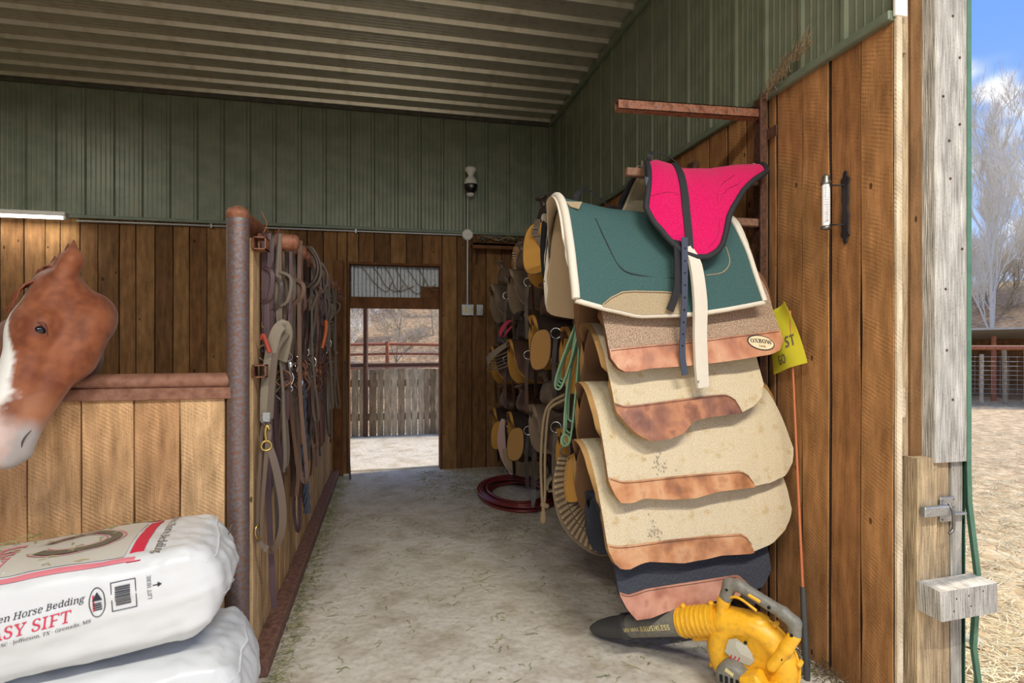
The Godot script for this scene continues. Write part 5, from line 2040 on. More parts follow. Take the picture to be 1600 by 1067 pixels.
	t = thing("leather_pouch", "tall tan leather pouch with white lacing under the shelf", "pouch")
	s = S()
	blob(s, [[Vector3(1.10, 2.10, -4.78), 0.035, Vector3(1.12, 1.98, -4.77), 0.065], [Vector3(1.12, 1.98, -4.77), 0.065, Vector3(1.14, 1.86, -4.76), 0.06]], 0.012, 0.03)
	done(s, "body", M.saddle_tan, t)
	s = S()
	for i in 9:
		ring(s, Vector3(1.062 + i * 0.003, 2.06 - i * 0.022, -4.735), 0.010, 0.004, Vector3(0.2, 1, 0), 1.0, 8)
	done(s, "lacing", M.fleece, t)
	# hose
	t = thing("hose", "dark red hose coiled on the floor below the saddles", "hose")
	for i in 8:
		s = S()
		var pts := []
		var r := 0.31 - 0.026 * (i % 4) + 0.01 * (i / 4)
		var cx := 1.07 + rf(-0.02, 0.03)
		var cz := -4.62 + rf(-0.03, 0.03)
		for j in 20:
			var a := TAU * j / 20.0
			pts.append(Vector3(cx + cos(a) * r * 1.0, 0.016 + 0.028 * (i / 4) + 0.006 * sin(a * 2 + i) + (0.008 if i % 2 else 0.0), cz + sin(a) * r * 1.55))
		rope(s, pts, 0.0135, 3, true)
		done(s, "coil", M.hose, t)
	# shelf with a tangle of wire
	t = thing("shelf", "dark wooden shelf on the back wall in the corner", "shelf", Vector3(1.115, 2.30, -5.75))
	put(plank(0.56, 0.16, 0.03, 0.002, 2), "board", M.red_wood, t, Transform3D(Basis(Vector3.RIGHT, Vector3(0, 0, 1), Vector3(0, -1, 0)), Vector3(-0.28, 0.0, 0.0)))
	s = S()
	box(s, Vector3(0, -0.035, 0.15), Vector3(0.56, 0.06, 0.02), Basis(), 0.003)
	done(s, "lip", M.red_wood, t)
	for x in [-0.22, 0.22]:
		s = S()
		box(s, Vector3(x, -0.11, 0.006), Vector3(0.02, 0.2, 0.008))
		tube(s, [Vector3(x, -0.2, 0.01), Vector3(x, -0.03, 0.13)], 0.006, 6)
		done(s, "bracket", M.rust_dark, t)
	t = thing("wire_coil", "tangled pale wire lying on the corner shelf", "wire", Vector3(1.12, 2.31, -5.67))
	for i in 5:
		s = S()
		var pts := []
		for j in 9:
			var a := TAU * j / 9.0
			pts.append(Vector3(cos(a) * (0.11 + 0.05 * (i % 3)) + (i - 2) * 0.05, 0.016 + absf(sin(a * 1.5 + i)) * 0.05, sin(a) * 0.035))
		rope(s, pts, 0.004, 4, true)
		done(s, "loop", M.rope_beige if i % 2 else M.dull_steel, t)


# ---------------------------------------------------------------- bridles and straps on the partition pegs
# a strap over a peg: two legs of lengths a (near side) and b (far side) at x across the peg
func over_peg(x: float, py: float, pz: float, a: float, b: float, sway := 0.0, r := 0.037) -> Array:
	var p := []
	var n := 5
	for i in n:
		var v := 1.0 - float(i) / n
		p.append(Vector3(x + sway * v * v, py - a * v, pz + r + 0.012 * sin(v * 3.0)))
	for i in 7:
		var an := PI * i / 6.0
		p.append(Vector3(x, py + sin(an) * r, pz + cos(an) * r))
	for i in range(1, n + 1):
		var v := float(i) / n
		p.append(Vector3(x - sway * 0.6 * v * v, py - b * v, pz - r - 0.01 * sin(v * 3.0)))
	return p


func path_normals(p: Array, c: Vector3) -> Array:
	var r := []
	for i in p.size():
		var q: Vector3 = p[i]
		r.append(Vector3(0, maxf(q.y - c.y, 0.0) * 3.0, q.z - c.z))
	return r


func bridle(idx: int, peg: int, slot: int, lm: Material, bm: Material, label: String, kind: int) -> void:
	var pz := -2.56 - peg * 0.15
	var py := 1.722
	var x := -0.500 + slot * 0.028 + rf(-0.004, 0.004)
	var t := thing("bridle", label, "bridle", Vector3(0, 0, 0), 0.0, "bridles on the partition pegs")
	var a := rf(0.42, 0.56)
	var b := a + rf(-0.05, 0.06)
	var w := rf(0.013, 0.022)
	var s := S()
	var p := over_peg(x, py, pz, a, b, rf(-0.02, 0.02))
	strap(s, p, w, 0.0045, path_normals(p, Vector3(0, py, pz)))
	done(s, "headstall", lm, t)
	var e1: Vector3 = p[0]
	var e2: Vector3 = p[p.size() - 1]
	# buckles on the cheek
	s = S()
	for k in [0.45, 0.8]:
		var q := Vector3(lerpf(p[5].x, e1.x, k), lerpf(py, e1.y, k), lerpf(p[5].z, e1.z, k) + 0.004)
		for g in [[-1, 0, 0.003, 0.02], [1, 0, 0.003, 0.02], [0, 1, w + 0.004, 0.003], [0, -1, w + 0.004, 0.003]]:
			box(s, q + Vector3(g[0] * (w * 0.5 + 0.001), g[1] * 0.010, 0.003), Vector3(g[2], g[3], 0.003))
	done(s, "buckle", M.dull_steel if idx % 3 else M.brass, t)
	# browband
	s = S()
	var y1 := py - rf(0.10, 0.16)
	strap(s, smooth_path([Vector3(x, y1, pz + 0.05), Vector3(x + rf(0.03, 0.06), y1 - 0.03, pz + 0.07), Vector3(x + rf(0.02, 0.05), y1 - rf(0.08, 0.14), pz + 0.07), Vector3(x - 0.01, y1 - rf(0.10, 0.16), pz + 0.05)], 4), w * 0.8, 0.004, Vector3(0.5, 0, 1))
	done(s, "browband", lm, t)
	# throatlatch hanging free
	s = S()
	var q0 := Vector3(x + rf(0.0, 0.03), py + 0.03, pz + 0.042)
	strap(s, smooth_path([q0, q0 + Vector3(rf(-0.02, 0.03), -rf(0.2, 0.4), 0.012), q0 + Vector3(rf(-0.03, 0.04), -rf(0.5, 0.8), 0.008)], 4), 0.011, 0.004, Vector3(rf(-0.6, 0.6), 0, 1))
	done(s, "throatlatch", lm, t)
	# bit
	s = S()
	var m := (e1 + e2) * 0.5
	if kind == 0:
		ring(s, e1 + Vector3(0, -0.030, 0.004), 0.033, 0.0042, Vector3(rf(-0.4, 0.4), 0, 1))
		ring(s, e2 + Vector3(0, -0.030, 0), 0.033, 0.0042, Vector3(rf(-0.4, 0.4), 0, 1))
		tube(s, smooth_path([e1 + Vector3(0, -0.03, 0), m + Vector3(0.02, -0.05, 0), e2 + Vector3(0, -0.03, 0)], 3), 0.006, 6)
	else:
		for e in [e1, e2]:
			var g := rf(0.6, 1.2)
			tube(s, smooth_path([e + Vector3(0, 0.01, 0.004), e + Vector3(0.012 * g, -0.02, 0.008), e + Vector3(-0.006, -0.06, 0.008), e + Vector3(0.022 * g, -0.11, 0.008), e + Vector3(0.002, -0.15, 0.008)], 4), 0.0058, 6)
			ring(s, e + Vector3(0, -0.162, 0.008), 0.013, 0.003, Vector3(0, 0, 1))
			lathe(s, [Vector2(0.018, 0), Vector2(0.015, 0.004), Vector2(0, 0.006)], 12, Transform3D(Basis(Vector3.RIGHT, Vector3.BACK, Vector3.DOWN), e + Vector3(0, -0.055, 0.012)))
		tube(s, smooth_path([e1 + Vector3(0, -0.06, 0), m + Vector3(0.03, -0.03, 0), e2 + Vector3(0, -0.06, 0)], 3), 0.006, 6)
	done(s, "bit", bm, t)
	# curb chain
	s = S()
	for i in 7:
		var v := i / 6.0
		ring(s, e1.lerp(e2, v) + Vector3(0.015, -0.05 - 0.045 * sin(PI * v), 0.006), 0.007, 0.0018, Vector3(1 if i % 2 else 0, 0.2, 1), 1.0, 8)
	done(s, "curb_chain", M.rust_bit, t)
	# reins
	var low := e1.y - (0.165 if kind else 0.06)
	for g in 2:
		s = S()
		var e: Vector3 = e1 if g == 0 else e2
		var L := rf(0.25, 0.62)
		var sw := rf(-0.03, 0.04)
		var q := [Vector3(e.x, low, e.z + 0.01), Vector3(e.x + sw * 0.5, low - L * 0.4, e.z + 0.016), Vector3(e.x + sw, low - L * 0.8, e.z + 0.012), Vector3(e.x + sw * 0.8, low - L, e.z + 0.01)]
		if g == 1 and idx % 3 == 0:
			q = [Vector3(e.x, low, e.z + 0.01), Vector3(e.x + 0.02, low - L, e.z + 0.03), Vector3(e.x + 0.05, low - L * 1.05, e.z + 0.045), Vector3(x + 0.035, low, pz + 0.055), Vector3(x + 0.03, py - 0.1, pz + 0.05), Vector3(x + 0.03, py + 0.036, pz)]
		strap(s, smooth_path(q, 5), w * 0.75, 0.004, Vector3(rf(-0.5, 0.5), 0, 1))
		done(s, "rein", lm, t)


func build_tack() -> void:
	rng.seed = 400
	var ord := ["first", "second", "third", "fourth", "fifth", "sixth", "seventh", "eighth", "ninth", "tenth", "eleventh", "twelfth", "thirteenth", "fourteenth"]
	var lms := [["purplish brown", M.tack_purple], ["dark brown", M.saddle_brown], ["grey-brown", M.tack_grey], ["near-black", M.saddle_dark], ["reddish brown", M.tack_red], ["worn tan", M.tack_tan], ["dusty grey", M.tack_dusty]]
	var idx := 0
	for peg in 14:
		for slot in [0, 1, 2, 3]:
			if (peg > 9 and slot == 0) or (peg > 5 and slot == 1) or (peg == 0 and slot == 3):
				continue
			var l: Array = lms[(idx * 3 + peg) % 7]
			var k := (idx + peg) % 2
			var place: String = ["wall end", "inner middle", "outer middle", "tip"][slot]
			bridle(idx, peg, slot, l[1], M.rust_bit if idx % 3 else M.chrome, "%s bridle with %s bit at the %s of the %s peg" % [l[0], "curb" if k else "ring", place, ord[peg]], k)
			idx += 1
	# bundles of thin reins between the bridles
	for peg in 9:
		var rb := thing("rein_bundle", "bundle of thin dark reins hanging past the bits at the %s peg" % ord[peg], "reins", Vector3.ZERO, 0.0, "rein bundles on the partition pegs")
		var pz := -2.61 - peg * 0.15
		for j in 4:
			var b := S()
			var x := -0.50 + j * 0.032 + rf(-0.006, 0.006)
			var L := rf(0.75, 1.12)
			strap(b, smooth_path([Vector3(x, 1.752, pz + 0.05), Vector3(x + rf(-0.01, 0.01), 1.45, pz + 0.06), Vector3(x + rf(-0.015, 0.02), 1.72 - L * 0.6, pz + 0.065), Vector3(x + rf(-0.03, 0.03), 1.72 - L, pz + 0.06)], 4), rf(0.008, 0.014), 0.004, Vector3(rf(-0.7, 0.7), 0, 1))
			done(b, "rein", [M.saddle_dark, M.tack_grey, M.saddle_brown, M.tack_purple][(j + peg) % 4], rb)
		var b := S()
		for j in 3:
			var c := Vector3(-0.47 + j * 0.03, rf(1.05, 1.35), pz + 0.075)
			ring(b, c, 0.016, 0.0032, Vector3(rf(-0.5, 0.5), 0, 1))
			tube(b, smooth_path([c + Vector3(0, -0.016, 0), c + Vector3(rf(-0.02, 0.02), -0.05, 0.004), c + Vector3(rf(-0.02, 0.02), -0.085, 0)], 3), 0.0045, 6)
		done(b, "snaps", M.rust_bit if peg % 2 else M.dull_steel, rb)
	# long straps hanging free in front
	var t := thing("girth_strap", "wide grey girth strap folded over a red tie by the pipe post", "girth")
	var s := S()
	strap(s, smooth_path([Vector3(-0.43, 1.22, -2.50), Vector3(-0.415, 1.28, -2.49), Vector3(-0.405, 1.335, -2.475), Vector3(-0.418, 1.368, -2.465), Vector3(-0.444, 1.33, -2.45), Vector3(-0.466, 1.22, -2.445), Vector3(-0.478, 1.10, -2.445), Vector3(-0.480, 0.985, -2.445)], 5), 0.048, 0.008, Vector3(-0.35, 0.25, 1))
	done(s, "webbing", M.girth_grey, t)
	s = S()
	strap(s, smooth_path([Vector3(-0.403, 1.33, -2.468), Vector3(-0.44, 1.26, -2.438), Vector3(-0.456, 1.1, -2.434), Vector3(-0.462, 0.99, -2.434)], 5), 0.026, 0.006, Vector3(-0.35, 0.25, 1))
	done(s, "inner_webbing", M.tack_dusty, t)
	s = S()
	rope(s, [Vector3(-0.495, 1.31, -2.43), Vector3(-0.485, 1.325, -2.42), Vector3(-0.475, 1.30, -2.42), Vector3(-0.46, 1.255, -2.415)], 0.009)
	done(s, "red_tie", M.tie_red, t)
	s = S()
	ring(s, Vector3(-0.482, 0.985, -2.44), 0.016, 0.004, Vector3(0, 0, 1))
	box(s, Vector3(-0.476, 0.995, -2.43), Vector3(0.03, 0.04, 0.006), Basis(), 0.002)
	done(s, "steel_end", M.galv, t)
	t = thing("looped_strap", "brown strap hanging in a long loop from a brass snap", "strap")
	s = S()
	var lp := smooth_path([Vector3(-0.476, 0.965, -2.42), Vector3(-0.489, 0.95, -2.42), Vector3(-0.495, 0.82, -2.41), Vector3(-0.503, 0.63, -2.41), Vector3(-0.499, 0.515, -2.405), Vector3(-0.475, 0.480, -2.40)], 5)
	strap(s, lp, [0.013, 0.012, 0.012, 0.022], 0.004, Vector3(0.4, 0, 1))
	strap(s, smooth_path([Vector3(-0.476, 0.965, -2.42), Vector3(-0.462, 0.95, -2.41), Vector3(-0.472, 0.82, -2.40), Vector3(-0.486, 0.62, -2.40), Vector3(-0.489, 0.52, -2.402)], 5), [0.018, 0.020, 0.012, 0.010], 0.004, Vector3(0.2, 0, 1))
	strap(s, smooth_path([Vector3(-0.475, 0.480, -2.40), Vector3(-0.452, 0.472, -2.39), Vector3(-0.424, 0.50, -2.385), Vector3(-0.407, 0.575, -2.385), Vector3(-0.412, 0.68, -2.39), Vector3(-0.436, 0.80, -2.40), Vector3(-0.462, 0.885, -2.41)], 6), [0.024, 0.026, 0.028, 0.030, 0.026], 0.005, Vector3(0.45, 0.25, 1))
	done(s, "band", M.tack_brown, t)
	s = S()
	ring(s, Vector3(-0.470, 0.885, -2.40), 0.019, 0.005, Vector3(0.3, 0, 1))
	tube(s, smooth_path([Vector3(-0.470, 0.905, -2.40), Vector3(-0.474, 0.94, -2.40), Vector3(-0.468, 0.965, -2.40), Vector3(-0.458, 0.95, -2.40)], 4), 0.006, 8)
	done(s, "brass_snap", M.brass, t)
	s = S()
	ring(s, Vector3(-0.497, 0.545, -2.398), 0.02, 0.004, Vector3(0.9, 0.1, 0.5), 1.4)
	done(s, "brass_buckle", M.brass, t)
	t = thing("long_strap", "dark purple strap hanging lowest of all along the partition", "strap")
	s = S()
	strap(s, smooth_path([Vector3(-0.475, 1.70, -2.51), Vector3(-0.478, 1.30, -2.505), Vector3(-0.477, 1.0, -2.50), Vector3(-0.480, 0.70, -2.49), Vector3(-0.470, 0.46, -2.485), Vector3(-0.455, 0.20, -2.48)], 5), 0.024, 0.005, Vector3(0.2, 0, 1))
	done(s, "band", M.tack_purple, t)
	t = thing("braided_rope", "blue-black braided rope with frayed ends among the bridles", "rope")
	for i in 3:
		s = S()
		var pts := []
		for j in 22:
			var v := j / 21.0
			var an := v * 26.0 + i * TAU / 3.0
			pts.append(Vector3(-0.395 + cos(an) * 0.009 + 0.02 * v, 1.10 - v * 0.62, -2.84 + sin(an) * 0.009))
		tube(s, smooth_path(pts, 2), 0.008, 6)
		done(s, "strand", M.rope_navy, t)
	for i in 4:
		s = S()
		rope(s, [Vector3(-0.39, 0.80, -2.83), Vector3(-0.40 - i * 0.01, 0.74, -2.82), Vector3(-0.425 + i * 0.016, 0.66, -2.82)], 0.005)
		done(s, "frayed_end", M.rope_navy, t)
	# stiff loops standing out over the pegs
	var li := 0
	for q in [[-2.95, 0.0, M.saddle_dark, "black stiff noseband loop standing out over the pegs, nearest"], [-3.08, 0.02, M.tack_grey, "grey stiff noseband loop standing out behind the black one"], [-3.42, 0.0, M.tack_grey, "thin grey noseband loop farthest along the pegs"]]:
		t = thing("noseband", q[3], "noseband")
		s = S()
		var z: float = q[0]
		rope(s, [Vector3(-0.44, 1.765, z), Vector3(-0.38, 1.76 + q[1], z + 0.03), Vector3(-0.335, 1.69, z + 0.05), Vector3(-0.34, 1.61, z + 0.06), Vector3(-0.39, 1.56, z + 0.06), Vector3(-0.45, 1.55, z + 0.05)], 0.0085)
		done(s, "loop", q[2], t)
		li += 1
	for q in [[-4.05, "coiled spring cord hanging at the far pegs"]]:
		t = thing("coil_cord", q[1], "cord")
		s = S()
		var pts := []
		for j in 90:
			var an := j * 0.9
			var v := j / 89.0
			pts.append(Vector3(-0.40 + cos(an) * 0.014, 1.68 - v * 0.30, -4.0 - v * 0.35 + sin(an) * 0.014))
		tube(s, pts, 0.004, 5)
		done(s, "spring", M.rope_grey, t)
	t = thing("snap_tie", "orange rubber tie with snap among the far bridles", "tie")
	s = S()
	rope(s, [Vector3(-0.37, 1.40, -3.52), Vector3(-0.355, 1.42, -3.50), Vector3(-0.355, 1.36, -3.49), Vector3(-0.375, 1.26, -3.49)], 0.011)
	done(s, "rubber", M.tie_orange, t)
	t = thing("lead_rod", "thin grey rod leaning beside the back door jamb", "rod")
	s = S()
	tube(s, [Vector3(-0.385, 1.12, -5.50), Vector3(-0.365, 0.6, -5.47), Vector3(-0.335, 0.02, -5.42)], 0.009, 8)
	done(s, "shaft", M.tack_grey, t)


# ---------------------------------------------------------------- horse
func build_horse() -> void:
	rng.seed = 500
	var poll := Vector3(-1.160, 1.495, -2.29)
	var muz := Vector3(-1.215, 0.985, -2.08)
	var A := (muz - poll).normalized()
	var F := Vector3(-0.74, 0, 0.67)
	F = (F - A * F.dot(A)).normalized()
	var L := (-A).cross(F).normalized()
	var at := func(a: float, f: float, l: float) -> Vector3:
		return poll + A * a + F * f + L * l
	var caps := []
	var cap := func(a1: float, f1: float, l1: float, r1: float, a2: float, f2: float, l2: float, r2: float) -> void:
		caps.append([at.call(a1, f1, l1), r1, at.call(a2, f2, l2), r2])
	cap.call(0.01, -0.03, 0, 0.082, 0.17, -0.02, 0, 0.088)
	cap.call(0.15, -0.01, 0, 0.074, 0.50, -0.012, 0, 0.050)
	cap.call(0.50, -0.02, 0, 0.056, 0.565, -0.03, 0, 0.052)
	cap.call(0.57, -0.05, 0, 0.040, 0.60, -0.055, 0, 0.030)
	cap.call(0.55, -0.08, 0, 0.030, 0.57, -0.085, 0, 0.026)
	for g in [-1.0, 1.0]:
		cap.call(0.12, -0.13, 0.040 * g, 0.078, 0.24, -0.125, 0.034 * g, 0.072)
		cap.call(0.23, -0.11, 0.028 * g, 0.060, 0.50, -0.065, 0.012 * g, 0.040)
		cap.call(0.165, 0.000, 0.066 * g, 0.034, 0.215, 0.005, 0.070 * g, 0.024)
		cap.call(0.22, -0.015, 0.055 * g, 0.022, 0.36, -0.03, 0.048 * g, 0.012)
		cap.call(0.535, 0.0, 0.036 * g, 0.024, 0.555, -0.015, 0.040 * g, 0.020)
		cap.call(-0.03, -0.015, 0.058 * g, 0.030, -0.09, -0.02, 0.072 * g, 0.029)
		cap.call(-0.09, -0.02, 0.072 * g, 0.029, -0.165, -0.005, 0.068 * g, 0.006)
	# throat and neck
	var th: Vector3 = at.call(0.07, -0.13, 0.0)
	caps.append([th, 0.095, Vector3(-1.26, 1.33, -2.56), 0.125])
	caps.append([poll + Vector3(0, -0.01, -0.05), 0.07, Vector3(-1.30, 1.42, -2.62), 0.09])
	caps.append([Vector3(-1.26, 1.33, -2.56), 0.125, Vector3(-1.42, 1.24, -2.85), 0.17])
	caps.append([Vector3(-1.30, 1.42, -2.62), 0.09, Vector3(-1.50, 1.36, -2.95), 0.13])
	var blaze := func(p: Vector3) -> Color:
		var q := p - poll
		var a := q.dot(A)
		var f := q.dot(F)
		var l := q.dot(L)
		var n := noise.get_noise_3d(p.x * 9.0, p.y * 9.0, p.z * 9.0)
		var n2 := noise.get_noise_3d(p.x * 30.0, p.y * 30.0, p.z * 30.0)
		var c := Color(0.155, 0.042, 0.017).lerp(Color(0.27, 0.088, 0.038), clampf(0.5 + n * 1.0 + n2 * 0.6, 0.0, 1.0))
		if a < 0.7 and f > -0.3:
			var w := 0.012 + 0.040 * smoothstep(0.08, 0.32, a) + n * 0.014
			var k := smoothstep(0.006, -0.006, absf(l + 0.004) - w + n2 * 0.006) * smoothstep(0.05, 0.09, a) * smoothstep(-0.04, -0.02, f)
			var mz := Color(0.56, 0.42, 0.38).lerp(Color(0.40, 0.37, 0.36), smoothstep(-0.02, -0.06, f + n2 * 0.02))
			c = c.lerp(Color(0.40, 0.17, 0.085), 0.7 * smoothstep(0.34, 0.46, a) * smoothstep(0.0, -0.05, f))
			c = c.lerp(Color(0.78, 0.77, 0.74), k)
			c = c.lerp(mz, smoothstep(0.45, 0.53, a + n * 0.03))
		return c
	var s := S()
	blob(s, caps, 0.0085, 0.035, blaze)
	# trunk and legs behind the stall boards
	var body := [
		[Vector3(-1.42, 1.24, -2.85), 0.165, Vector3(-1.72, 1.08, -3.20), 0.27], [Vector3(-1.50, 1.36, -2.95), 0.12, Vector3(-1.80, 1.26, -3.35), 0.17],
		[Vector3(-1.72, 1.05, -3.20), 0.27, Vector3(-2.12, 1.05, -4.0), 0.30], [Vector3(-2.12, 1.05, -4.0), 0.30, Vector3(-2.42, 1.10, -4.55), 0.26],
		[Vector3(-2.47, 1.18, -4.75), 0.10, Vector3(-2.57, 0.75, -4.9), 0.035]]
	for g in [-1.0, 1.0]:
		var o = Vector3(0.87, 0, -0.48) * 0.15 * g
		body.append([Vector3(-1.70, 0.95, -3.15) + o, 0.12, Vector3(-1.70, 0.60, -3.12) + o, 0.065])
		body.append([Vector3(-1.70, 0.60, -3.12) + o, 0.06, Vector3(-1.69, 0.42, -3.11) + o, 0.05])
		body.append([Vector3(-1.69, 0.42, -3.11) + o, 0.045, Vector3(-1.69, 0.10, -3.12) + o, 0.04])
		body.append([Vector3(-1.69, 0.08, -3.11) + o, 0.05, Vector3(-1.68, 0.045, -3.08) + o, 0.06])
		body.append([Vector3(-2.39, 1.0, -4.5) + o, 0.19, Vector3(-2.32, 0.72, -4.38) + o, 0.11])
		body.append([Vector3(-2.32, 0.72, -4.38) + o, 0.10, Vector3(-2.47, 0.48, -4.62) + o, 0.055])
		body.append([Vector3(-2.47, 0.48, -4.62) + o, 0.05, Vector3(-2.44, 0.10, -4.58) + o, 0.042])
		body.append([Vector3(-2.44, 0.08, -4.57) + o, 0.05, Vector3(-2.42, 0.045, -4.53) + o, 0.06])
	blob(s, body, 0.035, 0.08, blaze)
	var t := thing("horse", "chestnut horse with a white blaze looking over the stall rail", "horse")
	var m := mat(Color.WHITE, 0.55)
	m.vertex_color_use_as_albedo = true
	m.metallic_specular = 0.35
	m.rim_enabled = true
	m.rim = 0.3
	done(s, "body", m, t)
	for g in [-1.0, 1.0]:
		s = S()
		var c: Vector3 = at.call(0.192, -0.002, 0.084 * g)
		lathe(s, [Vector2(0, -0.022), Vector2(0.014, -0.017), Vector2(0.021, -0.007), Vector2(0.022, 0.0), Vector2(0.021, 0.007), Vector2(0.014, 0.017), Vector2(0, 0.022)], 16, Transform3D(Basis(), c))
		var e := done(s, "eye", M.eye, t)
		s = S()
		var lid := []
		for i in 9:
			var v := i / 8.0
			lid.append(c + L * g * (0.008 + 0.010 * sin(PI * v)) + (A * 0.55 - F * 0.83) * (v - 0.5) * 0.052 - A * 0.016 * sin(PI * v))
		tube(s, lid, [0.003, 0.0075, 0.003], 7)
		done(s, "eyelid", M.lid, e)
		s = S()
		lathe(s, [Vector2(0, -0.006), Vector2(0.010, -0.003), Vector2(0.010, 0.003), Vector2(0, 0.006)], 12, Transform3D(Basis(F, A * 1.5, L), at.call(0.552, 0.004, 0.054 * g)))
		done(s, "nostril", M.hole, t)
		# inside of the ear
		s = S()
		var k := [at.call(-0.055, 0.012, 0.068 * g), at.call(-0.10, 0.010, 0.074 * g), at.call(-0.145, 0.006, 0.070 * g)]
		strap(s, k, [0.020, 0.024, 0.006], 0.004, F)
		done(s, "ear_lining", M.lid, t)
	s = S()
	var lip := []
	for i in 9:
		var v := i / 8.0
		lip.append(at.call(0.585 - 0.075 * v, -0.078 + 0.012 * sin(v * 3.0), 0.036 + 0.022 * sin(v * 1.6)))
	tube(s, lip, [0.001, 0.003, 0.001], 6)
	done(s, "mouth_line", M.lid_dark, t)
	# forelock and mane
	s = S()
	for i in 26:
		var l0 := rf(-0.03, 0.03)
		var p0: Vector3 = at.call(-0.06 + rf(-0.01, 0.02), -0.01 + rf(-0.02, 0.01), l0)
		var p1: Vector3 = at.call(0.03, 0.068, l0 * 1.2 - 0.012)
		var p2: Vector3 = at.call(rf(0.08, 0.13), 0.075, l0 * 1.4 - rf(0.01, 0.05))
		tube(s, smooth_path([p0, p1, p2], 3), [0.005, 0.004, 0.0015], 4)
	done(s, "forelock", M.mane, t)
	s = S()
	for i in 90:
		var v := rng.randf()
		var p0 := (poll + Vector3(0, 0.055, -0.05)).lerp(Vector3(-1.47, 1.48, -2.9), v)
		var side := Vector3(-0.87, 0, -0.3)
		tube(s, smooth_path([p0, p0 + Vector3(rf(-0.02, 0.02), 0.02, rf(-0.02, 0.02)) + side * 0.05, p0 + side * rf(0.08, 0.11) + Vector3(0, -0.10, rf(-0.03, 0.03)), p0 + side * rf(0.10, 0.13) + Vector3(0, -rf(0.18, 0.28), rf(-0.04, 0.04))], 3), [0.006, 0.005, 0.002], 4)
	done(s, "mane", M.mane, t)


# ---------------------------------------------------------------- bedding bags
# a point of the plump bag for a point p on its box of half sizes h; lift along the outside
func bag_at(p: Vector3, h: Vector3, sd: float, lift := 0.0) -> Vector3:
	var r := 0.042
	var ih := h - Vector3.ONE * r
	var q := p.clamp(-ih, ih)
	var n := p - q
	n = n.normalized() if n.length() > 1e-6 else Vector3.UP
	var o := q + n * r
	var ex := 1.0 - pow(absf(o.x) / h.x, 4.0)
	var ey := 1.0 - pow(absf(o.y) / h.y, 2.0)
	var ez := 1.0 - pow(absf(o.z) / h.z, 2.0)
	o.y += signf(o.y) * 0.018 * ex * ez * absf(n.y)
	o.z += signf(o.z) * 0.022 * ex * ey * absf(n.z)
	o.x += signf(o.x) * 0.075 * ey * (0.55 + 0.45 * ez) * absf(n.x)
	var wr := noise.get_noise_3d(o.x * 3.0 + sd, o.y * 9.0, o.z * 3.0) * 0.010
	wr += noise.get_noise_3d(o.x * 16.0 + sd + 40.0, o.y * 5.0, o.z * 16.0) * 0.009 * smoothstep(h.x * 0.45, h.x, absf(o.x))
	wr += noise.get_noise_3d(o.x * 5.0 + sd, o.y * 26.0, o.z * 9.0) * 0.005
	return o + n * (wr + lift)


func bag(called: String, label: String, at: Vector3, h: Vector3, turn: float, sd: float) -> Node3D:
	var t := thing(called, label, "bag", at, turn, "bags of horse bedding")
	var s := S()
	var nx := 60
	var ny := 22
	var nz := 34
	for g in [-1.0, 1.0]:
		for f in [[0, 1, 2, nx, ny], [0, 2, 1, nx, nz], [2, 1, 0, nz, ny]]:
			var G := []
			for i in f[3] + 1:
				var row := []
				for j in f[4] + 1:
					var p := Vector3.ZERO
					p[f[0]] = lerpf(-h[f[0]], h[f[0]], float(i) / f[3])
					p[f[1]] = lerpf(-h[f[1]], h[f[1]], float(j) / f[4])
					p[f[2]] = g * h[f[2]]
					row.append(bag_at(p, h, sd))
				G.append(row)
			var ax: int = f[2]
			var fl: bool = (g > 0.0) == (ax != 2)
			grid(s, G, fl)
	var b := done(s, "plastic_film", M.film, t)
	# gusset folds at the right end
	for q in [[0.9, 0.6, 0.30], [-0.75, -0.2, 0.2]]:
		s = S()
		var pts := []
		for i in 9:
			var v := i / 8.0
			var p := Vector3(h.x, lerpf(h.y * q[0], h.y * q[1], v), lerpf(-h.z * 0.92, h.z * 0.92, v))
			pts.append(bag_at(p, h, sd, 0.002))
		tube(s, pts, [0.001, 0.004, 0.005, 0.004, 0.001], 6)
		done(s, "fold", M.film, t)
	return t


func print_strip(t: Node3D, h: Vector3, sd: float, face: Callable, x0: float, x1: float, y0: float, y1: float, m: Material, called: String, slant := 0.0) -> void:
	var s := S()
	var G := []
	for i in 25:
		var row := []
		for j in 7:
			var x := lerpf(x0, x1, i / 24.0)
			var y := lerpf(y0, y1, j / 6.0)
			row.append(face.call(x + y * slant, y, 0.003))
		G.append(row)
	grid(s, G)
	done(s, called, m, t)


func print_ring(t: Node3D, face: Callable, c: Vector2, r: Vector2, w: float, m: Material, called: String, from := 0.0, to := TAU) -> void:
	var s := S()
	for i in 36:
		var a := lerpf(from, to, i / 36.0)
		var b := lerpf(from, to, (i + 1) / 36.0)
		var f := func(an: float, k: float) -> Vector3: return face.call(c.x + cos(an) * (r.x + k), c.y + sin(an) * (r.y + k), 0.003)
		quad(s, f.call(a, 0.0), f.call(a, w), f.call(b, w), f.call(b, 0.0))
	done(s, called, m, t)


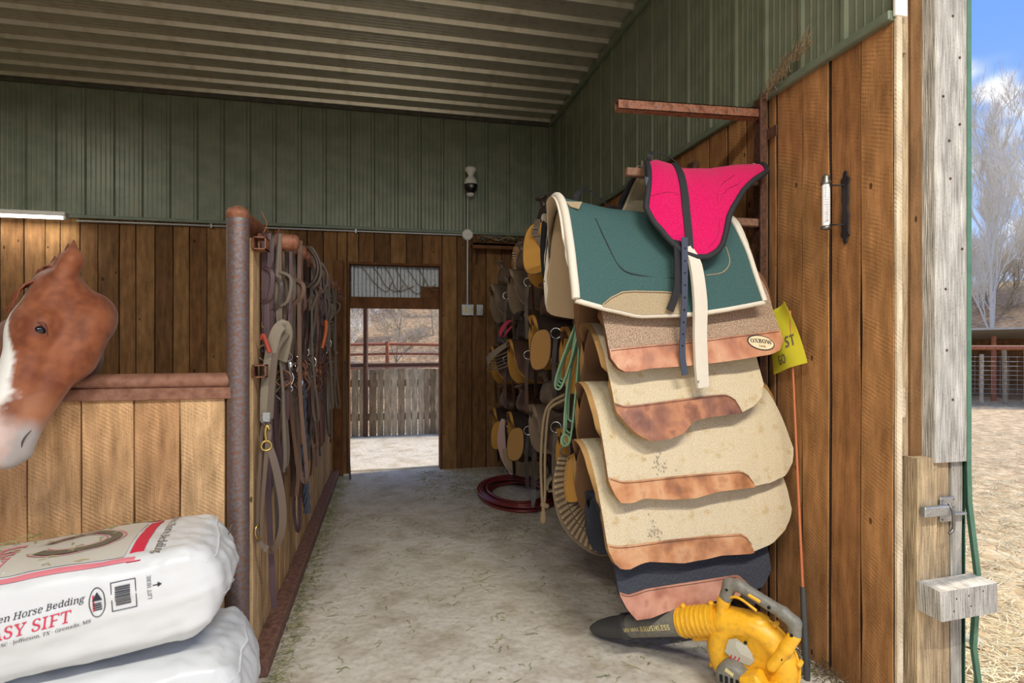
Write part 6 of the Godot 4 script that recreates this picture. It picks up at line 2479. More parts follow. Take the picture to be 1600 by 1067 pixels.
func build_bags() -> void:
	rng.seed = 550
	var h2 := Vector3(0.40, 0.168, 0.215)
	var b2 := bag("bedding_bag", "white plastic bedding bag underneath, its top hidden by another bag", Vector3(-0.895, 0.176, -1.985), h2, deg_to_rad(5), 9.0)
	var f2 := func(x: float, y: float, l: float) -> Vector3: return bag_at(Vector3(x, y, h2.z), h2, 9.0, l)
	print_barcode(b2, h2, 9.0, f2, Vector2(0.14, 0.095))
	var h := Vector3(0.40, 0.135, 0.205)
	var sd := 2.0
	var t := bag("bedding_bag", "white bedding bag printed with a horseshoe, on top of the other bag", Vector3(-0.965, 0.520, -1.975), h, deg_to_rad(9), sd)
	t.rotation.z = deg_to_rad(4.5)
	var front := func(x: float, y: float, l: float) -> Vector3: return bag_at(Vector3(x, y, h.z), h, sd, l)
	var top := func(x: float, y: float, l: float) -> Vector3: return bag_at(Vector3(x, h.y, -y), h, sd, l)
	# front print
	lettering(t, "Queen Horse Bedding", 0.0225, M.ink_black, func(x, y, l): return front.call(x + 0.005, y + 0.055 + x * 0.06, l), true, false, 0.0030, 0.2)
	lettering(t, "EASY SIFT", 0.042, M.ink_red, func(x, y, l): return front.call(x - 0.012, y + 0.018 + x * 0.06, l), true, false, 0.0030, 0.12)
	lettering(t, "dale, SC \u00b7 Jefferson, TX \u00b7 Grenada, MS", 0.0132, M.ink_black, func(x, y, l): return front.call(x + 0.018, y - 0.008 + x * 0.06, l), true, false, 0.0030, 0.2)
	print_ring(t, front, Vector2(0.150, 0.045), Vector2(0.017, 0.038), 0.0022, M.ink_black, "oval_emblem")
	var s := S()
	for q in [[Vector2(0.150, 0.072), Vector2(0.138, 0.050), Vector2(0.162, 0.050), M.ink_black]]:
		tri(s, front.call(q[0].x, q[0].y, 0.0030), front.call(q[1].x, q[1].y, 0.0030), front.call(q[2].x, q[2].y, 0.0030))
	for i in 4:
		var y := 0.044 - i * 0.006
		quad(s, front.call(0.140, y - 0.003, 0.0030), front.call(0.160, y - 0.003, 0.0030), front.call(0.160, y, 0.0030), front.call(0.140, y, 0.0030))
	done(s, "emblem_house", M.ink_black, t)
	s = S()
	quad(s, front.call(0.139, 0.022, 0.0034), front.call(0.143, 0.022, 0.0034), front.call(0.143, 0.065, 0.0034), front.call(0.139, 0.065, 0.0034))
	done(s, "emblem_red", M.ink_red, t)
	print_barcode(t, h, sd, front, Vector2(0.212, 0.050))
	lettering(t, "LIFT HERE", 0.013, M.ink_black, func(x, y, l): return front.call(0.274 - y, 0.055 + x, l), true, false, 0.0030)
	s = S()
	quad(s, front.call(0.282, 0.0565, 0.0030), front.call(0.296, 0.0565, 0.0030), front.call(0.296, 0.059, 0.0030), front.call(0.282, 0.059, 0.0030))
	tri(s, front.call(0.294, 0.051, 0.0030), front.call(0.305, 0.058, 0.0030), front.call(0.294, 0.065, 0.0030))
	done(s, "arrow", M.ink_black, t)
	# print on the upper face
	print_strip(t, h, sd, top, -0.38, 0.235, -h.z + 0.015, -h.z + 0.033, M.ink_rose, "border_stripe")
	print_strip(t, h, sd, top, -0.38, 0.235, h.z - 0.036, h.z - 0.024, M.ink_rose, "border_stripe")
	print_strip(t, h, sd, top, 0.215, 0.25, -h.z + 0.012, h.z - 0.024, M.ink_red, "cross_stripe")
	print_strip(t, h, sd, top, -0.37, 0.205, -h.z + 0.04, h.z - 0.044, M.ink_panel, "printed_panel")
	var shoe := func(x: float, y: float, l: float) -> Vector3: return top.call(x, y, l + 0.0034)
	print_ring(t, shoe, Vector2(0.05, 0.0), Vector2(0.085, 0.062), 0.030, M.ink_olive, "horseshoe", deg_to_rad(-150), deg_to_rad(150))
	print_ring(t, shoe, Vector2(0.05, 0.0), Vector2(0.122, 0.098), 0.004, M.ink_rose, "horseshoe_outline", deg_to_rad(-155), deg_to_rad(155))
	print_ring(t, shoe, Vector2(0.05, 0.0), Vector2(0.074, 0.052), 0.004, M.ink_rose, "horseshoe_outline", deg_to_rad(-155), deg_to_rad(155))
	lettering(t, "EASY", 0.075, M.ink_rose, func(x, y, l): return top.call(-0.13 - y, x * 1.0, l + 0.0022), true, true, 0.0030)
	lettering(t, "SIFT", 0.075, M.ink_rose, func(x, y, l): return top.call(-0.24 - y, x * 1.0, l + 0.0022), true, true, 0.0030)
	lettering(t, "Queen Horse Bedding", 0.034, M.ink_olive, func(x, y, l): return top.call(0.29 + y, -x, l), true, false, 0.0030, 0.2)
	# a stalk caught in the end seam
	s = S()
	tube(s, smooth_path([Vector3(0.405, -0.02, 0.17), Vector3(0.435, 0.02, 0.06), Vector3(0.445, 0.055, -0.06), Vector3(0.455, 0.085, -0.16)], 4), 0.0022, 5)
	done(s, "tie_string", M.ink_olive, t)
	var mm := hay_mesh(90)
	for i in 90:
		var x := rf(-0.38, 0.22)
		var z := rf(-0.19, 0.16)
		var p := t.transform * bag_at(Vector3(x, h.y, z), h, sd, 0.003)
		if i > 60:
			p = t.transform * bag_at(Vector3(rf(-0.30, -0.10), h.y, rf(-0.19, -0.15)), h, sd, rf(0.003, 0.02))
		put_blade(mm, i, p, rf(0.02, 0.055), 0.16)
	var o := MultiMeshInstance3D.new()
	o.name = "hay_wisps"
	o.multimesh = mm
	add_child(o)
	tag(o, "wisps of hay lying on the upper bedding bag", "hay")
	o.set_meta("kind", "stuff")


func print_barcode(t: Node3D, h: Vector3, sd: float, face: Callable, c: Vector2) -> void:
	var s := S()
	for q in [[-0.030, -0.028, -0.040, 0.040], [0.028, 0.030, -0.040, 0.040], [-0.030, 0.030, 0.038, 0.040], [-0.030, 0.030, -0.040, -0.038]]:
		quad(s, face.call(c.x + q[0], c.y + q[2], 0.0030), face.call(c.x + q[1], c.y + q[2], 0.0030), face.call(c.x + q[1], c.y + q[3], 0.0030), face.call(c.x + q[0], c.y + q[3], 0.0030))
	var y := -0.027
	var i := 0
	while y < 0.027:
		var w: float = [0.0012, 0.0022, 0.0009, 0.003][i * 7 % 4]
		quad(s, face.call(c.x - 0.020, c.y + y, 0.0030), face.call(c.x + 0.016, c.y + y, 0.0030), face.call(c.x + 0.016, c.y + y + w, 0.0030), face.call(c.x - 0.020, c.y + y + w, 0.0030))
		y += w + [0.001, 0.0014, 0.0009][i % 3]
		i += 1
	done(s, "barcode", M.ink_black, t)


# ---------------------------------------------------------------- loose hay
func hay_mesh(n: int) -> MultiMesh:
	var blade := S()
	strap(blade, [Vector3(-0.5, 0, 0), Vector3(-0.15, 0.06, 0.08), Vector3(0.2, 0.05, -0.03), Vector3(0.5, 0, 0.06)], 0.03, 0.02, Vector3.UP)
	blade.generate_normals()
	var mesh := blade.commit()
	mesh.surface_set_material(0, M.hay)
	var mm := MultiMesh.new()
	mm.transform_format = MultiMesh.TRANSFORM_3D
	mm.use_colors = true
	mm.mesh = mesh
	mm.instance_count = n
	return mm


func put_blade(mm: MultiMesh, i: int, p: Vector3, len: float, tilt: float) -> void:
	var b := Basis.from_euler(Vector3(rf(-tilt, tilt), rf(0, TAU), rf(-tilt, tilt))) * Basis.from_scale(Vector3(len, 0.07, 0.07))
	mm.set_instance_transform(i, Transform3D(b, p))
	var c := Color(0.16, 0.20, 0.06).lerp(Color(0.52, 0.45, 0.24), rng.randf()) * rf(0.8, 1.2)
	mm.set_instance_color(i, Color(c.r, c.g, c.b))


func build_hay() -> void:
	rng.seed = 560
	var n := 3400
	var mm := hay_mesh(n)
	for i in n:
		var p := Vector3.ZERO
		var k := rng.randf()
		if k < 0.30:      # along the partition kick beam
			var z := rf(-5.6, -2.05)
			p = Vector3(-0.445 + absf(rng.randfn(0.0, 0.05)), 0.003 + (rf(0, 0.012)), z)
		elif k < 0.52:     # below the saddles and along the right wall
			p = Vector3(1.66 - absf(rng.randfn(0.0, 0.22)), 0.003 + rf(0, 0.01), rf(-5.6, -1.7))
		elif k < 0.70:     # round the hose coil and the back wall
			p = Vector3(rf(0.55, 1.1), 0.003 + rf(0, 0.008), rf(-5.7, -3.6))
		else:
			p = Vector3(rf(-0.42, 1.6), 0.003, rf(-5.7, -1.9))
			if noise.get_noise_2d(p.x * 3.0, p.z * 3.0) < -0.05:
				p.x = rf(0.3, 0.9)
				p.z = rf(-5.7, -4.6)
		put_blade(mm, i, p, rf(0.016, 0.06) if k < 0.99 else 0.12, 0.15)
		if i % 7 == 0:      # dark crumbs of dirt heaped against the right wall
			put_blade(mm, i, Vector3(1.69 - absf(rng.randfn(0.0, 0.05)), 0.004 + absf(rng.randfn(0.0, 0.02)), rf(-2.6, -1.65)), rf(0.015, 0.05), 0.6)
			mm.set_instance_color(i, Color(0.10, 0.065, 0.035) * rf(0.7, 1.6))
	var o := MultiMeshInstance3D.new()
	o.name = "loose_hay"
	o.multimesh = mm
	add_child(o)
	tag(o, "loose bits of hay scattered over the concrete aisle floor", "hay")
	o.set_meta("kind", "stuff")


# ---------------------------------------------------------------- leaf blower
func cyl(s: SurfaceTool, a: Vector3, b: Vector3, r: Variant, n := 20) -> void:
	var pts := []
	var k: int = r.size() if r is Array else 2
	for i in k:
		pts.append(a.lerp(b, float(i) / (k - 1)))
	tube(s, pts, r, n)


func build_blower() -> void:
	var tx := Vector3(0.594, 0, 0.804)
	var tz := Vector3(-0.804, 0, 0.594)
	var t := thing("leaf_blower", "yellow and grey cordless leaf blower lying on the floor below the pads", "leaf blower")
	t.transform = Transform3D(Basis(tx, Vector3.UP, tz).rotated(tz, 0.05), Vector3(1.285, 0.178, -1.80))
	var s := S()
	# tube: collar end to nozzle tip, sloping down to the floor
	var a := Vector3(-0.115, 0.085, 0)
	var b := Vector3(-0.69, -0.110, 0)
	var ax := (b - a).normalized()
	var L := (b - a).length()
	var at := func(v: float) -> Vector3: return a + ax * v
	tube(s, [at.call(0.15), at.call(0.20), at.call(0.42)], [0.050, 0.049, 0.045], 24)
	var tb := done(s, "blower_tube", M.plastic_grey, t)
	s = S()
	tube(s, [at.call(0.40), at.call(0.405), at.call(0.43), at.call(0.435)], [0.047, 0.052, 0.052, 0.046], 24)
	tube(s, smooth_path([at.call(0.43), at.call(0.50), at.call(0.56), at.call(L)], 3), [0.046, 0.042, 0.032, 0.012], 20)
	done(s, "nozzle", M.plastic_dark, t)
	var up := Vector3(-ax.y, ax.x, 0) * -1.0
	if up.y < 0.0:
		up = -up
	var on_tube := func(x: float, y: float, l: float) -> Vector3:
		var r := 0.0475 + l
		var an := y / 0.0475
		return at.call(0.30 - x) + Vector3(0, 0, 1) * cos(an) * r + up * sin(an) * r
	lettering(tb, "BRUSHLESS", 0.026, M.ink_cream, func(x, y, l): return on_tube.call(x + 0.045, y, l), false, true, 0.0025)
	lettering(tb, "60V MAX", 0.019, M.ink_cream, func(x, y, l): return on_tube.call(x - 0.068, y, l), false, true, 0.0025)
	# yellow collar with rings and lugs
	s = S()
	tube(s, [at.call(0.0), at.call(0.16)], [0.056, 0.054], 24)
	for i in 7:
		tube(s, [at.call(0.02 + i * 0.02), at.call(0.026 + i * 0.02), at.call(0.032 + i * 0.02)], [0.055, 0.0585, 0.055], 24, false)
	box(s, at.call(0.08) - up * 0.058, Vector3(0.10, 0.022, 0.03), Basis(ax, up, Vector3(0, 0, -1)), 0.005)
	for v in [0.01, 0.13]:
		lathe(s, [Vector2(0.010, 0), Vector2(0.011, 0.008), Vector2(0.006, 0.014), Vector2(0, 0.015)], 10, Transform3D(Basis(), at.call(v) + up * 0.054))
	done(s, "collar", M.plastic_yellow, t)
	# volute housing
	s = S()
	var turn_z := Basis(Vector3.RIGHT, Vector3(0, 0, 1), Vector3(0, -1, 0))
	lathe(s, [Vector2(0, -0.062), Vector2(0.10, -0.062), Vector2(0.135, -0.050), Vector2(0.155, -0.022), Vector2(0.158, 0.0), Vector2(0.155, 0.022), Vector2(0.140, 0.046), Vector2(0.115, 0.056), Vector2(0.095, 0.050), Vector2(0.085, 0.044), Vector2(0, 0.052)], 40, Transform3D(turn_z, Vector3(0, -0.015, 0)))
	blob(s, [[Vector3(-0.09, 0.085, 0), 0.058, Vector3(0.03, 0.10, 0), 0.050]], 0.012, 0.02)
	done(s, "volute", M.plastic_yellow, t)
	s = S()
	var seam := []
	for i in 40:
		var an := TAU * i / 40.0
		seam.append(Vector3(cos(an) * 0.160, sin(an) * 0.160 - 0.015, 0))
	tube(s, seam, 0.0045, 6, false, true)
	for an in [0.15, 1.0, 2.6, 3.6, 4.4, 5.6]:
		lathe(s, [Vector2(0.009, -0.016), Vector2(0.009, 0.016), Vector2(0, 0.018)], 10, Transform3D(turn_z, Vector3(cos(an) * 0.163, sin(an) * 0.163 - 0.015, 0)))
	done(s, "seam_ridge", M.plastic_yellow, t)
	# handle: yellow arms, grey grip
	s = S()
	blob(s, [[Vector3(-0.105, 0.075, 0.02), 0.024, Vector3(-0.085, 0.165, 0.02), 0.021], [Vector3(-0.085, 0.165, 0.02), 0.021, Vector3(-0.068, 0.205, 0.02), 0.022],
		[Vector3(0.085, 0.0, 0.055), 0.019, Vector3(0.135, 0.075, 0.045), 0.021], [Vector3(0.135, 0.075, 0.045), 0.021, Vector3(0.158, 0.115, 0.035), 0.022]], 0.006, 0.012)
	done(s, "handle_arm", M.plastic_yellow, t)
	s = S()
	blob(s, [[Vector3(-0.075, 0.185, 0.02), 0.024, Vector3(-0.060, 0.232, 0.02), 0.024], [Vector3(-0.060, 0.232, 0.02), 0.023, Vector3(-0.025, 0.238, 0.022), 0.021], [Vector3(-0.025, 0.238, 0.022), 0.0215, Vector3(0.125, 0.182, 0.03), 0.021],
		[Vector3(0.125, 0.182, 0.03), 0.022, Vector3(0.160, 0.160, 0.033), 0.022], [Vector3(0.160, 0.160, 0.033), 0.022, Vector3(0.160, 0.120, 0.034), 0.021]], 0.006, 0.010)
	var grip := done(s, "grip", M.plastic_grey, t)
	s = S()
	box(s, Vector3(0.035, 0.216, 0.047), Vector3(0.045, 0.012, 0.006), Basis(Vector3(0, 0, 1), -0.36), 0.003)
	done(s, "yellow_inlay", M.plastic_yellow, grip)
	s = S()
	slab(s, PackedVector2Array([Vector2(-0.02, 0.215), Vector2(0.03, 0.195), Vector2(0.022, 0.165), Vector2(0.005, 0.175)]), 0.018, Transform3D(Basis(), Vector3(0, 0, 0.015)), 0.003)
	done(s, "trigger", M.plastic_dark, t)
	s = S()
	tube(s, smooth_path([Vector3(-0.062, 0.19, 0.03), Vector3(-0.02, 0.20, 0.038), Vector3(0.04, 0.172, 0.042)], 4), 0.005, 6)
	done(s, "trigger_guard", M.plastic_yellow, t)
	for p in [Vector3(0.085, 0.198, 0.052), Vector3(0.155, 0.125, 0.056), Vector3(-0.10, 0.11, 0.045), Vector3(-0.098, 0.04, 0.05), Vector3(0.12, 0.04, 0.066), Vector3(0.0, 0.055, 0.056), Vector3(-0.062, 0.222, 0.044)]:
		s = S()
		lathe(s, [Vector2(0.0055, -0.004), Vector2(0.0055, 0.0012), Vector2(0, 0.0014)], 10, Transform3D(turn_z, p))
		done(s, "screw", M.hole, t)
	# motor cover with slots
	s = S()
	var mc := Vector3(-0.045, -0.075, 0.045)
	lathe(s, [Vector2(0.058, 0), Vector2(0.058, 0.035), Vector2(0.052, 0.050), Vector2(0.040, 0.056), Vector2(0, 0.058)], 24, Transform3D(turn_z, mc))
	var cov := done(s, "motor_cover", M.plastic_grey, t)
	for i in 4:
		for k in 2:
			s = S()
			box(s, mc + Vector3(-0.030 + i * 0.019, -0.030 + k * 0.032, 0.0572), Vector3(0.011, 0.026, 0.004), Basis(), 0.001)
			done(s, "vent_slot", M.hole, cov)
	s = S()
	box(s, mc + Vector3(0.0, 0.032, 0.056), Vector3(0.03, 0.012, 0.003), Basis(Vector3(0, 0, 1), -0.4))
	done(s, "rating_plate", M.ink_cream, cov)
	# battery block
	s = S()
	var bb := Basis(Vector3(0, 0, 1), 0.42)
	box(s, Vector3(0.045, -0.085, 0.085), Vector3(0.075, 0.12, 0.075), bb, 0.010)
	var bat := done(s, "battery_housing", M.plastic_yellow, t)
	s = S()
	box(s, Vector3(0.043, -0.075, 0.1235), Vector3(0.028, 0.042, 0.004), bb, 0.001)
	done(s, "badge", M.plastic_dark, bat)
	s = S()
	box(s, Vector3(0.043, -0.070, 0.1255), Vector3(0.012, 0.010, 0.002), bb)
	done(s, "badge_mark", M.ink_red, bat)
	s = S()
	for i in 5:
		box(s, Vector3(0.085 + i * 0.002, -0.055 - i * 0.016, 0.08), Vector3(0.03, 0.006, 0.06), bb)
	done(s, "cooling_fins", M.plastic_yellow, bat)
	# warning label
	s = S()
	slab(s, PackedVector2Array([Vector2(-0.055, -0.02), Vector2(-0.02, -0.035), Vector2(0.035, -0.03), Vector2(0.05, -0.005), Vector2(0.02, 0.035), Vector2(-0.02, 0.045), Vector2(-0.045, 0.03)]), 0.002, Transform3D(Basis(Vector3(0, 0, 1), -0.15), Vector3(-0.02, 0.012, 0.052)))
	var lab := done(s, "warning_label", M.label_grey, t)
	s = S()
	for i in 7:
		box(s, Vector3(-0.012 + i * 0.002, 0.044 - i * 0.006, 0.0545), Vector3(0.06 - absf(i - 3) * 0.006, 0.0016, 0.0006), Basis(Vector3(0, 0, 1), -0.15))
	done(s, "small_print", M.ink_white, lab)
	s = S()
	for i in 3:
		box(s, Vector3(-0.055 + i * 0.014, -0.012, 0.0548), Vector3(0.004, 0.018, 0.0006), Basis(Vector3(0, 0, 1), -0.5))
	done(s, "red_marks", M.ink_red, lab)


# ---------------------------------------------------------------- fittings
func build_fittings() -> void:
	rng.seed = 600
	# training flag
	var t := thing("training_flag", "yellow training flag on an orange stick with black grip against the wall", "flag")
	var s := S()
	var foot := Vector3(1.575, 0.0, -1.868)
	var head := Vector3(1.655, 1.43, -2.06)
	cyl(s, foot.lerp(head, 0.20), head, [0.0055, 0.0045, 0.0035], 8)
	done(s, "stick", M.stick_orange, t)
	s = S()
	cyl(s, foot, foot.lerp(head, 0.235), [0.012, 0.0135, 0.0125, 0.012, 0.010], 12)
	done(s, "grip", M.plastic_dark, t)
	s = S()
	var G := []
	for i in 9:
		var row := []
		for j in 9:
			var u := i / 8.0
			var v := j / 8.0
			var p := Vector3(1.648, 1.47, -2.075).lerp(Vector3(1.652, 1.215, -1.945), v).lerp(Vector3(1.66, 1.42, -2.19).lerp(Vector3(1.66, 1.155, -2.17), v), u)
			p.x += 0.012 * sin(u * 5.0 + v * 3.0) - 0.012
			row.append(p)
		G.append(row)
	shell(s, G, 0.001)
	var fl := done(s, "flag_cloth", M.flag_yellow, t)
	var on_flag := func(x: float, y: float, l: float) -> Vector3:
		var v := 0.5 - y * 4.0
		var u := 0.5 - x * 4.0
		var p := Vector3(1.648, 1.47, -2.075).lerp(Vector3(1.652, 1.215, -1.945), v).lerp(Vector3(1.66, 1.42, -2.19).lerp(Vector3(1.66, 1.155, -2.17), v), u)
		p.x += 0.012 * sin(u * 5.0 + v * 3.0) - 0.012 - l - 0.001
		return p
	lettering(fl, "ST", 0.06, M.ink_olive, func(x, y, l): return on_flag.call(x + 0.06, y - 0.025, l), false, true, 0.001)
	lettering(fl, "GO", 0.05, M.ink_olive, func(x, y, l): return on_flag.call(x - 0.02, y - 0.085, l), false, true, 0.001)
	# thermometer
	t = thing("thermometer", "white glass tube thermometer on the plank wall by the doorway", "thermometer", Vector3(1.655, 1.84, -1.862))
	s = S()
	lathe(s, [Vector2(0, -0.10), Vector2(0.014, -0.098), Vector2(0.0145, -0.09), Vector2(0.0145, 0.068), Vector2(0.012, 0.072), Vector2(0, 0.073)], 18)
	done(s, "tube", M.therm_white, t)
	s = S()
	lathe(s, [Vector2(0.018, 0.066), Vector2(0.019, 0.074), Vector2(0.013, 0.088), Vector2(0.014, 0.096), Vector2(0.008, 0.104), Vector2(0, 0.106)], 14)
	lathe(s, [Vector2(0, -0.108), Vector2(0.018, -0.107), Vector2(0.020, -0.100), Vector2(0.015, -0.094)], 14)
	done(s, "cap", M.dull_steel, t)
	s = S()
	for i in 22:
		box(s, Vector3(-0.010, -0.08 + i * 0.0066, 0.0112), Vector3(0.006 if i % 5 else 0.009, 0.0011, 0.0012), Basis(Vector3.UP, -0.75))
		box(s, Vector3(0.0, -0.08 + i * 0.0066, 0.0148), Vector3(0.003, 0.0009, 0.0012))
	done(s, "scale_marks", M.ink_black, t)
	s = S()
	box(s, Vector3(-0.0055, -0.03, 0.0138), Vector3(0.0016, 0.09, 0.001), Basis(Vector3.UP, -0.4))
	lathe(s, [Vector2(0, -0.003), Vector2(0.003, 0), Vector2(0, 0.003)], 8, Transform3D(Basis(), Vector3(-0.0055, -0.076, 0.0138)))
	done(s, "red_spirit", M.ink_red, t)
	t = thing("iron_bracket", "black wrought iron plate beside the thermometer", "bracket", Vector3(1.697, 1.808, -1.811))
	s = S()
	var o := PackedVector2Array()
	for q in [[0, -0.14], [0.010, -0.132], [0.010, -0.118], [0.022, -0.105], [0.016, -0.085], [0.018, -0.03], [0.013, 0.0], [0.018, 0.03], [0.016, 0.085], [0.022, 0.105], [0.010, 0.118], [0.010, 0.132], [0, 0.14]]:
		o.append(Vector2(q[0], q[1]))
	for i in range(11, 0, -1):
		o.append(Vector2(-o[i].x, o[i].y))
	slab(s, o, 0.005, Transform3D(Basis(Vector3(0, 0, 1), Vector3.UP, Vector3(-1, 0, 0)), Vector3.ZERO), 0.0012)
	done(s, "plate", M.iron_black, t)
	for y in [0.085, -0.065]:
		s = S()
		tube(s, smooth_path([Vector3(-0.003, y, 0), Vector3(-0.03, y, -0.01), Vector3(-0.04, y + 0.012, -0.055)], 4), 0.003, 6)
		done(s, "arm", M.iron_black, t)
	# latch and block on the doorway post
	t = thing("slide_latch", "galvanised slide latch with bent handle on the doorway post", "latch", Vector3(1.872, 0.722, -1.575))
	s = S()
	box(s, Vector3(0.012, 0, 0.004), Vector3(0.062, 0.085, 0.006), Basis(), 0.002)
	done(s, "plate", M.galv, t)
	s = S()
	box(s, Vector3(-0.055, 0.002, 0.018), Vector3(0.105, 0.034, 0.022), Basis(), 0.003)
	done(s, "bolt", M.galv, t)
	s = S()
	tube(s, smooth_path([Vector3(0.0, 0.025, 0.02), Vector3(0.0, 0.0, 0.034), Vector3(0.0, -0.055, 0.036), Vector3(-0.018, -0.072, 0.036)], 4), 0.005, 8)
	done(s, "handle", M.dull_steel, t)
	s = S()
	box(s, Vector3(0.055, -0.016, 0.01), Vector3(0.055, 0.010, 0.014), Basis(), 0.002)
	done(s, "keeper", M.galv, t)
	for p in [Vector3(-0.012, 0.034, 0.007), Vector3(0.036, 0.034, 0.007), Vector3(-0.012, -0.034, 0.007), Vector3(0.036, -0.034, 0.007), Vector3(0.036, 0.008, 0.007)]:
		s = S()
		lathe(s, [Vector2(0.004, 0), Vector2(0.003, 0.002), Vector2(0, 0.0025)], 8, Transform3D(Basis(Vector3.RIGHT, Vector3.BACK, Vector3.DOWN), p))
		done(s, "screw", M.dull_steel, t)
	t = thing("wooden_block", "grey wooden block nailed across the foot of the doorway post", "block", Vector3(1.765, 0.385, -1.575))
	put(plank(0.235, 0.098, 0.085, 0.001, 2), "timber", M.grey_wood[0], t, Transform3D(Basis(Vector3(0, 0, 1), 0.035), Vector3.ZERO))
	for p in [[0.06, 0.07], [0.11, 0.075], [0.17, 0.085], [0.05, 0.03], [0.12, 0.04]]:
		s = S()
		lathe(s, [Vector2(0.004, 0), Vector2(0, 0.001)], 8, Transform3D(Basis(Vector3.RIGHT, Vector3.BACK, Vector3.DOWN), Vector3(p[0], p[1], 0.0852)))
		done(s, "nail", M.rust_dark, t)
	# conduit, boxes and camera on the back wall
	t = thing("conduit", "thin galvanised conduit running along the back wall above the planks", "conduit")
	s = S()
	tube(s, [Vector3(-2.7, 2.372, -5.731), Vector3(-1.0, 2.380, -5.731), Vector3(0.77, 2.389, -5.731)], 0.011, 10)
	done(s, "run", M.galv, t)
	s = S()
	tube(s, [Vector3(0.803, 1.66, -5.731), Vector3(0.803, 2.35, -5.731)], 0.012, 10)
	done(s, "drop", M.galv, t)
	s = S()
	tube(s, [Vector3(0.803, 2.42, -5.726), Vector3(0.803, 2.84, -5.726)], 0.010, 10)
	done(s, "riser", M.galv, t)
	for p in [[-1.6, 2.377], [-0.3, 2.384]]:
		s = S()
		box(s, Vector3(p[0], p[1], -5.735), Vector3(0.02, 0.045, 0.03), Basis(), 0.004)
		done(s, "clip", M.galv, t)
	t = thing("junction_box", "white octagonal junction box where the conduits meet", "box", Vector3(0.803, 2.392, -5.75))
	s = S()
	lathe(s, [Vector2(0.058, 0), Vector2(0.058, 0.035), Vector2(0.050, 0.042), Vector2(0, 0.042)], 8, Transform3D(Basis(Vector3.RIGHT, Vector3.BACK, Vector3.DOWN).rotated(Vector3.BACK, PI / 8), Vector3.ZERO), false)
	done(s, "body", M.white_plastic, t)
	s = S()
	box(s, Vector3(0, 0, 0.043), Vector3(0.05, 0.01, 0.006), Basis(), 0.002)
	done(s, "lid_bar", M.white_plastic, t)
	for q in [[0.80, 0.115, "double grey outlet box at the foot of the conduit"], [0.925, 0.06, "single grey switch box right of the double outlet box"]]:
		t = thing("outlet_box", q[2], "outlet", Vector3(q[0], 1.622, -5.75))
		s = S()
		box(s, Vector3(0, 0, 0.024), Vector3(q[1], 0.105, 0.048), Basis(), 0.005)
		done(s, "box", M.dull_steel, t)
		s = S()
		box(s, Vector3(0, 0, 0.050), Vector3(q[1] + 0.006, 0.11, 0.004), Basis(), 0.001)
		done(s, "cover_plate", M.galv_dull, t)
		for k in ([-0.025, 0.025] if q[1] > 0.1 else [0.0]):
			s = S()
			box(s, Vector3(k, 0.0, 0.053), Vector3(0.022, 0.06 if q[1] > 0.1 else 0.024, 0.004), Basis(), 0.002)
			done(s, "socket" if q[1] > 0.1 else "switch", M.ink_cream, t)
	t = thing("security_camera", "white and black dome camera on the green wall", "camera", Vector3(0.825, 2.86, -5.74))
	s = S()
	lathe(s, [Vector2(0.0, 0.20), Vector2(0.055, 0.195), Vector2(0.058, 0.165), Vector2(0.045, 0.155), Vector2(0.028, 0.12), Vector2(0.030, 0.10)], 20, Transform3D(Basis(), Vector3(0, 0, 0.09)))
	box(s, Vector3(0, 0.18, 0.03), Vector3(0.05, 0.05, 0.07), Basis(), 0.008)
	done(s, "bracket", M.white_plastic, t)
	s = S()
	lathe(s, [Vector2(0.028, 0.11), Vector2(0.055, 0.08), Vector2(0.066, 0.045), Vector2(0.066, 0.025)], 22, Transform3D(Basis(), Vector3(0, 0, 0.09)))
	done(s, "hood", M.white_plastic, t)
	s = S()
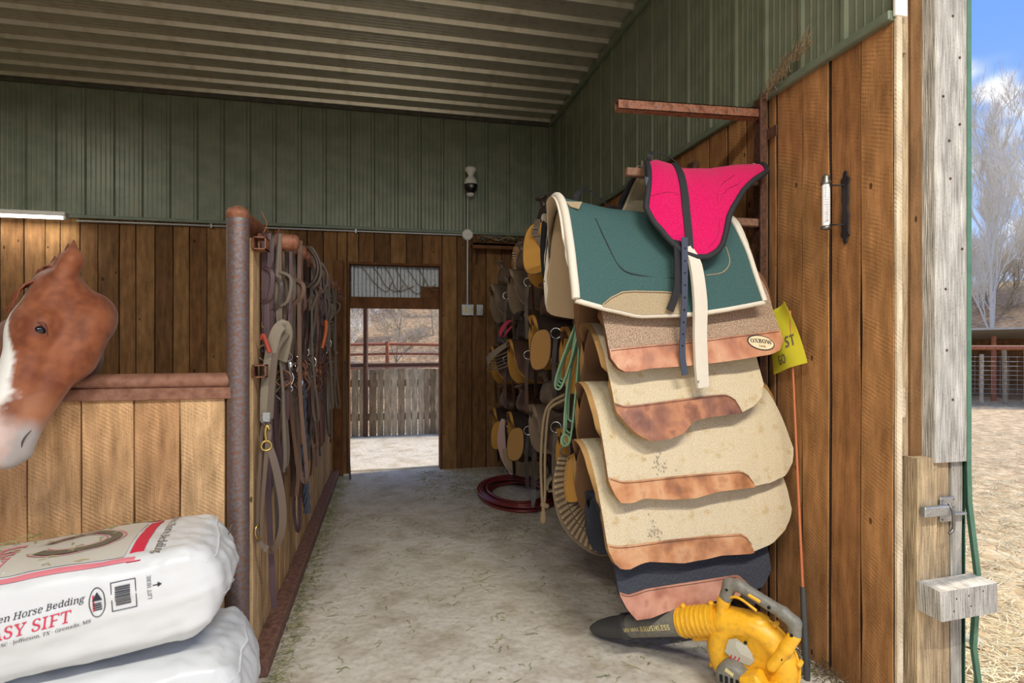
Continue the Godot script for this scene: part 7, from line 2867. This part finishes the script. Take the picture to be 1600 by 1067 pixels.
	lathe(s, [Vector2(0.062, 0.03), Vector2(0.066, 0.0), Vector2(0.055, -0.035), Vector2(0.03, -0.055), Vector2(0, -0.06)], 22, Transform3D(Basis(), Vector3(0, 0, 0.09)))
	done(s, "dome", M.black_plastic, t)
	s = S()
	lathe(s, [Vector2(0.026, 0), Vector2(0.026, 0.012), Vector2(0.018, 0.016), Vector2(0, 0.014)], 16, Transform3D(Basis(Vector3.RIGHT, Vector3.BACK, Vector3.DOWN), Vector3(0.0, 0.0, 0.148)))
	done(s, "lens", M.dull_steel, t)
	s = S()
	lathe(s, [Vector2(0.03, -0.05), Vector2(0.045, -0.062), Vector2(0.03, -0.085), Vector2(0, -0.09)], 16, Transform3D(Basis(), Vector3(0, 0, 0.06)))
	box(s, Vector3(0, -0.03, 0.015), Vector3(0.03, 0.11, 0.03), Basis(), 0.006)
	done(s, "cable_gland", M.white_plastic, t)
	# dry vine behind the transom
	t = thing("dry_vine", "dry brown vine trailing across the metal above the back door", "vine")
	for i in 6:
		s = S()
		var x := -0.25 + i * 0.11
		rope(s, [Vector3(x, 2.05, -5.83), Vector3(x + 0.06, 1.95 + rf(-0.03, 0.03), -5.835), Vector3(x + 0.13, 1.84 + rf(-0.03, 0.05), -5.835), Vector3(x + 0.24, 1.80 + rf(-0.02, 0.06), -5.83), Vector3(x + 0.30, 1.90 + rf(-0.05, 0.05), -5.832)], 0.004)
		done(s, "stem", M.vine, t)
	# cobwebby straw caught under the flashing by the doorway
	t = thing("bird_straw", "dusty straw tangle caught on the flashing high on the right wall", "straw")
	s = S()
	for i in 60:
		var v := rng.randf()
		var p := Vector3(1.665, 2.40, -2.24).lerp(Vector3(1.67, 2.50, -1.98), v)
		rope(s, [p + Vector3(rf(-0.01, 0), rf(-0.03, 0.02), rf(-0.05, 0.05)), p + Vector3(-0.012, rf(-0.02, 0.06), rf(-0.03, 0.03)), p + Vector3(0.0, rf(-0.02, 0.10), rf(-0.06, 0.06))], 0.0012, 2)
	done(s, "fibres", M.vine, t)
	t.set_meta("kind", "stuff")
